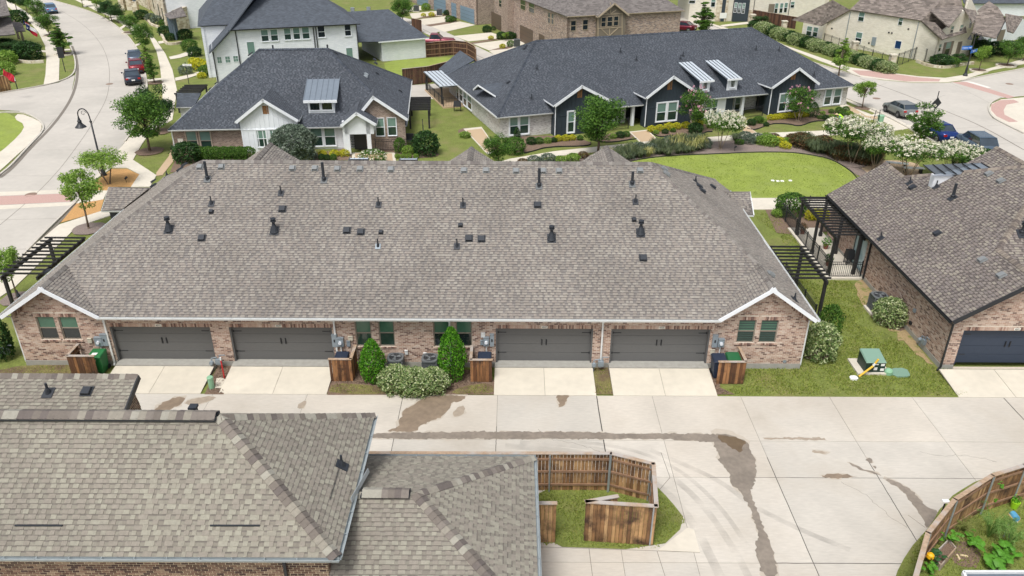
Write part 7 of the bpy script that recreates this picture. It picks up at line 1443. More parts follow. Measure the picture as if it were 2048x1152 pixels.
# long dark house beds
put('round', 1029, 306, 276, 38, 'large clipped round shrub at the white brick corner of the dark house'); put('hconif', 1034, 276, 254, 12, 'small dark cone shrub between the white brick windows')
yl = ((1116, 282, 13), (1131, 281, 13), (1144, 280, 12), (1303, 264, 14), (1319, 262, 14), (1338, 260, 16), (1353, 258, 14), (1371, 256, 14), (1398, 252, 14), (1541, 240, 12), (1550, 239, 12), (1559, 238, 12), (1568, 237, 12), (1577, 236, 12), (1586, 236, 12), (1595, 235, 12), (1604, 234, 12), (1611, 233, 11))
for i, (x, y, w) in enumerate(yl): put('yellow', x, y, y-w*.85, w, 'yellow-leaved shrub, '+ORD(i)+' from the left before the dark board gables', 'yellow shrubs along the dark-sided fourplex')
gl = ((1062, 288, 18), (1078, 287, 16), (1095, 286, 14), (1108, 284, 12), (1160, 280, 12), (1240, 275, 16), (1252, 273, 14), (1226, 277, 12), (1312, 268, 10), (1330, 267, 12), (1346, 264, 10), (1420, 256, 12), (1502, 250, 16), (1516, 246, 18), (1525, 246, 14), (1532, 252, 10), (1640, 238, 10), (1650, 239, 12), (1662, 238, 12), (1674, 237, 12), (1686, 234, 14), (1698, 232, 13), (1645, 229, 9), (1662, 226, 10))
for i, (x, y, w) in enumerate(sorted(gl)): k = 'rounddark' if i % 3 == 0 else 'round' if i % 3 == 1 else 'lights'; put(k, x, y, y-w*.75, w, 'low '+KL[k]+' mound, '+ORD(i)+' from the left before the long dark-sided fourplex', 'low green shrubs along the dark-sided fourplex')
put('rounddark', 1390, 266, 246, 26, 'dense dark shrub below the first pink crape myrtle'); put('hconif', 1625, 234, 204, 20, 'dark narrow shrub between the last gable and the white brick end'); put('round', 1677, 228, 214, 14, 'round shrub under the right windows of the white brick end'); put('round', 1690, 227, 213, 14, 'round shrub at the right corner of the white brick end'); put('lights', 930, 274, 264, 20, 'low plant in the round bed by the tan path')
# planted bed above the oval lawn
bedc = [(1225, 318), (1262, 306), (1300, 302), (1340, 298), (1380, 294), (1410, 292)]
for i in range(34):
    t = i/33; x = 1218+t*190+R.uniform(-5, 5); y = 322-t*26+R.uniform(-9, 5); k = R.choice(['grass', 'grass', 'grassy', 'grass', 'greys']); put(k, x, y, y-R.uniform(16, 26), R.uniform(22, 32), 'ornamental grass clump in the bed above the oval lawn', 'grass clumps in the park bed')
for i, (x, y, k, w) in enumerate(sorted(((1478, 288, 'round', 16), (1498, 286, 'greys', 26), (1512, 284, 'greys', 28), (1524, 288, 'lights', 26), (1540, 290, 'lights', 30), (1556, 288, 'yellow', 22), (1572, 288, 'lights', 20), (1585, 284, 'rusts', 26), (1600, 286, 'rusts', 28), (1616, 288, 'rusts', 24), (1532, 280, 'lights', 22), (1548, 278, 'rusts', 18), (1470, 280, 'grass', 20), (1490, 278, 'greys', 24), (1570, 296, 'yellow', 18), (1020, 336, 'lights', 20), (1045, 330, 'rusts', 20), (1068, 328, 'greys', 26), (1096, 326, 'greys', 30), (1120, 326, 'lights', 22), (1146, 322, 'lights', 24), (1166, 316, 'rusts', 20)))):
    put(k, x, y, y-w*.6, w, KL[k]+' clump, '+ORD(i)+' from the left among the mounds of the park bed', 'shrub mounds in the park bed')
for i in range(30):
    t = i/29; x = 1600+t*150+R.uniform(-6, 6); y = 296+t*32+R.uniform(-8, 6); put('grass' if i % 4 else 'rusts', x, y, y-R.uniform(18, 28), R.uniform(26, 38), 'dense dark grass clump at the right end of the park bed', 'dense grasses at the right of the oval lawn')
for i, (x, y, w) in enumerate(((1660, 300, 30), (1930, 338, 50), (1965, 330, 44))): put('rounddark', x, y, y-w*.7, w, ('dark shrub left of the broad white crape myrtle', 'dark shrub just left of the right-hand roof peak, behind white blossoms', 'dark shrub rising directly behind the right-hand roof peak')[i], 'dark shrubs behind the crape myrtles')
# hedge at the cream house
HP = [(1512, 62), (1545, 73), (1580, 84), (1615, 95), (1650, 106), (1685, 118), (1720, 130), (1755, 141), (1782, 148)]
hp = []
for a, b in zip(HP, HP[1:]): hp += [lerp(a, b, t/3) for t in range(3)]
for i, (x, y) in enumerate(hp): put('varieg' if i % 3 else 'rounddark', x+R.uniform(-2, 2), y+R.uniform(-2, 1), y-22, 30, 'section of the long mixed hedge, '+ORD(i)+' from its far left end', 'sections of the long hedge')
put('dark', 1519, 62, 30, 40, 'bushy dark tree at the far end of the long hedge')
for i, (x, y, w, k) in enumerate(((1880, 132, 38, 'rounddark'), (1900, 132, 30, 'round'), (1918, 128, 36, 'dark'), (1960, 112, 40, 'rounddark'), (1990, 108, 40, 'rounddark'), (2022, 104, 36, 'greys'), (1395, 24, 20, 'round'), (1420, 30, 24, 'rounddark'))): put(k, x, y, y-w*.6, w, KL[k]+' foundation shrub '+('at the left end of the cream house front', 'in the middle of the cream house front', 'at the right end of the cream house front', 'left of the white cottage', 'before the white cottage', 'cut off near the right edge', 'at the far left of the pale stone house', 'below the stone house windows')[i], 'foundation shrubs at the upper right')
for i, x in enumerate((1456, 1464, 1472, 1480, 1488)): put('yellow', x, 36+i, 24+i, 12, 'yellow shrub under the navy bay window, '+ORD(i)+' from the left', 'yellow shrubs under the navy bay')
for i, (x, y, w, k) in enumerate(sorted(((30, 118, 50, 'dark'), (58, 118, 46, 'rounddark'), (14, 108, 40, 'rounddark'), (36, 48, 36, 'rounddark'), (12, 150, 34, 'lights'), (16, 128, 34, 'lights'), (6, 165, 30, 'lights'), (285, 38, 24, 'rounddark'), (303, 42, 20, 'greys'), (316, 48, 22, 'greys'), (330, 52, 18, 'round'), (331, 70, 24, 'rounddark'), (342, 80, 18, 'rounddark'), (371, 78, 26, 'rounddark'), (380, 100, 28, 'round'), (390, 112, 24, 'rounddark'), (398, 138, 26, 'yellow'), (414, 150, 26, 'round'), (372, 148, 24, 'greys'), (388, 128, 16, 'yellow'), (404, 156, 14, 'yellow')))):
    put(k, x, y, y-w*.75, w, KL[k]+' front-yard shrub, '+ORD(i)+' from the left edge beside the left street', 'front-yard shrubs along the left street')
for i, (x, y, w, k) in enumerate(sorted(((907, 42, 12, 'hconif'), (899, 44, 16, 'round'), (863, 33, 10, 'yellow'), (847, 33, 8, 'yellow'), (982, 79, 9, 'yellow'), (1005, 96, 10, 'yellow'), (974, 64, 16, 'rounddark'), (1003, 78, 18, 'rounddark'), (1020, 78, 18, 'rounddark'), (1033, 77, 14, 'rounddark'), (1022, 93, 15, 'round'), (852, 20, 16, 'lights'), (894, 30, 12, 'rounddark'), (987, 60, 10, 'hconif')))):
    put(k, x, y, y-w*.8, w, KL[k]+' shrub, '+ORD(i)+' from the left among the rear townhouse driveways', 'shrubs between the rear driveways')
for k in list(PROTO):
    if k not in used:
        for c in list(PROTO[k].children): bpy.data.objects.remove(c)
        bpy.data.objects.remove(PROTO[k])
# ---------------------------------------------------------------- grass blades on the near lawns, one soft mass per lawn
m_bladeA = M('turf_blades', (0, 0, 0), .8, rand=[srgb(148, 160, 72), srgb(130, 146, 60), srgb(164, 164, 94), srgb(116, 132, 54), srgb(154, 166, 74)], trans=.35)
m_bladeB = M('turf_blades_bright', (0, 0, 0), .8, rand=[srgb(150, 168, 66), srgb(132, 152, 56), srgb(166, 178, 84), srgb(118, 138, 50)], trans=.35)
def inside(p, poly):
    c = False; n = len(poly)
    for i in range(n):
        (x0, y0), (x1, y1) = poly[i], poly[(i+1) % n]
        if (y0 > p[1]) != (y1 > p[1]) and p[0] < (x1-x0)*(p[1]-y0)/(y1-y0)+x0: c = not c
    return c
def turf(poly, dens, mat, z=0., h=.07, label=None):
    P = [G2(*q) for q in poly]; x0, x1 = min(p[0] for p in P), max(p[0] for p in P); y0, y1 = min(p[1] for p in P), max(p[1] for p in P); mb = MB()
    for _ in range(int((x1-x0)*(y1-y0)*dens)):
        p = (R.uniform(x0, x1), R.uniform(y0, y1))
        if not inside(p, P): continue
        k = noise.noise(Vector((p[0]*.9, p[1]*.9, 3)))
        if k < -.25 and R.random() < .7: continue
        hh = h*R.uniform(.5, 1.2)*(1+k*.6); a = R.uniform(0, 6.28); dx, dy = math.cos(a)*.03, math.sin(a)*.03; lx, ly = R.uniform(-.05, .05), R.uniform(-.05, .05)
        mb.quad((p[0]-dx, p[1]-dy, z-.02), (p[0]+dx, p[1]+dy, z-.02), (p[0]+lx, p[1]+ly, z+hh))
    mb.obj('turf', mat, None, kind='stuff')
turf([(1440, 789), (1480, 765), (1496, 735), (1606, 728), (1640, 722), (1672, 712), (1668, 690), (1640, 655), (1600, 570), (1560, 470), (1590, 475), (1645, 560), (1700, 562), (1735, 610), (1740, 650), (1812, 690), (1868, 735), (1905, 738), (1938, 791)], 260, m_bladeA)
turf([(1080, 975), (1300, 985), (1335, 1000), (1372, 1045), (1316, 1098), (1080, 1090)], 320, m_bladeA, .016)
turf([(1800, 1150), (1835, 1082), (1865, 1050), (1915, 1000), (1990, 965), (2048, 940), (2060, 1160)], 260, m_bladeA, .016)
turf([(1270, 326), (1363, 311), (1425, 309), (1578, 305), (1655, 317), (1705, 350), (1712, 370), (1690, 393), (1440, 393), (1350, 340)], 60, m_bladeB, .0, .08)
turf([(1192, 738), (1216, 738), (1224, 787), (1191, 787)], 200, m_bladeA); turf([(660, 787), (670, 768), (760, 774), (795, 787)], 200, m_bladeA); turf([(905, 787), (925, 774), (985, 767), (988, 787)], 200, m_bladeA); turf([(0, 738), (140, 730), (140, 755), (0, 760)], 160, m_bladeA)
turf([(1500, 425), (1545, 425), (1600, 475), (1560, 470), (1530, 450)], 120, m_bladeA)
# mulch chips
m_chip = M('mulch_chips', (0, 0, 0), .95, rand=[srgb(112, 92, 76), srgb(90, 72, 60), srgb(136, 116, 98), srgb(76, 62, 52)])
def chips(poly, dens, mat=None, s=.05):
    P = [G2(*q) for q in poly]; x0, x1 = min(p[0] for p in P), max(p[0] for p in P); y0, y1 = min(p[1] for p in P), max(p[1] for p in P); mb = MB()
    for _ in range(int((x1-x0)*(y1-y0)*dens)):
        p = (R.uniform(x0, x1), R.uniform(y0, y1))
        if inside(p, P): a = R.uniform(0, 6.28); c, d = math.cos(a)*s, math.sin(a)*s; z = R.uniform(.01, .035); mb.quad((p[0]-c, p[1]-d, z), (p[0]+d*.4, p[1]-c*.4, z+R.uniform(0, .02)), (p[0]+c, p[1]+d, z), (p[0]-d*.4, p[1]+c*.4, z+R.uniform(0, .02)))
    mb.obj('mulch_chips', mat or m_chip, None, kind='stuff')
chips([(662, 765), (705, 742), (955, 742), (985, 762), (925, 772), (895, 787), (800, 787), (760, 770)], 220); chips([(440, 733), (466, 733), (446, 787), (412, 787)], 200); chips([(1418, 734), (1438, 737), (1438, 775), (1462, 787), (1434, 787)], 200); chips([(1608, 702), (1640, 692), (1668, 692), (1664, 710), (1640, 720)], 200); chips([(1740, 624), (1790, 632), (1812, 642), (1806, 662), (1775, 653)], 200)
# ================================================================ vehicles
def paint(name, c, m=.3): return M(name, srgb(*c), .25, m, var=.03, vscale=2, spec=.6)
m_tyre2 = M('tyre_rubber', srgb(34, 34, 36), .9); m_rim = M('wheel_rim', srgb(160, 164, 168), .3, .7); m_rimd = M('dark_rim', srgb(52, 54, 58), .4, .5); m_cglass = glassmat('car_glass', srgb(48, 60, 70), .05, 1.); m_head = M('headlamp', srgb(220, 224, 228), .15); m_tail = M('tail_lamp', srgb(168, 24, 24), .3); m_plate = M('number_plate', srgb(230, 230, 226), .5); m_trim = M('car_trim', srgb(30, 31, 33), .6)
def car(label, loc, rz, col, kind='sedan', L=4.7, W=1.82, Hh=1.45, rim=None, group=None, roofc=None):
    """x forward, built from lofted sections; body, glasshouse, wheels, lamps and plates are parts"""
    t = thing('parked_car' if kind != 'pickup' else 'pickup_truck', label, 'car' if kind != 'pickup' else 'pickup', loc, group, rz)
    m = paint('paint_'+str(abs(hash(label)) % 997), col); hw = W/2; l2 = L/2
    if kind == 'sedan': top = [(-l2, .62), (-l2+.06, .98), (-l2+.55, 1.04), (-l2+1.15, 1.02), (l2-1.75, .98), (l2-1.1, .95), (l2-.35, .80), (l2-.04, .62), (l2, .5)]; gh = (-l2+.62, -l2+1.35, .28, l2-1.55)
    elif kind == 'hatch': top = [(-l2, .6), (-l2+.04, 1.0), (-l2+.3, 1.06), (-l2+1.2, 1.03), (l2-1.4, .99), (l2-.9, .96), (l2-.25, .84), (l2-.02, .62), (l2, .5)]; gh = (-l2+.08, -l2+.42, l2-1.9, l2-1.15)
    elif kind == 'suv': top = [(-l2, .6), (-l2+.04, 1.05), (-l2+.3, 1.12), (-l2+1.2, 1.1), (l2-1.7, 1.06), (l2-1.0, 1.02), (l2-.3, .9), (l2-.02, .66), (l2, .5)]; gh = (-l2+.1, -l2+.65, .3, l2-1.45)
    else: top = [(-l2, .7), (-l2+.04, 1.15), (-l2+.2, 1.16), (-.6, 1.16), (-.4, 1.16), (l2-1.6, 1.16), (l2-.3, 1.08), (l2-.02, .85), (l2, .6)]; gh = (-.85, -.7, l2-2.45, l2-1.75)
    mb = MB(); rows = []
    for x, z in top:
        e = min(1, (l2-abs(x))/.5+.0); k = .80+.20*math.sqrt(max(0, min(1, e*1.2))); w = hw*k; zb = .24 if abs(x) < l2-.3 else .34
        sec = [(-w*.93, zb), (-w, zb+.18), (-w, z*.72), (-w*.96, z-.08), (-w*.80, z), (0, z+.03), (w*.80, z), (w*.96, z-.08), (w, z*.72), (w, zb+.18), (w*.93, zb)]; rows.append([(x, y, q) for y, q in sec])
    n = len(rows[0])
    for r in rows: mb.v += r
    for i in range(len(rows)-1):
        for j in range(n-1): a = i*n+j; mb.f.append((a, a+n, a+n+1, a+1))
        mb.f.append((i*n+n-1, (i+1)*n+n-1, (i+1)*n, i*n))
    mb.f += [tuple(range(n)), tuple((len(rows)-1)*n+j for j in range(n-1, -1, -1))]
    mb.v = [(x+0, y, z) for x, y, z in mb.v]
    def add(name, mb_, mm, sm=False, par=t):
        me = mb_.mesh(name, mm, None, False, sm); o = bpy.data.objects.new(name, me); COL.objects.link(o); o.parent = par; return o
    body = add('body', mb, m, True)
    # glasshouse
    x0, x1, x2, x3 = gh; zb = {'sedan': 1.0, 'hatch': 1.03, 'suv': 1.09, 'pickup': 1.15}[kind]; zt = Hh; wb, wr = hw*.90, hw*.76
    g = MB(); B = [(x0, wb*.92, zb), (x3, wb*.92, zb), (x3, -wb*.92, zb), (x0, -wb*.92, zb)]; T_ = [(x1, wr, zt), (x2, wr, zt), (x2, -wr, zt), (x1, -wr, zt)]; g.hexa([B[3], B[2], B[1], B[0]], [T_[3], T_[2], T_[1], T_[0]]); gl = add('window_glass', g, m_cglass)
    rf = MB(); rf.hexa([(x1-.06, -wr*1.03, zt-.01), (x2+.06, -wr*1.03, zt-.01), (x2+.06, wr*1.03, zt-.01), (x1-.06, wr*1.03, zt-.01)], [(x1+.08, -wr*.85, zt+.045), (x2-.1, -wr*.85, zt+.045), (x2-.1, wr*.85, zt+.045), (x1+.08, wr*.85, zt+.045)]); add('roof_panel', rf, roofc or m, False)
    for s in (-1, 1):
        for a, b, ta, tb_, wd in ((x0, x0, x1, x1, .09), (x3, x3, x2, x2, .06), ((x0+x3)/2-.05, 0, (x1+x2)/2-.05, 0, .07)):
            p = MB(); p.beam((a, s*wb*.935, zb), (ta, s*wr*1.015, zt+.01), wd, .03, (0, s, .3)); add('pillar', p, m if wd != .07 else m_trim, par=body)
        sl = MB(); sl.box(-l2+.9, l2-.9, s*hw*.97-.02, s*hw*.97+.02, .2, .34); add('sill', sl, m_trim)
        dl = MB(); dl.beam(((x0+x3)/2, s*(hw+.003), .92), ((x0+x3)/2-.02, s*(hw-.0), .36), .012, .01, (0, s, 0)); add('door_seam', dl, m_trim, par=body)
        mi_ = MB(); mi_.box(x3-.35, x3-.2, s*(hw+.02) if s > 0 else s*(hw+.2), s*(hw+.2) if s > 0 else s*(hw+.02), zb-.06, zb+.08); add('door_mirror', mi_, m)
        for x in (-l2+.82, l2-.88):
            wh = MB(); wh.tube((x, s*(hw-.2), .33), (x, s*(hw+.012), .33), .33, .33, 20); wo = add('wheel', wh, m_tyre2); ri = MB(); ri.tube((x, s*(hw+.0), .33), (x, s*(hw+.022), .33), .22, .20, 14); add('rim', ri, rim or m_rim, par=wo)
            for kx in range(5): a = kx*1.2566; sp_ = MB(); sp_.beam((x, s*(hw+.026), .33), (x+math.cos(a)*.19, s*(hw+.026), .33+math.sin(a)*.19), .04, .01, (0, s, 0)); add('spoke', sp_, m_trim if not rim else m_rim, par=wo)
            ar = MB()
            for q in range(8): a0, a1 = math.pi*q/8, math.pi*(q+1)/8; ar.beam((x+math.cos(a0)*.37, s*(hw+.006), .33+math.sin(a0)*.37), (x+math.cos(a1)*.37, s*(hw+.006), .33+math.sin(a1)*.37), .05, .02, (0, s, 0))
            add('wheel_arch', ar, m_trim, par=body)
        hd = MB(); hd.hexa([(l2-.32, s*hw*.60, .60), (l2-.06, s*hw*.52, .60), (l2-.20, s*hw*.86, .60), (l2-.5, s*hw*.95, .60)] if s > 0 else [(l2-.5, s*hw*.95, .60), (l2-.20, s*hw*.86, .60), (l2-.06, s*hw*.52, .60), (l2-.32, s*hw*.60, .60)], [(l2-.34, s*hw*.60, .78), (l2-.10, s*hw*.52, .75), (l2-.24, s*hw*.86, .77), (l2-.52, s*hw*.95, .80)] if s > 0 else [(l2-.52, s*hw*.95, .80), (l2-.24, s*hw*.86, .77), (l2-.10, s*hw*.52, .75), (l2-.34, s*hw*.60, .78)]); add('headlight', hd, m_head)
        tl = MB(); tl.box(-l2-.012, -l2+.16, min(s*hw*.55, s*hw*.86), max(s*hw*.55, s*hw*.86), .74, .92); add('tail_light', tl, m_tail)
    bp = MB(); bp.box(-l2-.015, -l2+.05, -hw*.7, hw*.7, .3, .46); add('rear_bumper', bp, m_trim); pl = MB(); pl.box(-l2-.03, -l2-.016, -.18, .18, .6, .74); add('number_plate', pl, m_plate); gr = MB(); gr.box(l2-.03, l2+.012, -hw*.5, hw*.5, .38, .58); add('grille', gr, m_trim)
    for s in (-1, 1): hl = MB(); hl.box(l2-1.2, l2-.5, s*.35-.005, s*.35+.005, .9, .905); 
    if kind == 'pickup': bd = MB(); bd.box(-l2+.15, -.95, -hw*.78, hw*.78, 1.14, 1.2); add('bed_floor', bd, m_trim)
    return t
def aim(p0, p1): a, b = G2(*p0), G2(*p1); return ((a[0]+b[0])/2, (a[1]+b[1])/2, .012), math.atan2(b[1]-a[1], b[0]-a[0])
CG = 'cars parked along the left kerb'
for lab, p0, p1, col, L in (('dark blue sedan parked last in the row of three, tail towards the camera', (270, 176), (264, 152), (46, 54, 68), 4.8), ('red sedan parked between two grey-blue cars', (277, 152), (272, 132), (118, 26, 38), 4.7), ('grey-blue sedan parked first in the row of three', (274, 133), (270, 114), (78, 90, 106), 4.8)):
    loc, rz = aim(p0, p1); car(lab, loc, rz, col, 'sedan', L, group=CG)
loc, rz = aim((112, 33), (92, 18)); car('pale blue car parked on the upper left kerb, half hidden by a tree', loc, rz, (108, 138, 170), 'suv', 4.6, Hh=1.6)
d0 = G2(1805, 240); d1 = G2(1776, 226); rz = math.atan2(d1[1]-d0[1], d1[0]-d0[0]); c = G2(1797, 232)
car('silver-grey hatchback with black wheels at the kerb near the round tree', (c[0]+.2, c[1]+.5, .012), rz, (128, 132, 130), 'hatch', 3.95, 1.75, 1.43, rim=m_rimd)
c = G2(1866, 278); car('bright blue sedan parked behind the tall crape myrtle', (c[0]+.4, c[1]+.6, .012), rz, (24, 52, 112), 'sedan', 4.8, group=None)
c = G2(1944, 303); car('blue-grey sport utility parked above the right-hand roof', (c[0]+.3, c[1]+.4, .012), rz-.15, (84, 100, 114), 'suv', 4.8, 1.9, 1.65)
c = G2(872, 95); car('red pickup truck behind the curved timber fence', (c[0], c[1]+.8, .012), .0, (138, 62, 74), 'pickup', 5.4, 1.95, 1.75)
c = G2(1362, 62); car('dark red car just visible at the corner of the brick townhouses', (c[0], c[1], .012), 2.6, (104, 24, 44), 'sedan', 4.6)
# ================================================================ street furniture
def lamp(px, py, topy, label):
    g = G(px, py); h = Wall(g[:2], 0).px(px, topy)[1]; t = thing('street_lamp', label, 'street lamp', (g[0], g[1], 0)); mb = MB()
    mb.lathe((g[0], g[1], 0), [(.24, 0), (.24, .1), (.17, .2), (.15, .75), (.09, .9), (.075, 1.1), (.06, h*.82)], 12); mb.obj('post', m_dark, t, smooth=True); c = MB(); c.lathe((g[0], g[1], h*.80), [(.09, 0), (.1, .08), (.06, .14)], 10); c.obj('collar', m_dark, t)
    k = MB(); x = g[0]; pts = [(x, g[1], h*.82), (x-.02, g[1], h*.9), (x-.12, g[1], h*.965), (x-.38, g[1], h), (x-.68, g[1], h*.985), (x-.86, g[1], h*.94), (x-.88, g[1], h*.88)]; pts = smooth_poly(pts, 1, False)
    k.chain(pts, [.045]*len(pts), 8); k.obj('arm', m_dark, t)
    s = MB(); sp = [(x-.42+math.cos(a)*r, g[1], h*.93+math.sin(a)*r) for a, r in ((i*.55, .24-i*.016) for i in range(13))]; s.chain(sp, [.018]*len(sp), 6); s.obj('scroll', m_dark, t)
    b = MB(); b.lathe((x-.88, g[1], h*.88-.85), [(.42, .02), (.40, .06), (.2, .28), (.14, .42), (.17, .5), (.1, .62), (.05, .85)], 16); b.obj('lamp_shade', m_dark, t); gl = MB(); gl.lathe((x-.88, g[1], h*.88-.95), [(.02, 0), (.16, .03), (.2, .12)], 12); gl.obj('lamp_glass', m_head, t)
    return t
lamp(208, 351, 217, 'tall black curled-arm street lamp on orange mulch beside the left street')
def sign_post(px, py, topy, label, parts, r=.035, name='sign_post', cat='sign'):
    g = G(px, py); W = Wall(g[:2], 0); h = W.px(px, topy)[1]; t = thing(name, label, cat, (g[0], g[1], 0)); mb = MB(); mb.tube((g[0], g[1], -.05), (g[0], g[1], h), r, n=10); mb.obj('post', m_dark, t)
    for nm, (x0, y0, x1, y1), mat, txt, tm, ang in parts:
        Wr = Wall(g[:2], ang); r0 = pxr(Wr, x0, y0, x1, y1, .05); q = MB(); q.wbox(Wr, r0[0], r0[1], .045, .06, r0[2], r0[3]); o = q.obj(nm, mat, t)
        if txt: text_obj('lettering', txt, Wr, (r0[0]+r0[1])/2, (r0[2]+r0[3])/2, .063, (r0[3]-r0[2])*.6, tm, o)
    return t
m_bluesign = M('blue_sign', srgb(24, 104, 190), .4); m_wsign = M('white_sign', srgb(232, 232, 228), .5)
t = sign_post(1930, 152, 66, 'black street-name post with two blue signs at the road junction', (('street_name_sign', (1924, 92, 1944, 99), m_bluesign, 'Colony Trail', m_wsign, 12), ('street_name_sign', (1942, 99, 1954, 105), m_bluesign, 'Main St', m_wsign, 40)), .07, 'street_name_post')
g = G(1930, 152); mb = MB(); mb.lathe((g[0], g[1], 0), [(.28, 0), (.28, .15), (.16, .35), (.12, 1.0), (.08, 1.2)], 12); mb.obj('post_base', m_dark, t)
hh = Wall(g[:2], 0).px(1930, 66)[1]
for s in (-1, 1): k = MB(); k.chain([(g[0], g[1], hh-.3), (g[0]+s*.3, g[1], hh+.1), (g[0]+s*.6, g[1], hh), (g[0]+s*.62, g[1], hh-.2)], [.03]*4, 6); k.obj('arm', m_dark, t); b = MB(); b.lathe((g[0]+s*.62, g[1], hh-.75), [(.26, 0), (.2, .15), (.1, .35), (.04, .55)], 12); b.obj('lamp_shade', m_dark, t)
sign_post(378, 168, 124, 'thin black post with a small white street sign before the white two-storey house', (('name_sign', (365, 128, 383, 132), m_wsign, 'Ryder Trail', m_dark, 0),), .04)
# back of the diamond sign
g = G(1855, 275); W = Wall(g[:2], 18); hh = W.px(1874, 187)[1]; t = thing('warning_sign', 'black back of a diamond warning sign on a pole above the blue sedan', 'sign', (g[0], g[1], 0)); a = W.px(1858, 268); b = W.px(1875, 187); mb = MB(); mb.tube(W.pt(0, 0, 0), W.pt(0, 0, hh+.2), .04, n=8); mb.obj('post', m_dark, t)
c = W.px(1868, 209); mb = MB(); s = .55; P = [W.pt(s_[0], .06, hh-.9+s_[1]) for s_ in ((0, -s), (s, 0), (0, s), (-s, 0))]; Q = [W.pt(s_[0], .04, hh-.9+s_[1]) for s_ in ((0, -s), (s, 0), (0, s), (-s, 0))]; mb.hexa(Q[::-1], P[::-1]); mb.obj('sign_plate', m_dark, t)
g = G(131, 144); t = thing('parkway_sign', 'black rectangular sign back on a leaning black post, left parkway', 'sign', (g[0], g[1], 0)); W = Wall(g[:2], 10); mb = MB(); mb.tube(W.pt(0, 0, 0), W.pt(0, 0, 2.6), .05, n=8); mb.obj('post', m_dark, t); mb = MB(); mb.wbox(W, -.35, .35, .05, .08, 1.7, 3.0); mb.obj('sign_plate', m_dark, t)
g = G(35, 178); t = thing('marker_post', 'short black post with white marks on the left lawn', 'post', (g[0], g[1], 0)); mb = MB(); mb.tube((g[0], g[1], 0), (g[0], g[1], 1.6), .05, n=8); mb.obj('post', m_dark, t); mb = MB(); mb.tube((g[0], g[1], .9), (g[0], g[1], 1.3), .055, n=8); mb.obj('band', m_wsign, t)
# flags
def flag(px, py, label, w, h, stripes, deg=-50, drop=.5):
    g = G(px, py, 2.6); t = thing('house_flag', label, 'flag', g); pm = MB(); pm.tube((g[0]-.9, g[1], 2.2), (g[0]+.2, g[1], 3.3), .02, n=6); pm.obj('flag_pole', m_galv, t)
    for nm, (u0, u1, v0, v1), mat in stripes:
        mb = MB(); n = 6
        for i in range(n):
            for k in (0,):
                a, b = u0+(u1-u0)*i/n, u0+(u1-u0)*(i+1)/n
                def P(u, v): return (g[0]+.2+u*w*.75+v*h*.25, g[1]+.12*math.sin(u*7+v*3), 3.25-u*w*.62-(1-v)*h*.75)
                mb.quad(P(a, v0), P(b, v0), P(b, v1), P(a, v1))
        mb.obj(nm, mat, t)
    return t
m_fb, m_fr, m_fw = M('flag_blue', srgb(30, 60, 130), .8), M('flag_red', srgb(178, 30, 50), .8), M('flag_white', srgb(232, 232, 232), .8)
def star(t, g, c, r, mat):
    mb = MB(); pts = []
    for i in range(10): a = i*math.pi/5; q = r if i % 2 == 0 else r*.42; pts.append((c[0]+math.sin(a)*q, c[1]-.02, c[2]+math.cos(a)*q))
    for i in range(10): mb.quad(c, pts[i], pts[(i+1) % 10])
    mb.obj('star', mat, t)
f1 = flag(48, 56, 'blue, white and red lone-star flag hanging from the left porch', 1.7, 1.1, (('blue_field', (0, .36, 0, 1), m_fb), ('white_stripe', (.36, 1, .5, 1), m_fw), ('red_stripe', (.36, 1, 0, .5), m_fr))); g = G(48, 56, 2.6); star(f1, g, (g[0]+.2+.18*1.7*.75+.5*1.1*.25, g[1]-.15, 3.25-.18*1.7*.62-.5*1.1*.75), .2, m_fw)
flag(44, 50, 'folded striped flag in red and white above the lone-star flag', 1.0, .7, tuple([('stripe', (.3, 1, k/5, (k+1)/5), m_fr if k % 2 == 0 else m_fw) for k in range(5)]+[('blue_field', (0, .3, 0, 1), m_fb)]))
flag(2, 150, 'plain red flag at the left edge above the timber fence', 1.3, .9, (('red_field', (0, 1, 0, 1), m_fr),))
# ================================================================ utilities at the fourplex
def pipe(t, a, b, r, mat, name='conduit'): mb = MB(); mb.tube(a, b, r, n=8); return mb.obj(name, mat, t)
def ubox(W, q, label, name='meter_box', d=.14, mat=None, dial=False, hole=False, group='wall utility boxes'):
    r = pxr(W, *q); t = thing(name, label, 'utility box', W.pt((r[0]+r[1])/2, 0, r[2]), group); mb = MB(); mb.wbox(W, r[0], r[1], .015, d, r[2], r[3]); mb.obj('casing', mat or m_metalbox, t)
    mb = MB(); mb.wbox(W, r[0]-.01, r[1]+.01, .014, d+.02, r[3], r[3]+.025); mb.obj('lid', mat or m_metalbox, t)
    c = ((r[0]+r[1])/2, (r[2]+r[3])/2)
    if dial: k = MB(); k.tube(W.pt(c[0], d, c[1]), W.pt(c[0], d+.09, c[1]), .08, n=14); k.obj('meter_dial', m_head, t)
    if hole: k = MB(); k.wbox(W, c[0]-.035, c[0]+.035, d, d+.012, c[1]-.06, c[1]+.09); k.obj('breaker_window', m_dark, t)
    return t, r
mtr = [((192, 673, 207, 689), (204, 667, 217, 689), 'left of the first garage door'), ((675, 674, 688, 690), (665, 668, 675, 691), 'right of the second garage door'), ((967, 673, 978, 689), (980, 667, 988, 690), 'left of the third garage door'), ((1435, 676, 1447, 691), (1424, 669, 1434, 692), 'right of the fourth garage door')]
for m_, p_, wh in mtr:
    t, r = ubox(W1, m_, 'grey electricity meter '+wh, dial=True, d=.16); pipe(t, W1.pt((r[0]+r[1])/2, .06, .1), W1.pt((r[0]+r[1])/2, .06, r[2]), .035, m_gutter); ubox(W1, p_, 'grey breaker panel '+wh, name='breaker_panel', hole=True)
m_beige = M('beige_plastic', srgb(196, 190, 172), .6)
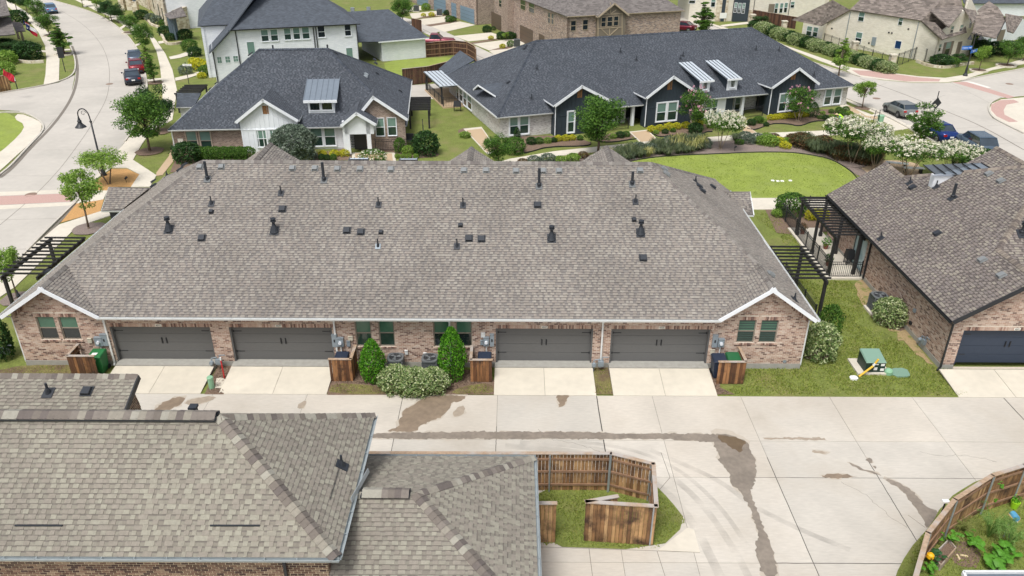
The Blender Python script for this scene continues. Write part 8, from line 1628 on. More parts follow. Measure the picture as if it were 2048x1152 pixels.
for q, l, m_ in (((177, 676, 185, 684), 'small beige junction box left of the first meter', m_beige), ((694, 681, 701, 691), 'small grey phone box right of the second meter', m_metalbox), ((697, 672, 706, 679), 'small beige box above the second bin screen', m_beige), ((962, 665, 970, 673), 'small white box above the third meter', m_gutter), ((961, 680, 966, 688), 'small grey box beside the third meter', m_metalbox), ((1420, 698, 1428, 708), 'small beige box below the fourth breaker panel', m_beige), ((810, 700, 816, 707), 'small white disconnect box above the left air conditioner', m_gutter), ((847, 705, 853, 710), 'small white disconnect box above the right air conditioner', m_gutter)): ubox(W1, q, l, name='junction_box', d=.1, mat=m_)
def gasmeter(x, y, label, ang=0, red=False, z=.0):
    g = G(x, y); W = Wall((g[0], g[1]), ang); t = thing('gas_meter', label, 'gas meter', (g[0], g[1], 0), 'gas meters'); mb = MB(); mb.wbox(W, -.05, .22, -.1, .1, .32, .58); mb.obj('meter_body', m_metalbox, t)
    pipe(t, W.pt(-.25, 0, 0), W.pt(-.25, 0, .62), .03, m_metalbox, 'pipe'); pipe(t, W.pt(-.25, 0, .62), W.pt(0, 0, .68), .025, m_metalbox, 'pipe'); pipe(t, W.pt(0, 0, .7), W.pt(0, 0, .55), .03, m_metalbox, 'pipe'); pipe(t, W.pt(.16, 0, .58), W.pt(.16, 0, .8), .025, m_metalbox, 'pipe'); pipe(t, W.pt(.16, 0, .8), W.pt(.45, 0, .8), .025, m_metalbox, 'pipe')
    k = MB(); k.tube(W.pt(-.25, .02, .4), W.pt(-.25, .16, .4), .11, .09, 12); k.obj('regulator', m_metalbox, t); return t
gasmeter(437, 738, 'gas meter with regulator between the first two garage doors'); gasmeter(1197, 742, 'gas meter between the third and fourth garage doors'); gasmeter(1575, 733, 'gas meter against the brick wall at the fourplex right end'); gasmeter(14, 718, 'gas meter at the left end of the fourplex'); gasmeter(1843, 697, 'gas meter on the long side wall of the right-hand house', -90)
g = G(449, 756); t = thing('marker_pole', 'red utility marker pole standing between the first two driveways', 'marker', (g[0], g[1], 0)); mb = MB(); mb.tube((g[0], g[1], 0), (g[0]-.02, g[1]+.02, 1.0), .035, n=8); mb.obj('pole', M('red_pole', srgb(190, 30, 36), .5), t); mb = MB(); mb.tube((g[0]-.02, g[1]+.02, 1.0), (g[0]-.02, g[1]+.02, 1.15), .038, n=8); mb.obj('tip', m_wsign, t)
g = G(424, 776); t = thing('pedestal', 'pale green utility pedestal between the first two driveways', 'utility pedestal', (g[0], g[1], 0)); m_pg = M('pale_green', srgb(136, 180, 146), .5); mb = MB(); mb.lathe((g[0], g[1], 0), [(.13, 0), (.13, .52), (.15, .53), (.15, .6), (.12, .64)], 16); mb.obj('housing', m_pg, t)
# air conditioners
m_ac = M('ac_grey', srgb(112, 116, 118), .5, .2, var=.05)
def ac(x, y, label, s=.74, h=.72, rz=0., pad=True):
    g = G(x, y); t = thing('air_conditioner', label, 'air conditioner', (g[0], g[1], 0), 'outdoor air conditioning units', rz)
    def A(nm, mb, m, par=None): me = mb.mesh(nm, m); o = bpy.data.objects.new(nm, me); COL.objects.link(o); o.parent = par or t; return o
    q = s/2; mb = MB(); mb.box(-q-.12, q+.12, -q-.12, q+.12, -.02, .1); A('pad', mb, m_walk)
    mb = MB(); mb.box(-q+.03, q-.03, -q+.03, q-.03, .1, .1+h); A('coil', mb, m_dark)
    for i in range(9): mb = MB(); z = .15+i*h/10; mb.box(-q+.01, q-.01, -q+.01, q-.01, z, z+.03); A('louvre', mb, m_ac)
    for sx in (-1, 1):
        for sy in (-1, 1): mb = MB(); mb.box(sx*q-.04*(sx > 0)-0*(sx < 0), sx*q+.04*(sx < 0), sy*q-.04*(sy > 0), sy*q+.04*(sy < 0), .1, .1+h); A('corner_post', mb, m_ac)
    mb = MB(); mb.prism([(math.copysign(abs(math.cos(a))**.5, math.cos(a))*(q+.02), math.copysign(abs(math.sin(a))**.5, math.sin(a))*(q+.02)) for a in (i*math.pi/12 for i in range(24))], .1+h, .18+h); tp = A('top_cover', mb, m_ac)
    mb = MB(); mb.lathe((0, 0, .182+h), [(q*.84, 0), (q*.84, .004)], 24); A('fan_opening', mb, m_dark, tp)
    for i in range(3): a = i*2.09; mb = MB(); mb.quad((math.cos(a)*.04, math.sin(a)*.04, .19+h), (math.cos(a)*q*.75, math.sin(a)*q*.75, .19+h), (math.cos(a+.75)*q*.75, math.sin(a+.75)*q*.75, .2+h), (math.cos(a+.9)*.04, math.sin(a+.9)*.04, .2+h)); A('fan_blade', mb, M('fan_blade', srgb(120, 124, 126), .4) if i == 0 and 'fan_blade' not in bpy.data.materials else bpy.data.materials['fan_blade'], tp)
    for r_ in (.3, .5, .7): mb = MB(); pts = [(math.cos(k*.3927)*q*r_*1.15, math.sin(k*.3927)*q*r_*1.15, .205+h) for k in range(17)]; mb.chain(pts, [.006]*17, 4); A('guard_ring', mb, m_ac, tp)
    mb = MB(); mb.lathe((0, 0, .2+h), [(.07, 0), (.06, .02)], 10); A('fan_hub', mb, m_ac, tp)
    return t
ac(793, 745, 'left of the two air conditioners behind the variegated shrub'); ac(861, 746, 'right of the two air conditioners, beside the taller holly'); ac(1752, 622, 'lone air conditioner on the lawn by the right-hand house', .8, .85)
for i, (x, y) in enumerate(((879, 31), (833, 23), (1034, 94))): ac(x, y, 'air conditioner beside the rear driveways, '+('left of the cone shrub', 'nearest the top edge', 'just above the dark roof slope')[i], .9, .9)
# bins
def bin_(x0, y0, col, label, W=.62, D=.7, h=1.0):
    m_ = M('bin_plastic_'+str(col[1]), srgb(*col), .5, var=.05) if 'bin_plastic_'+str(col[1]) not in bpy.data.materials else bpy.data.materials['bin_plastic_'+str(col[1])]
    t = thing('wheelie_bin', label, 'bin', (x0, y0, 0), 'wheelie bins at the garages')
    mb = MB(); mb.hexa([(x0-W*.4, y0-D*.4, .06), (x0+W*.4, y0-D*.4, .06), (x0+W*.4, y0+D*.4, .06), (x0-W*.4, y0+D*.4, .06)], [(x0-W/2, y0-D/2, h), (x0+W/2, y0-D/2, h), (x0+W/2, y0+D/2, h), (x0-W/2, y0+D/2, h)]); mb.obj('body', m_, t)
    mb = MB(); mb.hexa([(x0-W*.54, y0-D*.55, h), (x0+W*.54, y0-D*.55, h), (x0+W*.54, y0+D*.52, h), (x0-W*.54, y0+D*.52, h)], [(x0-W*.48, y0-D*.5, h+.05), (x0+W*.48, y0-D*.5, h+.05), (x0+W*.48, y0+D*.45, h+.1), (x0-W*.48, y0+D*.45, h+.1)]); mb.obj('lid', m_, t)
    mb = MB(); mb.tube((x0-W*.4, y0+D*.58, h-.02), (x0+W*.4, y0+D*.58, h-.02), .02, n=6); mb.obj('handle', m_, t)
    for s in (-1, 1): mb = MB(); mb.tube((x0+s*W*.36, y0+D*.42, .12), (x0+s*W*.46, y0+D*.42, .12), .12, n=12); mb.obj('wheel', m_tyre2, t)
    return t
b = bin_(-19.95, 32.2, (38, 110, 60), 'green wheelie bin with white sticker in the first screen'); mb = MB(); mb.box(-20.1, -19.85, 31.95, 32.15, 1.085, 1.092); mb.obj('sticker', m_wsign, b)
bin_(-8.15, 32.05, (34, 44, 62), 'navy wheelie bin in the screen right of the second garage door'); bin_(-1.3, 32.1, (36, 46, 64), 'navy wheelie bin in the screen left of the third garage door'); bin_(9.95, 32.05, (38, 48, 66), 'navy wheelie bin in the last screen'); bin_(10.65, 32.15, (40, 100, 62), 'green wheelie bin in the last screen, beside the navy one')
# transformer, lids, marker, yard sign
g = G(1728, 747); tx, ty = g[0], g[1]; m_tg = M('transformer_green', srgb(30, 54, 46), .5, var=.05); m_tl = M('transformer_lid', srgb(122, 152, 134), .45); t = thing('transformer', 'dark green transformer box with pale lid on a concrete pad on the right lawn', 'transformer', (tx, ty, 0))
mb = MB(); mb.box(tx-.35, tx+1.25, ty-.12, ty+1.25, -.02, .08); mb.obj('pad', m_walk, t); mb = MB(); mb.hexa([(tx, ty, .08), (tx+.95, ty, .08), (tx+.95, ty+.95, .08), (tx, ty+.95, .08)], [(tx, ty, .62), (tx+.95, ty, .62), (tx+.95, ty+.95, .8), (tx, ty+.95, .8)]); mb.obj('casing', m_tg, t)
mb = MB(); mb.hexa([(tx-.02, ty-.03, .62), (tx+.97, ty-.03, .62), (tx+.97, ty+.97, .8), (tx-.02, ty+.97, .8)], [(tx+.02, ty+.02, .68), (tx+.93, ty+.02, .68), (tx+.93, ty+.93, .86), (tx+.02, ty+.93, .86)]); mb.obj('lid', m_tl, t)
WT = Wall((tx, ty), 0)
for a, b, c, d in ((.3, .6, .5, .56), (.72, .9, .44, .56), (.42, .58, .2, .36), (.74, .92, .16, .3)): mb = MB(); mb.wbox(WT, a, b, .001, .01, c, d); mb.obj('warning_label', m_wsign, t)
g1, g2 = G(1718, 753), G(1741, 712, .9); t = thing('marker_post', 'leaning yellow marker post at the green transformer', 'marker', g1); m_ye = M('marker_yellow', srgb(224, 182, 60), .5); mb = MB(); mb.tube((g1[0], g1[1], 0), (tx+.28, ty-.16, .55), .05, n=10); mb.obj('lower_post', m_ye, t); mb = MB(); mb.tube((tx+.28, ty-.16, .55), (tx+.33, ty-.17, .7), .052, n=10); mb.obj('white_band', m_wsign, t); mb = MB(); mb.tube((tx+.33, ty-.17, .7), (tx+.42, ty-.19, .95), .05, n=10); mb.obj('upper_post', m_ye, t)
g = G(1776, 747); t = thing('pedestal', 'squat pale green dome pedestal beside the transformer', 'utility pedestal', (g[0], g[1], 0)); mb = MB(); mb.lathe((g[0], g[1], 0), [(.2, 0), (.2, .16), (.15, .24), (.05, .27)], 16); mb.obj('dome', m_pg, t)
def lid(poly, label, mat, z=.05):
    P = [G2(*p) for p in smooth_poly(poly, 1)]; mb = MB(); mb.prism(P, -.02, z); o = mb.obj('utility_cover', mat); tag(o, label, 'utility cover'); return o
lid([(1778, 738), (1812, 737), (1821, 752), (1815, 755), (1786, 754)], 'flat pale green rounded utility cover on the right lawn', m_tl); lid([(1697, 753), (1712, 752), (1718, 760), (1702, 761)], 'small white square cover near the alley on the right lawn', m_wsign)
for i, q in enumerate(((1541, 360), (1551, 361), (1560, 361), (1576, 360))): lid([(q[0], q[1]), (q[0]+7, q[1]), (q[0]+9, q[1]+3), (q[0]+2, q[1]+3)], ('first', 'second', 'third', 'fourth')[i]+' pale square cover from the left on the oval lawn', m_wsign, .03)
g = G(1514, 731); t = thing('yard_sign', 'small white yard sign with a red band at the fourplex wall', 'sign', (g[0], g[1], 0)); W = Wall(g[:2], 18); mb = MB(); mb.wbox(W, -.24, .24, 0, .02, .22, .5); mb.obj('board', m_wsign, t); mb = MB(); mb.wbox(W, -.2, .2, .021, .024, .3, .4); mb.obj('red_band', m_fr, t)
for s in (-.18, .18): mb = MB(); mb.tube(W.pt(s, .01, -.05), W.pt(s, .01, .25), .01, n=6); mb.obj('stake', m_dark, t)
g = G(671 + 770, 0) if False else G(1445, 43); t = thing('yard_sign', 'white real-estate style sign board on the lawn of the pale stone house', 'sign', (g[0], g[1], 0)); W = Wall(g[:2], 5); mb = MB(); mb.wbox(W, -.6, .6, 0, .04, .5, 1.4); mb.obj('board', m_wsign, t)
for s in (-.5, .5): mb = MB(); mb.tube(W.pt(s, .01, -.05), W.pt(s, .01, .5), .03, n=6); mb.obj('stake', m_dark, t)
# park furniture
g = G(1735, 326); t = thing('flower_pot', 'round terracotta pot with white flowers on the park patio', 'flower pot', (g[0], g[1], 0)); mb = MB(); mb.lathe((g[0], g[1], 0), [(.3, 0), (.36, .1), (.55, .55), (.6, .58), (.58, .66), (.5, .66)], 16); mb.obj('pot', M('terracotta', srgb(134, 84, 70), .8), t); rg = random.Random(5); mb = MB(); leaves(mb, (g[0], g[1], .78), .45, 160, .06, rg, .5); mb.obj('foliage', m_leafd, t); mb = MB(); leaves(mb, (g[0], g[1], .9), .42, 120, .05, rg, .4); mb.obj('blossoms', m_white_b, t)
def bench(px, py, rz, label):
    g = G(px, py); t = thing('park_bench', label, 'bench', (g[0], g[1], .0), 'pale park benches', rz)
    def A(nm, mb, m): me = mb.mesh(nm, m); o = bpy.data.objects.new(nm, me); COL.objects.link(o); o.parent = t
    for i in range(4): mb = MB(); y = -.22+i*.12; mb.box(-.85, .85, y, y+.1, .42, .46); A('seat_slat', mb, m_wsign)
    for s in (-1, 1): mb = MB(); mb.hexa([(s*.6-.08, -.2, 0), (s*.6+.08, -.2, 0), (s*.6+.08, .2, 0), (s*.6-.08, .2, 0)], [(s*.6-.05, -.24, .42), (s*.6+.05, -.24, .42), (s*.6+.05, .24, .42), (s*.6-.05, .24, .42)]); A('leg', mb, m_dark)
bench(1792, 336, -.35, 'pale bench nearer the flower pot on the park patio'); bench(1825, 346, -.1, 'pale bench right of the other bench on the park patio')
g = G(1750, 250); t = thing('bicycle_stand', 'dark stacked frame stand on the lawn near the silver hatchback', 'rack', (g[0], g[1], 0)); W = Wall(g[:2], 20)
for s in (-.35, .35): mb = MB(); mb.tube(W.pt(s, 0, 0), W.pt(s*.7, 0, 1.5), .03, n=6); mb.obj('upright', m_dark, t)
for z in (.3, .6, .9, 1.2): mb = MB(); mb.tube(W.pt(-.35, 0, z), W.pt(.35, 0, z), .025, n=6); mb.obj('rung', m_dark, t)
g = G(1759, 248); t = thing('waste_bin', 'pale green round waste bin on the lawn near the silver hatchback', 'bin', (g[0], g[1], 0)); mb = MB(); mb.lathe((g[0], g[1], 0), [(.28, 0), (.3, .8), (.33, .82), (.3, .88)], 14); mb.obj('body', m_pg, t)
# gardener in a high-visibility vest bending over an edger
def person(px, py, label):
    g = G(px, py); t = thing('person', label, 'person', (g[0], g[1], 0)); ox, oy = g[0], g[1]
    J = [((0, 0, .92), .15), ((-.18, 0, 1.08), .15), ((-.42, 0, 1.22), .17), ((-.55, 0, 1.30), .07), ((-.66, 0, 1.36), .10), ((-.74, 0, 1.38), .09),
         ((0, .12, .88), .11), ((-.1, .14, .48), .075), ((.05, .15, .08), .05), ((-.1, .15, .04), .045), ((0, -.12, .88), .11), ((.02, -.14, .47), .075), ((.2, -.15, .08), .05), ((.06, -.15, .04), .045),
         ((-.44, .2, 1.2), .065), ((-.55, .24, .98), .05), ((-.75, .16, .82), .038), ((-.44, -.2, 1.2), .065), ((-.55, -.24, .98), .05), ((-.75, -.16, .82), .038)]
    E = [(0, 1), (1, 2), (2, 3), (3, 4), (4, 5), (0, 6), (6, 7), (7, 8), (8, 9), (0, 10), (10, 11), (11, 12), (12, 13), (2, 14), (14, 15), (15, 16), (2, 17), (17, 18), (18, 19)]
    n0 = len(J)
    for hb in (16, 19):                      # four fingers and a thumb, closed round the handle
        c = J[hb][0]
        for k in range(4): J.append(((c[0]-.05, c[1]-.03+k*.02, c[2]-.01), .011)); J.append(((c[0]-.085, c[1]-.03+k*.02, c[2]-.035), .010)); J.append(((c[0]-.07, c[1]-.03+k*.02, c[2]-.065), .009)); b = len(J); E += [(hb, b-3), (b-3, b-2), (b-2, b-1)]
        J.append(((c[0]-.02, c[1]+.045, c[2]-.02), .012)); J.append(((c[0]-.055, c[1]+.045, c[2]-.05), .010)); b = len(J); E += [(hb, b-2), (b-2, b-1)]
    me = bpy.data.meshes.new('body'); me.from_pydata([j[0] for j in J], E, []); o = bpy.data.objects.new('body', me); COL.objects.link(o); o.parent = t; o.rotation_euler.z = .3
    sk_ = o.modifiers.new('skin', 'SKIN'); sv = me.skin_vertices[0].data
    for i, j in enumerate(J): sv[i].radius = (j[1], j[1])
    sv[0].use_root = True; o.modifiers.new('sub', 'SUBSURF').levels = 1
    dg = bpy.context.evaluated_depsgraph_get(); dg.update(); m2 = bpy.data.meshes.new_from_object(o.evaluated_get(dg)); o.modifiers.clear(); o.data = m2
    mats = [M('skin', srgb(150, 104, 80), .6), M('work_trousers', srgb(60, 62, 58), .9), M('teal_sleeves', srgb(70, 130, 118), .9)]; m2.materials.clear()
    for m_ in mats: m2.materials.append(m_)
    for p in m2.polygons:
        c = p.center; p.material_index = 1 if (c.z < 1.0 and c.x > -.3 and abs(c.y) < .3 and c.x > -.28) else (2 if c.x > -.52 and c.z > .95 or (abs(c.y) > .12 and c.x > -.6) else 0); p.use_smooth = True
    def A(nm, mb, m, par=o, sm=True): me = mb.mesh(nm, m, None, False, sm); q = bpy.data.objects.new(nm, me); COL.objects.link(q); q.parent = par; return q
    v = MB(); v.chain([(.04, 0, .95), (-.16, 0, 1.08), (-.40, 0, 1.23), (-.48, 0, 1.27)], [.18, .19, .205, .15], 14); A('high_visibility_vest', v, M('vest_lime', srgb(190, 240, 60), .7))
    hcap = MB(); hcap.lathe((-.70, 0, 1.38), [(.19, 0), (.19, .015), (.11, .03), (.10, .09), (.03, .13)], 14); A('hat', hcap, M('straw', srgb(190, 170, 130), .9))
    return t
person(1680, 256, 'gardener in a lime high-visibility vest bending over a machine')
g = G(1657, 256); t = thing('lawn_edger', 'small dark motor edger pushed by the gardener', 'garden machine', (g[0], g[1], 0)); mb = MB(); mb.box(g[0]-.25, g[0]+.2, g[1]-.16, g[1]+.16, .16, .42); mb.obj('motor', M('edger_dark', srgb(60, 40, 38), .6), t)
for dx, dy in ((-.2, -.2), (-.2, .2), (.22, -.2), (.22, .2)): mb = MB(); mb.tube((g[0]+dx, g[1]+dy-.03, .14), (g[0]+dx, g[1]+dy+.03, .14), .14, n=12); mb.obj('wheel', m_tyre2, t)
mb = MB(); mb.tube((g[0]+.15, g[1]-.14, .35), (g[0]+.72, g[1]-.16, .82), .018, n=6); mb.tube((g[0]+.15, g[1]+.14, .35), (g[0]+.72, g[1]+.16, .82), .018, n=6); mb.tube((g[0]+.72, g[1]-.2, .82), (g[0]+.72, g[1]+.2, .82), .02, n=6); mb.obj('handle', m_dark, t, kind='stuff')
# pots and barbecues on the patios
for i, (x, y, k) in enumerate(((1604, 470, 'rust'), (1655, 534, 'dark'), (1650, 500, 'green'))):
    g = G(x, y); t = thing('potted_plant', ('reddish potted plant at the back post of the right patio', 'dark potted plant at the front corner of the right patio', 'green potted plant in the middle of the right patio')[i], 'potted plant', (g[0], g[1], .1)); mb = MB(); mb.lathe((g[0], g[1], .1), [(.12, 0), (.17, .25), (.18, .28)], 12); mb.obj('pot', bpy.data.materials['terracotta'], t); mb = MB(); leaves(mb, (g[0], g[1], .6), .32, 220, .06, random.Random(i), 1.1); mb.obj('foliage', (m_leafr, m_leafd, m_leafh)[i], t)
for x, y, l in ((820, 290, 'covered dark barbecue under the pergola of the white house'), (915, 222, 'dark barbecue on the covered patio of the dark-sided fourplex'), (1700, 530, 'dark cushioned patio chair behind the right patio fence')):
    g = G(x, y); t = thing('patio_grill' if 'barb' in l else 'patio_chair', l, 'barbecue' if 'barb' in l else 'chair', (g[0], g[1], .0)); mb = MB(); mb.hexa([(g[0]-.4, g[1]-.28, .5), (g[0]+.4, g[1]-.28, .5), (g[0]+.4, g[1]+.28, .5), (g[0]-.4, g[1]+.28, .5)], [(g[0]-.34, g[1]-.1, 1.05), (g[0]+.34, g[1]-.1, 1.05), (g[0]+.34, g[1]+.26, 1.0), (g[0]-.34, g[1]+.26, 1.0)]); mb.obj('body', m_trim, t)
    for dx in (-.34, .34):
        for dy in (-.22, .22): mb = MB(); mb.tube((g[0]+dx, g[1]+dy, 0), (g[0]+dx, g[1]+dy, .5), .025, n=6); mb.obj('leg', m_trim, t)
# tree rings
for x, y, r, m_ in ((178, 458, 1.1, m_gravel), (300, 303, 1.2, m_mulch), (318, 264, 1.1, m_mulch), (260, 66, 1.2, m_stone), (1957, 142, 1.1, m_stone), (2012, 132, 1.2, m_stone), (129, 109, 1.2, m_stone), (1704, 327, 1.2, m_gravel), (1724, 217, .8, m_mulch), (100, 72, 1.1, m_stone), (311, 166, .9, m_mulch), (36, 598, .9, m_gravel)):
    g = G(x, y); P = [(g[0]+math.cos(i*.3927)*r*R.uniform(.93, 1.07), g[1]+math.sin(i*.3927)*r*R.uniform(.93, 1.07)) for i in range(16)]
    if m_ is m_stone: sheet('tree_ring', P, m_stone, px=False, th=.14); sheet('tree_ring_soil', [(g[0]+(a-g[0])*.78, g[1]+(b-g[1])*.78) for a, b in P], m_mulch, px=False, th=.15)
    else: sheet('mulch_ring', P, m_, .045, px=False)
# low stone walls before the left houses and the cream house
for pts in ([(288, 37), (297, 43), (301, 50), (318, 56)], [(319, 68), (326, 74), (331, 89), (347, 90), (363, 87)], [(1833, 124), (1850, 131), (1878, 137), (1905, 135), (1925, 130), (1946, 128)], [(88, 125), (60, 127), (36, 124)]):
    q = [G(*p) for p in smooth_poly(pts, 2, False)]; mb = MB()
    for a, b in zip(q, q[1:]): mb.beam((a[0], a[1], .32), (b[0], b[1], .32), .3, .34)
    o = mb.obj('garden_wall', m_stone, None, uv=True); tag(o, ('low stone garden wall below the round grey bushes', 'low curved stone wall before the slate-column porch', 'low curved stone wall at the front of the cream brick house', 'low stone edging before the dark bushes at the left')[[288, 319, 1833, 88].index(pts[0][0])], 'garden wall')
# ================================================================ the garden at the lower right corner
def bigleaf(px, py, label, n, size, mat, h=.35, w=.5, name='leafy_plant'):
    g = G(px, py); t = thing(name, label, 'plant', (g[0], g[1], .016)); rg = random.Random(px); k = MB(); k.tube((0, 0, 0), (0, 0, h), .02, n=6)
    s = MB()
    for i in range(n):
        a = rg.uniform(0, 6.28); r = w*rg.uniform(.2, 1); z = h*rg.uniform(.5, 1.2); c = Vector((math.cos(a)*r, math.sin(a)*r, z)); s.tube((0, 0, .05), tuple(c), .008, n=4)
        mb = MB(); q = size*rg.uniform(.7, 1.2); pts = []
        for j in range(9): b = j*.698; rr_ = q*(1+.18*math.cos(b*5)); pts.append((math.cos(b)*rr_, math.sin(b)*rr_, -.18*rr_+rg.uniform(-.01, .01)))
        for j in range(9): mb.quad((0, 0, .02), pts[j], pts[(j+1) % 9])
        me = mb.mesh('leaf', mat); o = linkmesh('leaf', me, t, c, (rg.uniform(-.4, .4), rg.uniform(-.4, .4), rg.uniform(0, 6.28)))
    me = s.mesh('stalks', mat); o = linkmesh('stalks', me, t); o['kind'] = 'stuff'; return t
m_zuc = M('squash_leaf', srgb(92, 150, 42), .6, trans=.3, var=.2, vscale=6)
bigleaf(1985, 1130, 'squash plant with broad bright leaves near the bottom edge', 26, .15, m_zuc, .4, .5); bigleaf(2010, 1115, 'broad-leaved squash plant under the tall feathery plant', 18, .14, m_zuc, .35, .4); bigleaf(1940, 1085, 'small leafy squash plant beside the bare soil', 16, .12, m_zuc, .3, .4); bigleaf(1895, 1090, 'leafy bean plant in the timber planter box', 20, .09, m_zuc, .5, .4); bigleaf(1872, 1125, 'leafy plant between the planter box and the fence', 16, .1, M('dark_leaf', srgb(52, 96, 50), .6, trans=.3), .4, .3); bigleaf(1856, 1148, 'low plant at the fence near the bottom edge', 14, .09, m_zuc, .3, .3)
g = G(1972, 1020); t = thing('climbing_vine', 'broad-leaved vine climbing the curved timber fence', 'plant', (g[0], g[1], 0)); rg = random.Random(8)
for i in range(30): z = .1+i*.055; x = rg.uniform(-.22, .22)*(1-i/60)+.1*math.sin(i*.4); mb = MB(); q = .11*rg.uniform(.7, 1.2); pts = [(math.cos(j*.698)*q*(1+.2*math.cos(j*3.5)), math.sin(j*.698)*q*(1+.2*math.cos(j*3.5)), 0) for j in range(9)]; [mb.quad((0, 0, .02), pts[j], pts[(j+1) % 9]) for j in range(9)]; linkmesh('leaf', mb.mesh('leaf', m_zuc), t, (x+i*.004, .1+rg.uniform(-.06, .06), z), (rg.uniform(.2, 1.0), rg.uniform(-.5, .5), rg.uniform(0, 6)))
mb = MB(); mb.tube((0, 0, 0), (.1, .1, 1.75), .015, n=5); linkmesh('stem', mb.mesh('stem', m_zuc), t)
def feather(px, py, label, h, w, n, mat):
    g = G(px, py); t = thing('feathery_plant', label, 'plant', (g[0], g[1], 0)); rg = random.Random(px+1); mb = MB()
    for i in range(n):
        a = rg.uniform(0, 6.28); r = w*rg.uniform(.4, 1); hh_ = h*rg.uniform(.6, 1.05); P = [Vector((0, 0, 0)), Vector((math.cos(a)*r*.3, math.sin(a)*r*.3, hh_*.6)), Vector((math.cos(a)*r*.7, math.sin(a)*r*.7, hh_)), Vector((math.cos(a)*r, math.sin(a)*r, hh_*.85))]; mb.chain(P, [.01, .008, .006, .003], 4)
        for j in range(46): q = P[1].lerp(P[2], rg.random()) if rg.random() < .5 else P[2].lerp(P[3], rg.random()); d = Vector((rg.gauss(0, 1), rg.gauss(0, 1), rg.gauss(.3, .7))).normalized()*rg.uniform(.08, .2); s_ = d.orthogonal().normalized()*.004; mb.quad(q-s_, q+s_, q+d)
    me = mb.mesh('fronds', mat); o = linkmesh('fronds', me, t); o['kind'] = 'stuff'; return t
m_fern = M('asparagus_frond', (0, 0, 0), .7, rand=[srgb(120, 158, 74), srgb(96, 136, 58), srgb(146, 176, 96)], trans=.3); m_fernd = M('dry_frond', (0, 0, 0), .7, rand=[srgb(150, 150, 84), srgb(120, 136, 66)], trans=.3)
feather(1975, 1075, 'tall feathery asparagus plant in the middle of the corner garden', 1.25, .8, 34, m_fern); feather(2015, 1095, 'feathery asparagus plant nearest the right edge', 1.1, .7, 28, m_fern); feather(1925, 1062, 'lower feathery plant beside the curved fence', .6, .6, 22, m_fernd)
def pbox(t, nm, a, b, w, h, mat): mb = MB(); mb.beam(a, b, w, h); return mb.obj(nm, mat, t)
c = [G(1868, 1108, .3), G(1898, 1078, .3), G(1912, 1095, .3), G(1882, 1130, .3)]; t = thing('planter_box', 'weathered timber planter box against the curved fence', 'planter', (c[0][0], c[0][1], 0))
for i in range(4): pbox(t, 'board', c[i], c[(i+1) % 4], .04, .28, m_cap)
mb = MB(); mb.prism([(q[0], q[1]) for q in c], .0, .2); mb.obj('soil', m_mulch, t)
for i, (a, b) in enumerate((((1914, 1108), (1920, 1119)), ((1920, 1109), (1936, 1112)))): g0_, g1_ = G(*a, .05), G(*b, .05); mb = MB(); mb.beam(g0_, g1_, .07, .04); o = mb.obj('timber_offcut', M('pale_timber', srgb(206, 186, 150), .8) if i == 0 else bpy.data.materials['pale_timber']); tag(o, ('short pale timber offcut lying upright on the bare soil', 'longer pale timber offcut lying level on the bare soil')[i], 'timber')
g = G(2027, 1016); t = thing('plant_bucket', 'lime green bucket with a small plant at the foot of the curved fence', 'bucket', (g[0], g[1], 0)); mb = MB(); mb.lathe((g[0], g[1], .016), [(.12, 0), (.16, .3), (.17, .31)], 14); mb.obj('bucket', M('lime_plastic', srgb(150, 200, 40), .5), t); mb = MB(); leaves(mb, (g[0], g[1], .45), .18, 70, .05, random.Random(3)); mb.obj('foliage', m_leafh, t)
g = G(1862, 1108, .5); t = thing('toy_lantern', 'yellow plastic lantern perched beside the planter box', 'lantern', (g[0], g[1], .3)); mb = MB(); mb.lathe((g[0], g[1], .3), [(.10, 0), (.13, .06), (.12, .18), (.05, .24)], 12); mb.obj('body', M('yellow_plastic', srgb(236, 180, 24), .5), t); mb = MB(); mb.tube((g[0]-.02, g[1]-.135, .4), (g[0]-.02, g[1]-.12, .4), .03, n=8); mb.obj('window', m_dark, t)
g = G(2012, 1075); t = thing('bird_feeder', 'timber bird feeder with blue roof on a stand in the corner garden', 'bird feeder', (g[0], g[1], 0))
for dx in (-.1, .1): mb = MB(); mb.tube((g[0]+dx, g[1], 0), (g[0]+dx, g[1], .8), .02, n=6); mb.obj('leg', m_galv, t)
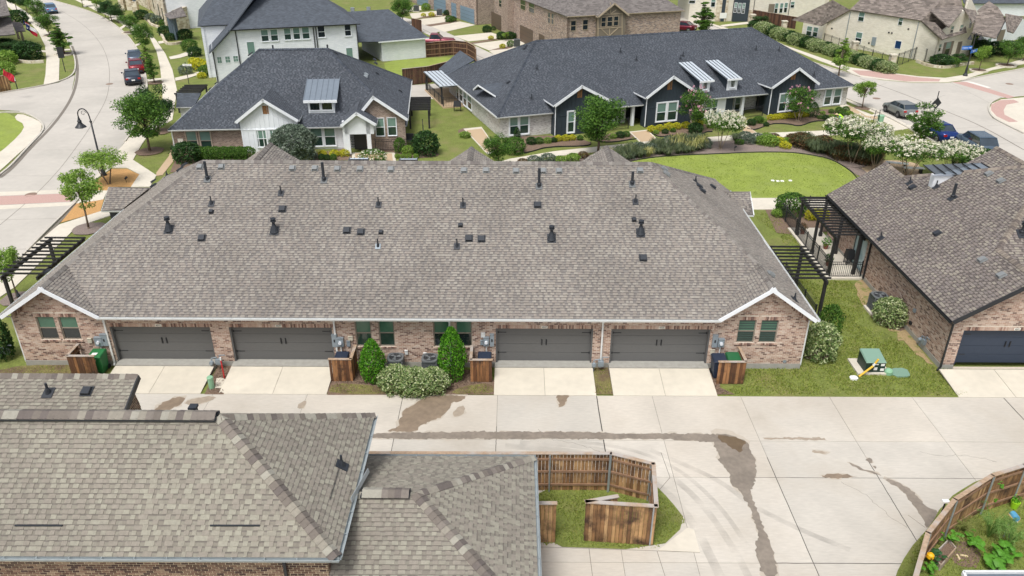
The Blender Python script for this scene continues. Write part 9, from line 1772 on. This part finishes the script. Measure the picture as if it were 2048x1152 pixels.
mb = MB(); mb.box(g[0]-.16, g[0]+.16, g[1]-.12, g[1]+.12, .8, 1.05); mb.obj('house', M('pale_timber_box', srgb(196, 168, 116), .8), t); mb = MB(); mb.box(g[0]-.09, g[0]+.09, g[1]-.135, g[1]-.121, .84, .98); mb.obj('front_panel', m_wsign, t); mb = MB(); mb.tube((g[0], g[1]-.14, 1.03), (g[0], g[1]+.14, 1.03), .13, n=12); mb.obj('roof', M('sky_blue', srgb(84, 150, 182), .5), t)
q = [G(1926, 1146, 2.6), G(2200, 1146, 2.6), G(2200, 1260, 2.6), G(1975, 1260, 2.6)]; t = thing('patio_cover', 'corner of a white-framed grey patio cover at the bottom right edge', 'patio cover', (q[0][0], q[0][1], 0)); mb = MB(); mb.slab(q, .1); mb.obj('panel', M('cover_panel', srgb(96, 104, 116), .6, var=.06), t)
for a, b in ((q[0], q[1]), (q[0], q[3])): mb = MB(); mb.beam((a[0], a[1], 2.68), (b[0], b[1], 2.68), .08, .14); mb.obj('frame', m_gutter, t)
mb = MB(); mb.box(q[0][0]+.3, q[0][0]+.42, q[0][1]-.42, q[0][1]-.3, 0, 2.5); mb.obj('post', m_white, t)
g = G(1891, 1003, 1.5); t = thing('fence_bracket', 'white bracket fixed outside the curved fence above the wet stain', 'bracket', g); mb = MB(); mb.box(g[0]-.12, g[0]+.12, g[1]-.1, g[1]+.06, 1.5, 1.56); mb.obj('plate', m_wsign, t); mb = MB(); mb.tube((g[0], g[1], 0), (g[0], g[1], 1.5), .03, n=6); mb.obj('post', m_dark, t)
for x, y in ((253, 365), (1469, 302)): g = G(x, y); t = thing('spot_light', 'small black spotlight '+('on the orange mulch right of the street lamp' if x == 253 else 'in the mulch bed right of the white crape myrtle'), 'spotlight', (g[0], g[1], 0)); mb = MB(); mb.tube((g[0], g[1], 0), (g[0], g[1], .3), .02, n=6); mb.obj('stake', m_dark, t); mb = MB(); mb.tube((g[0]-.06, g[1], .3), (g[0]+.12, g[1], .45), .07, .09, n=10); mb.obj('head', m_dark, t)
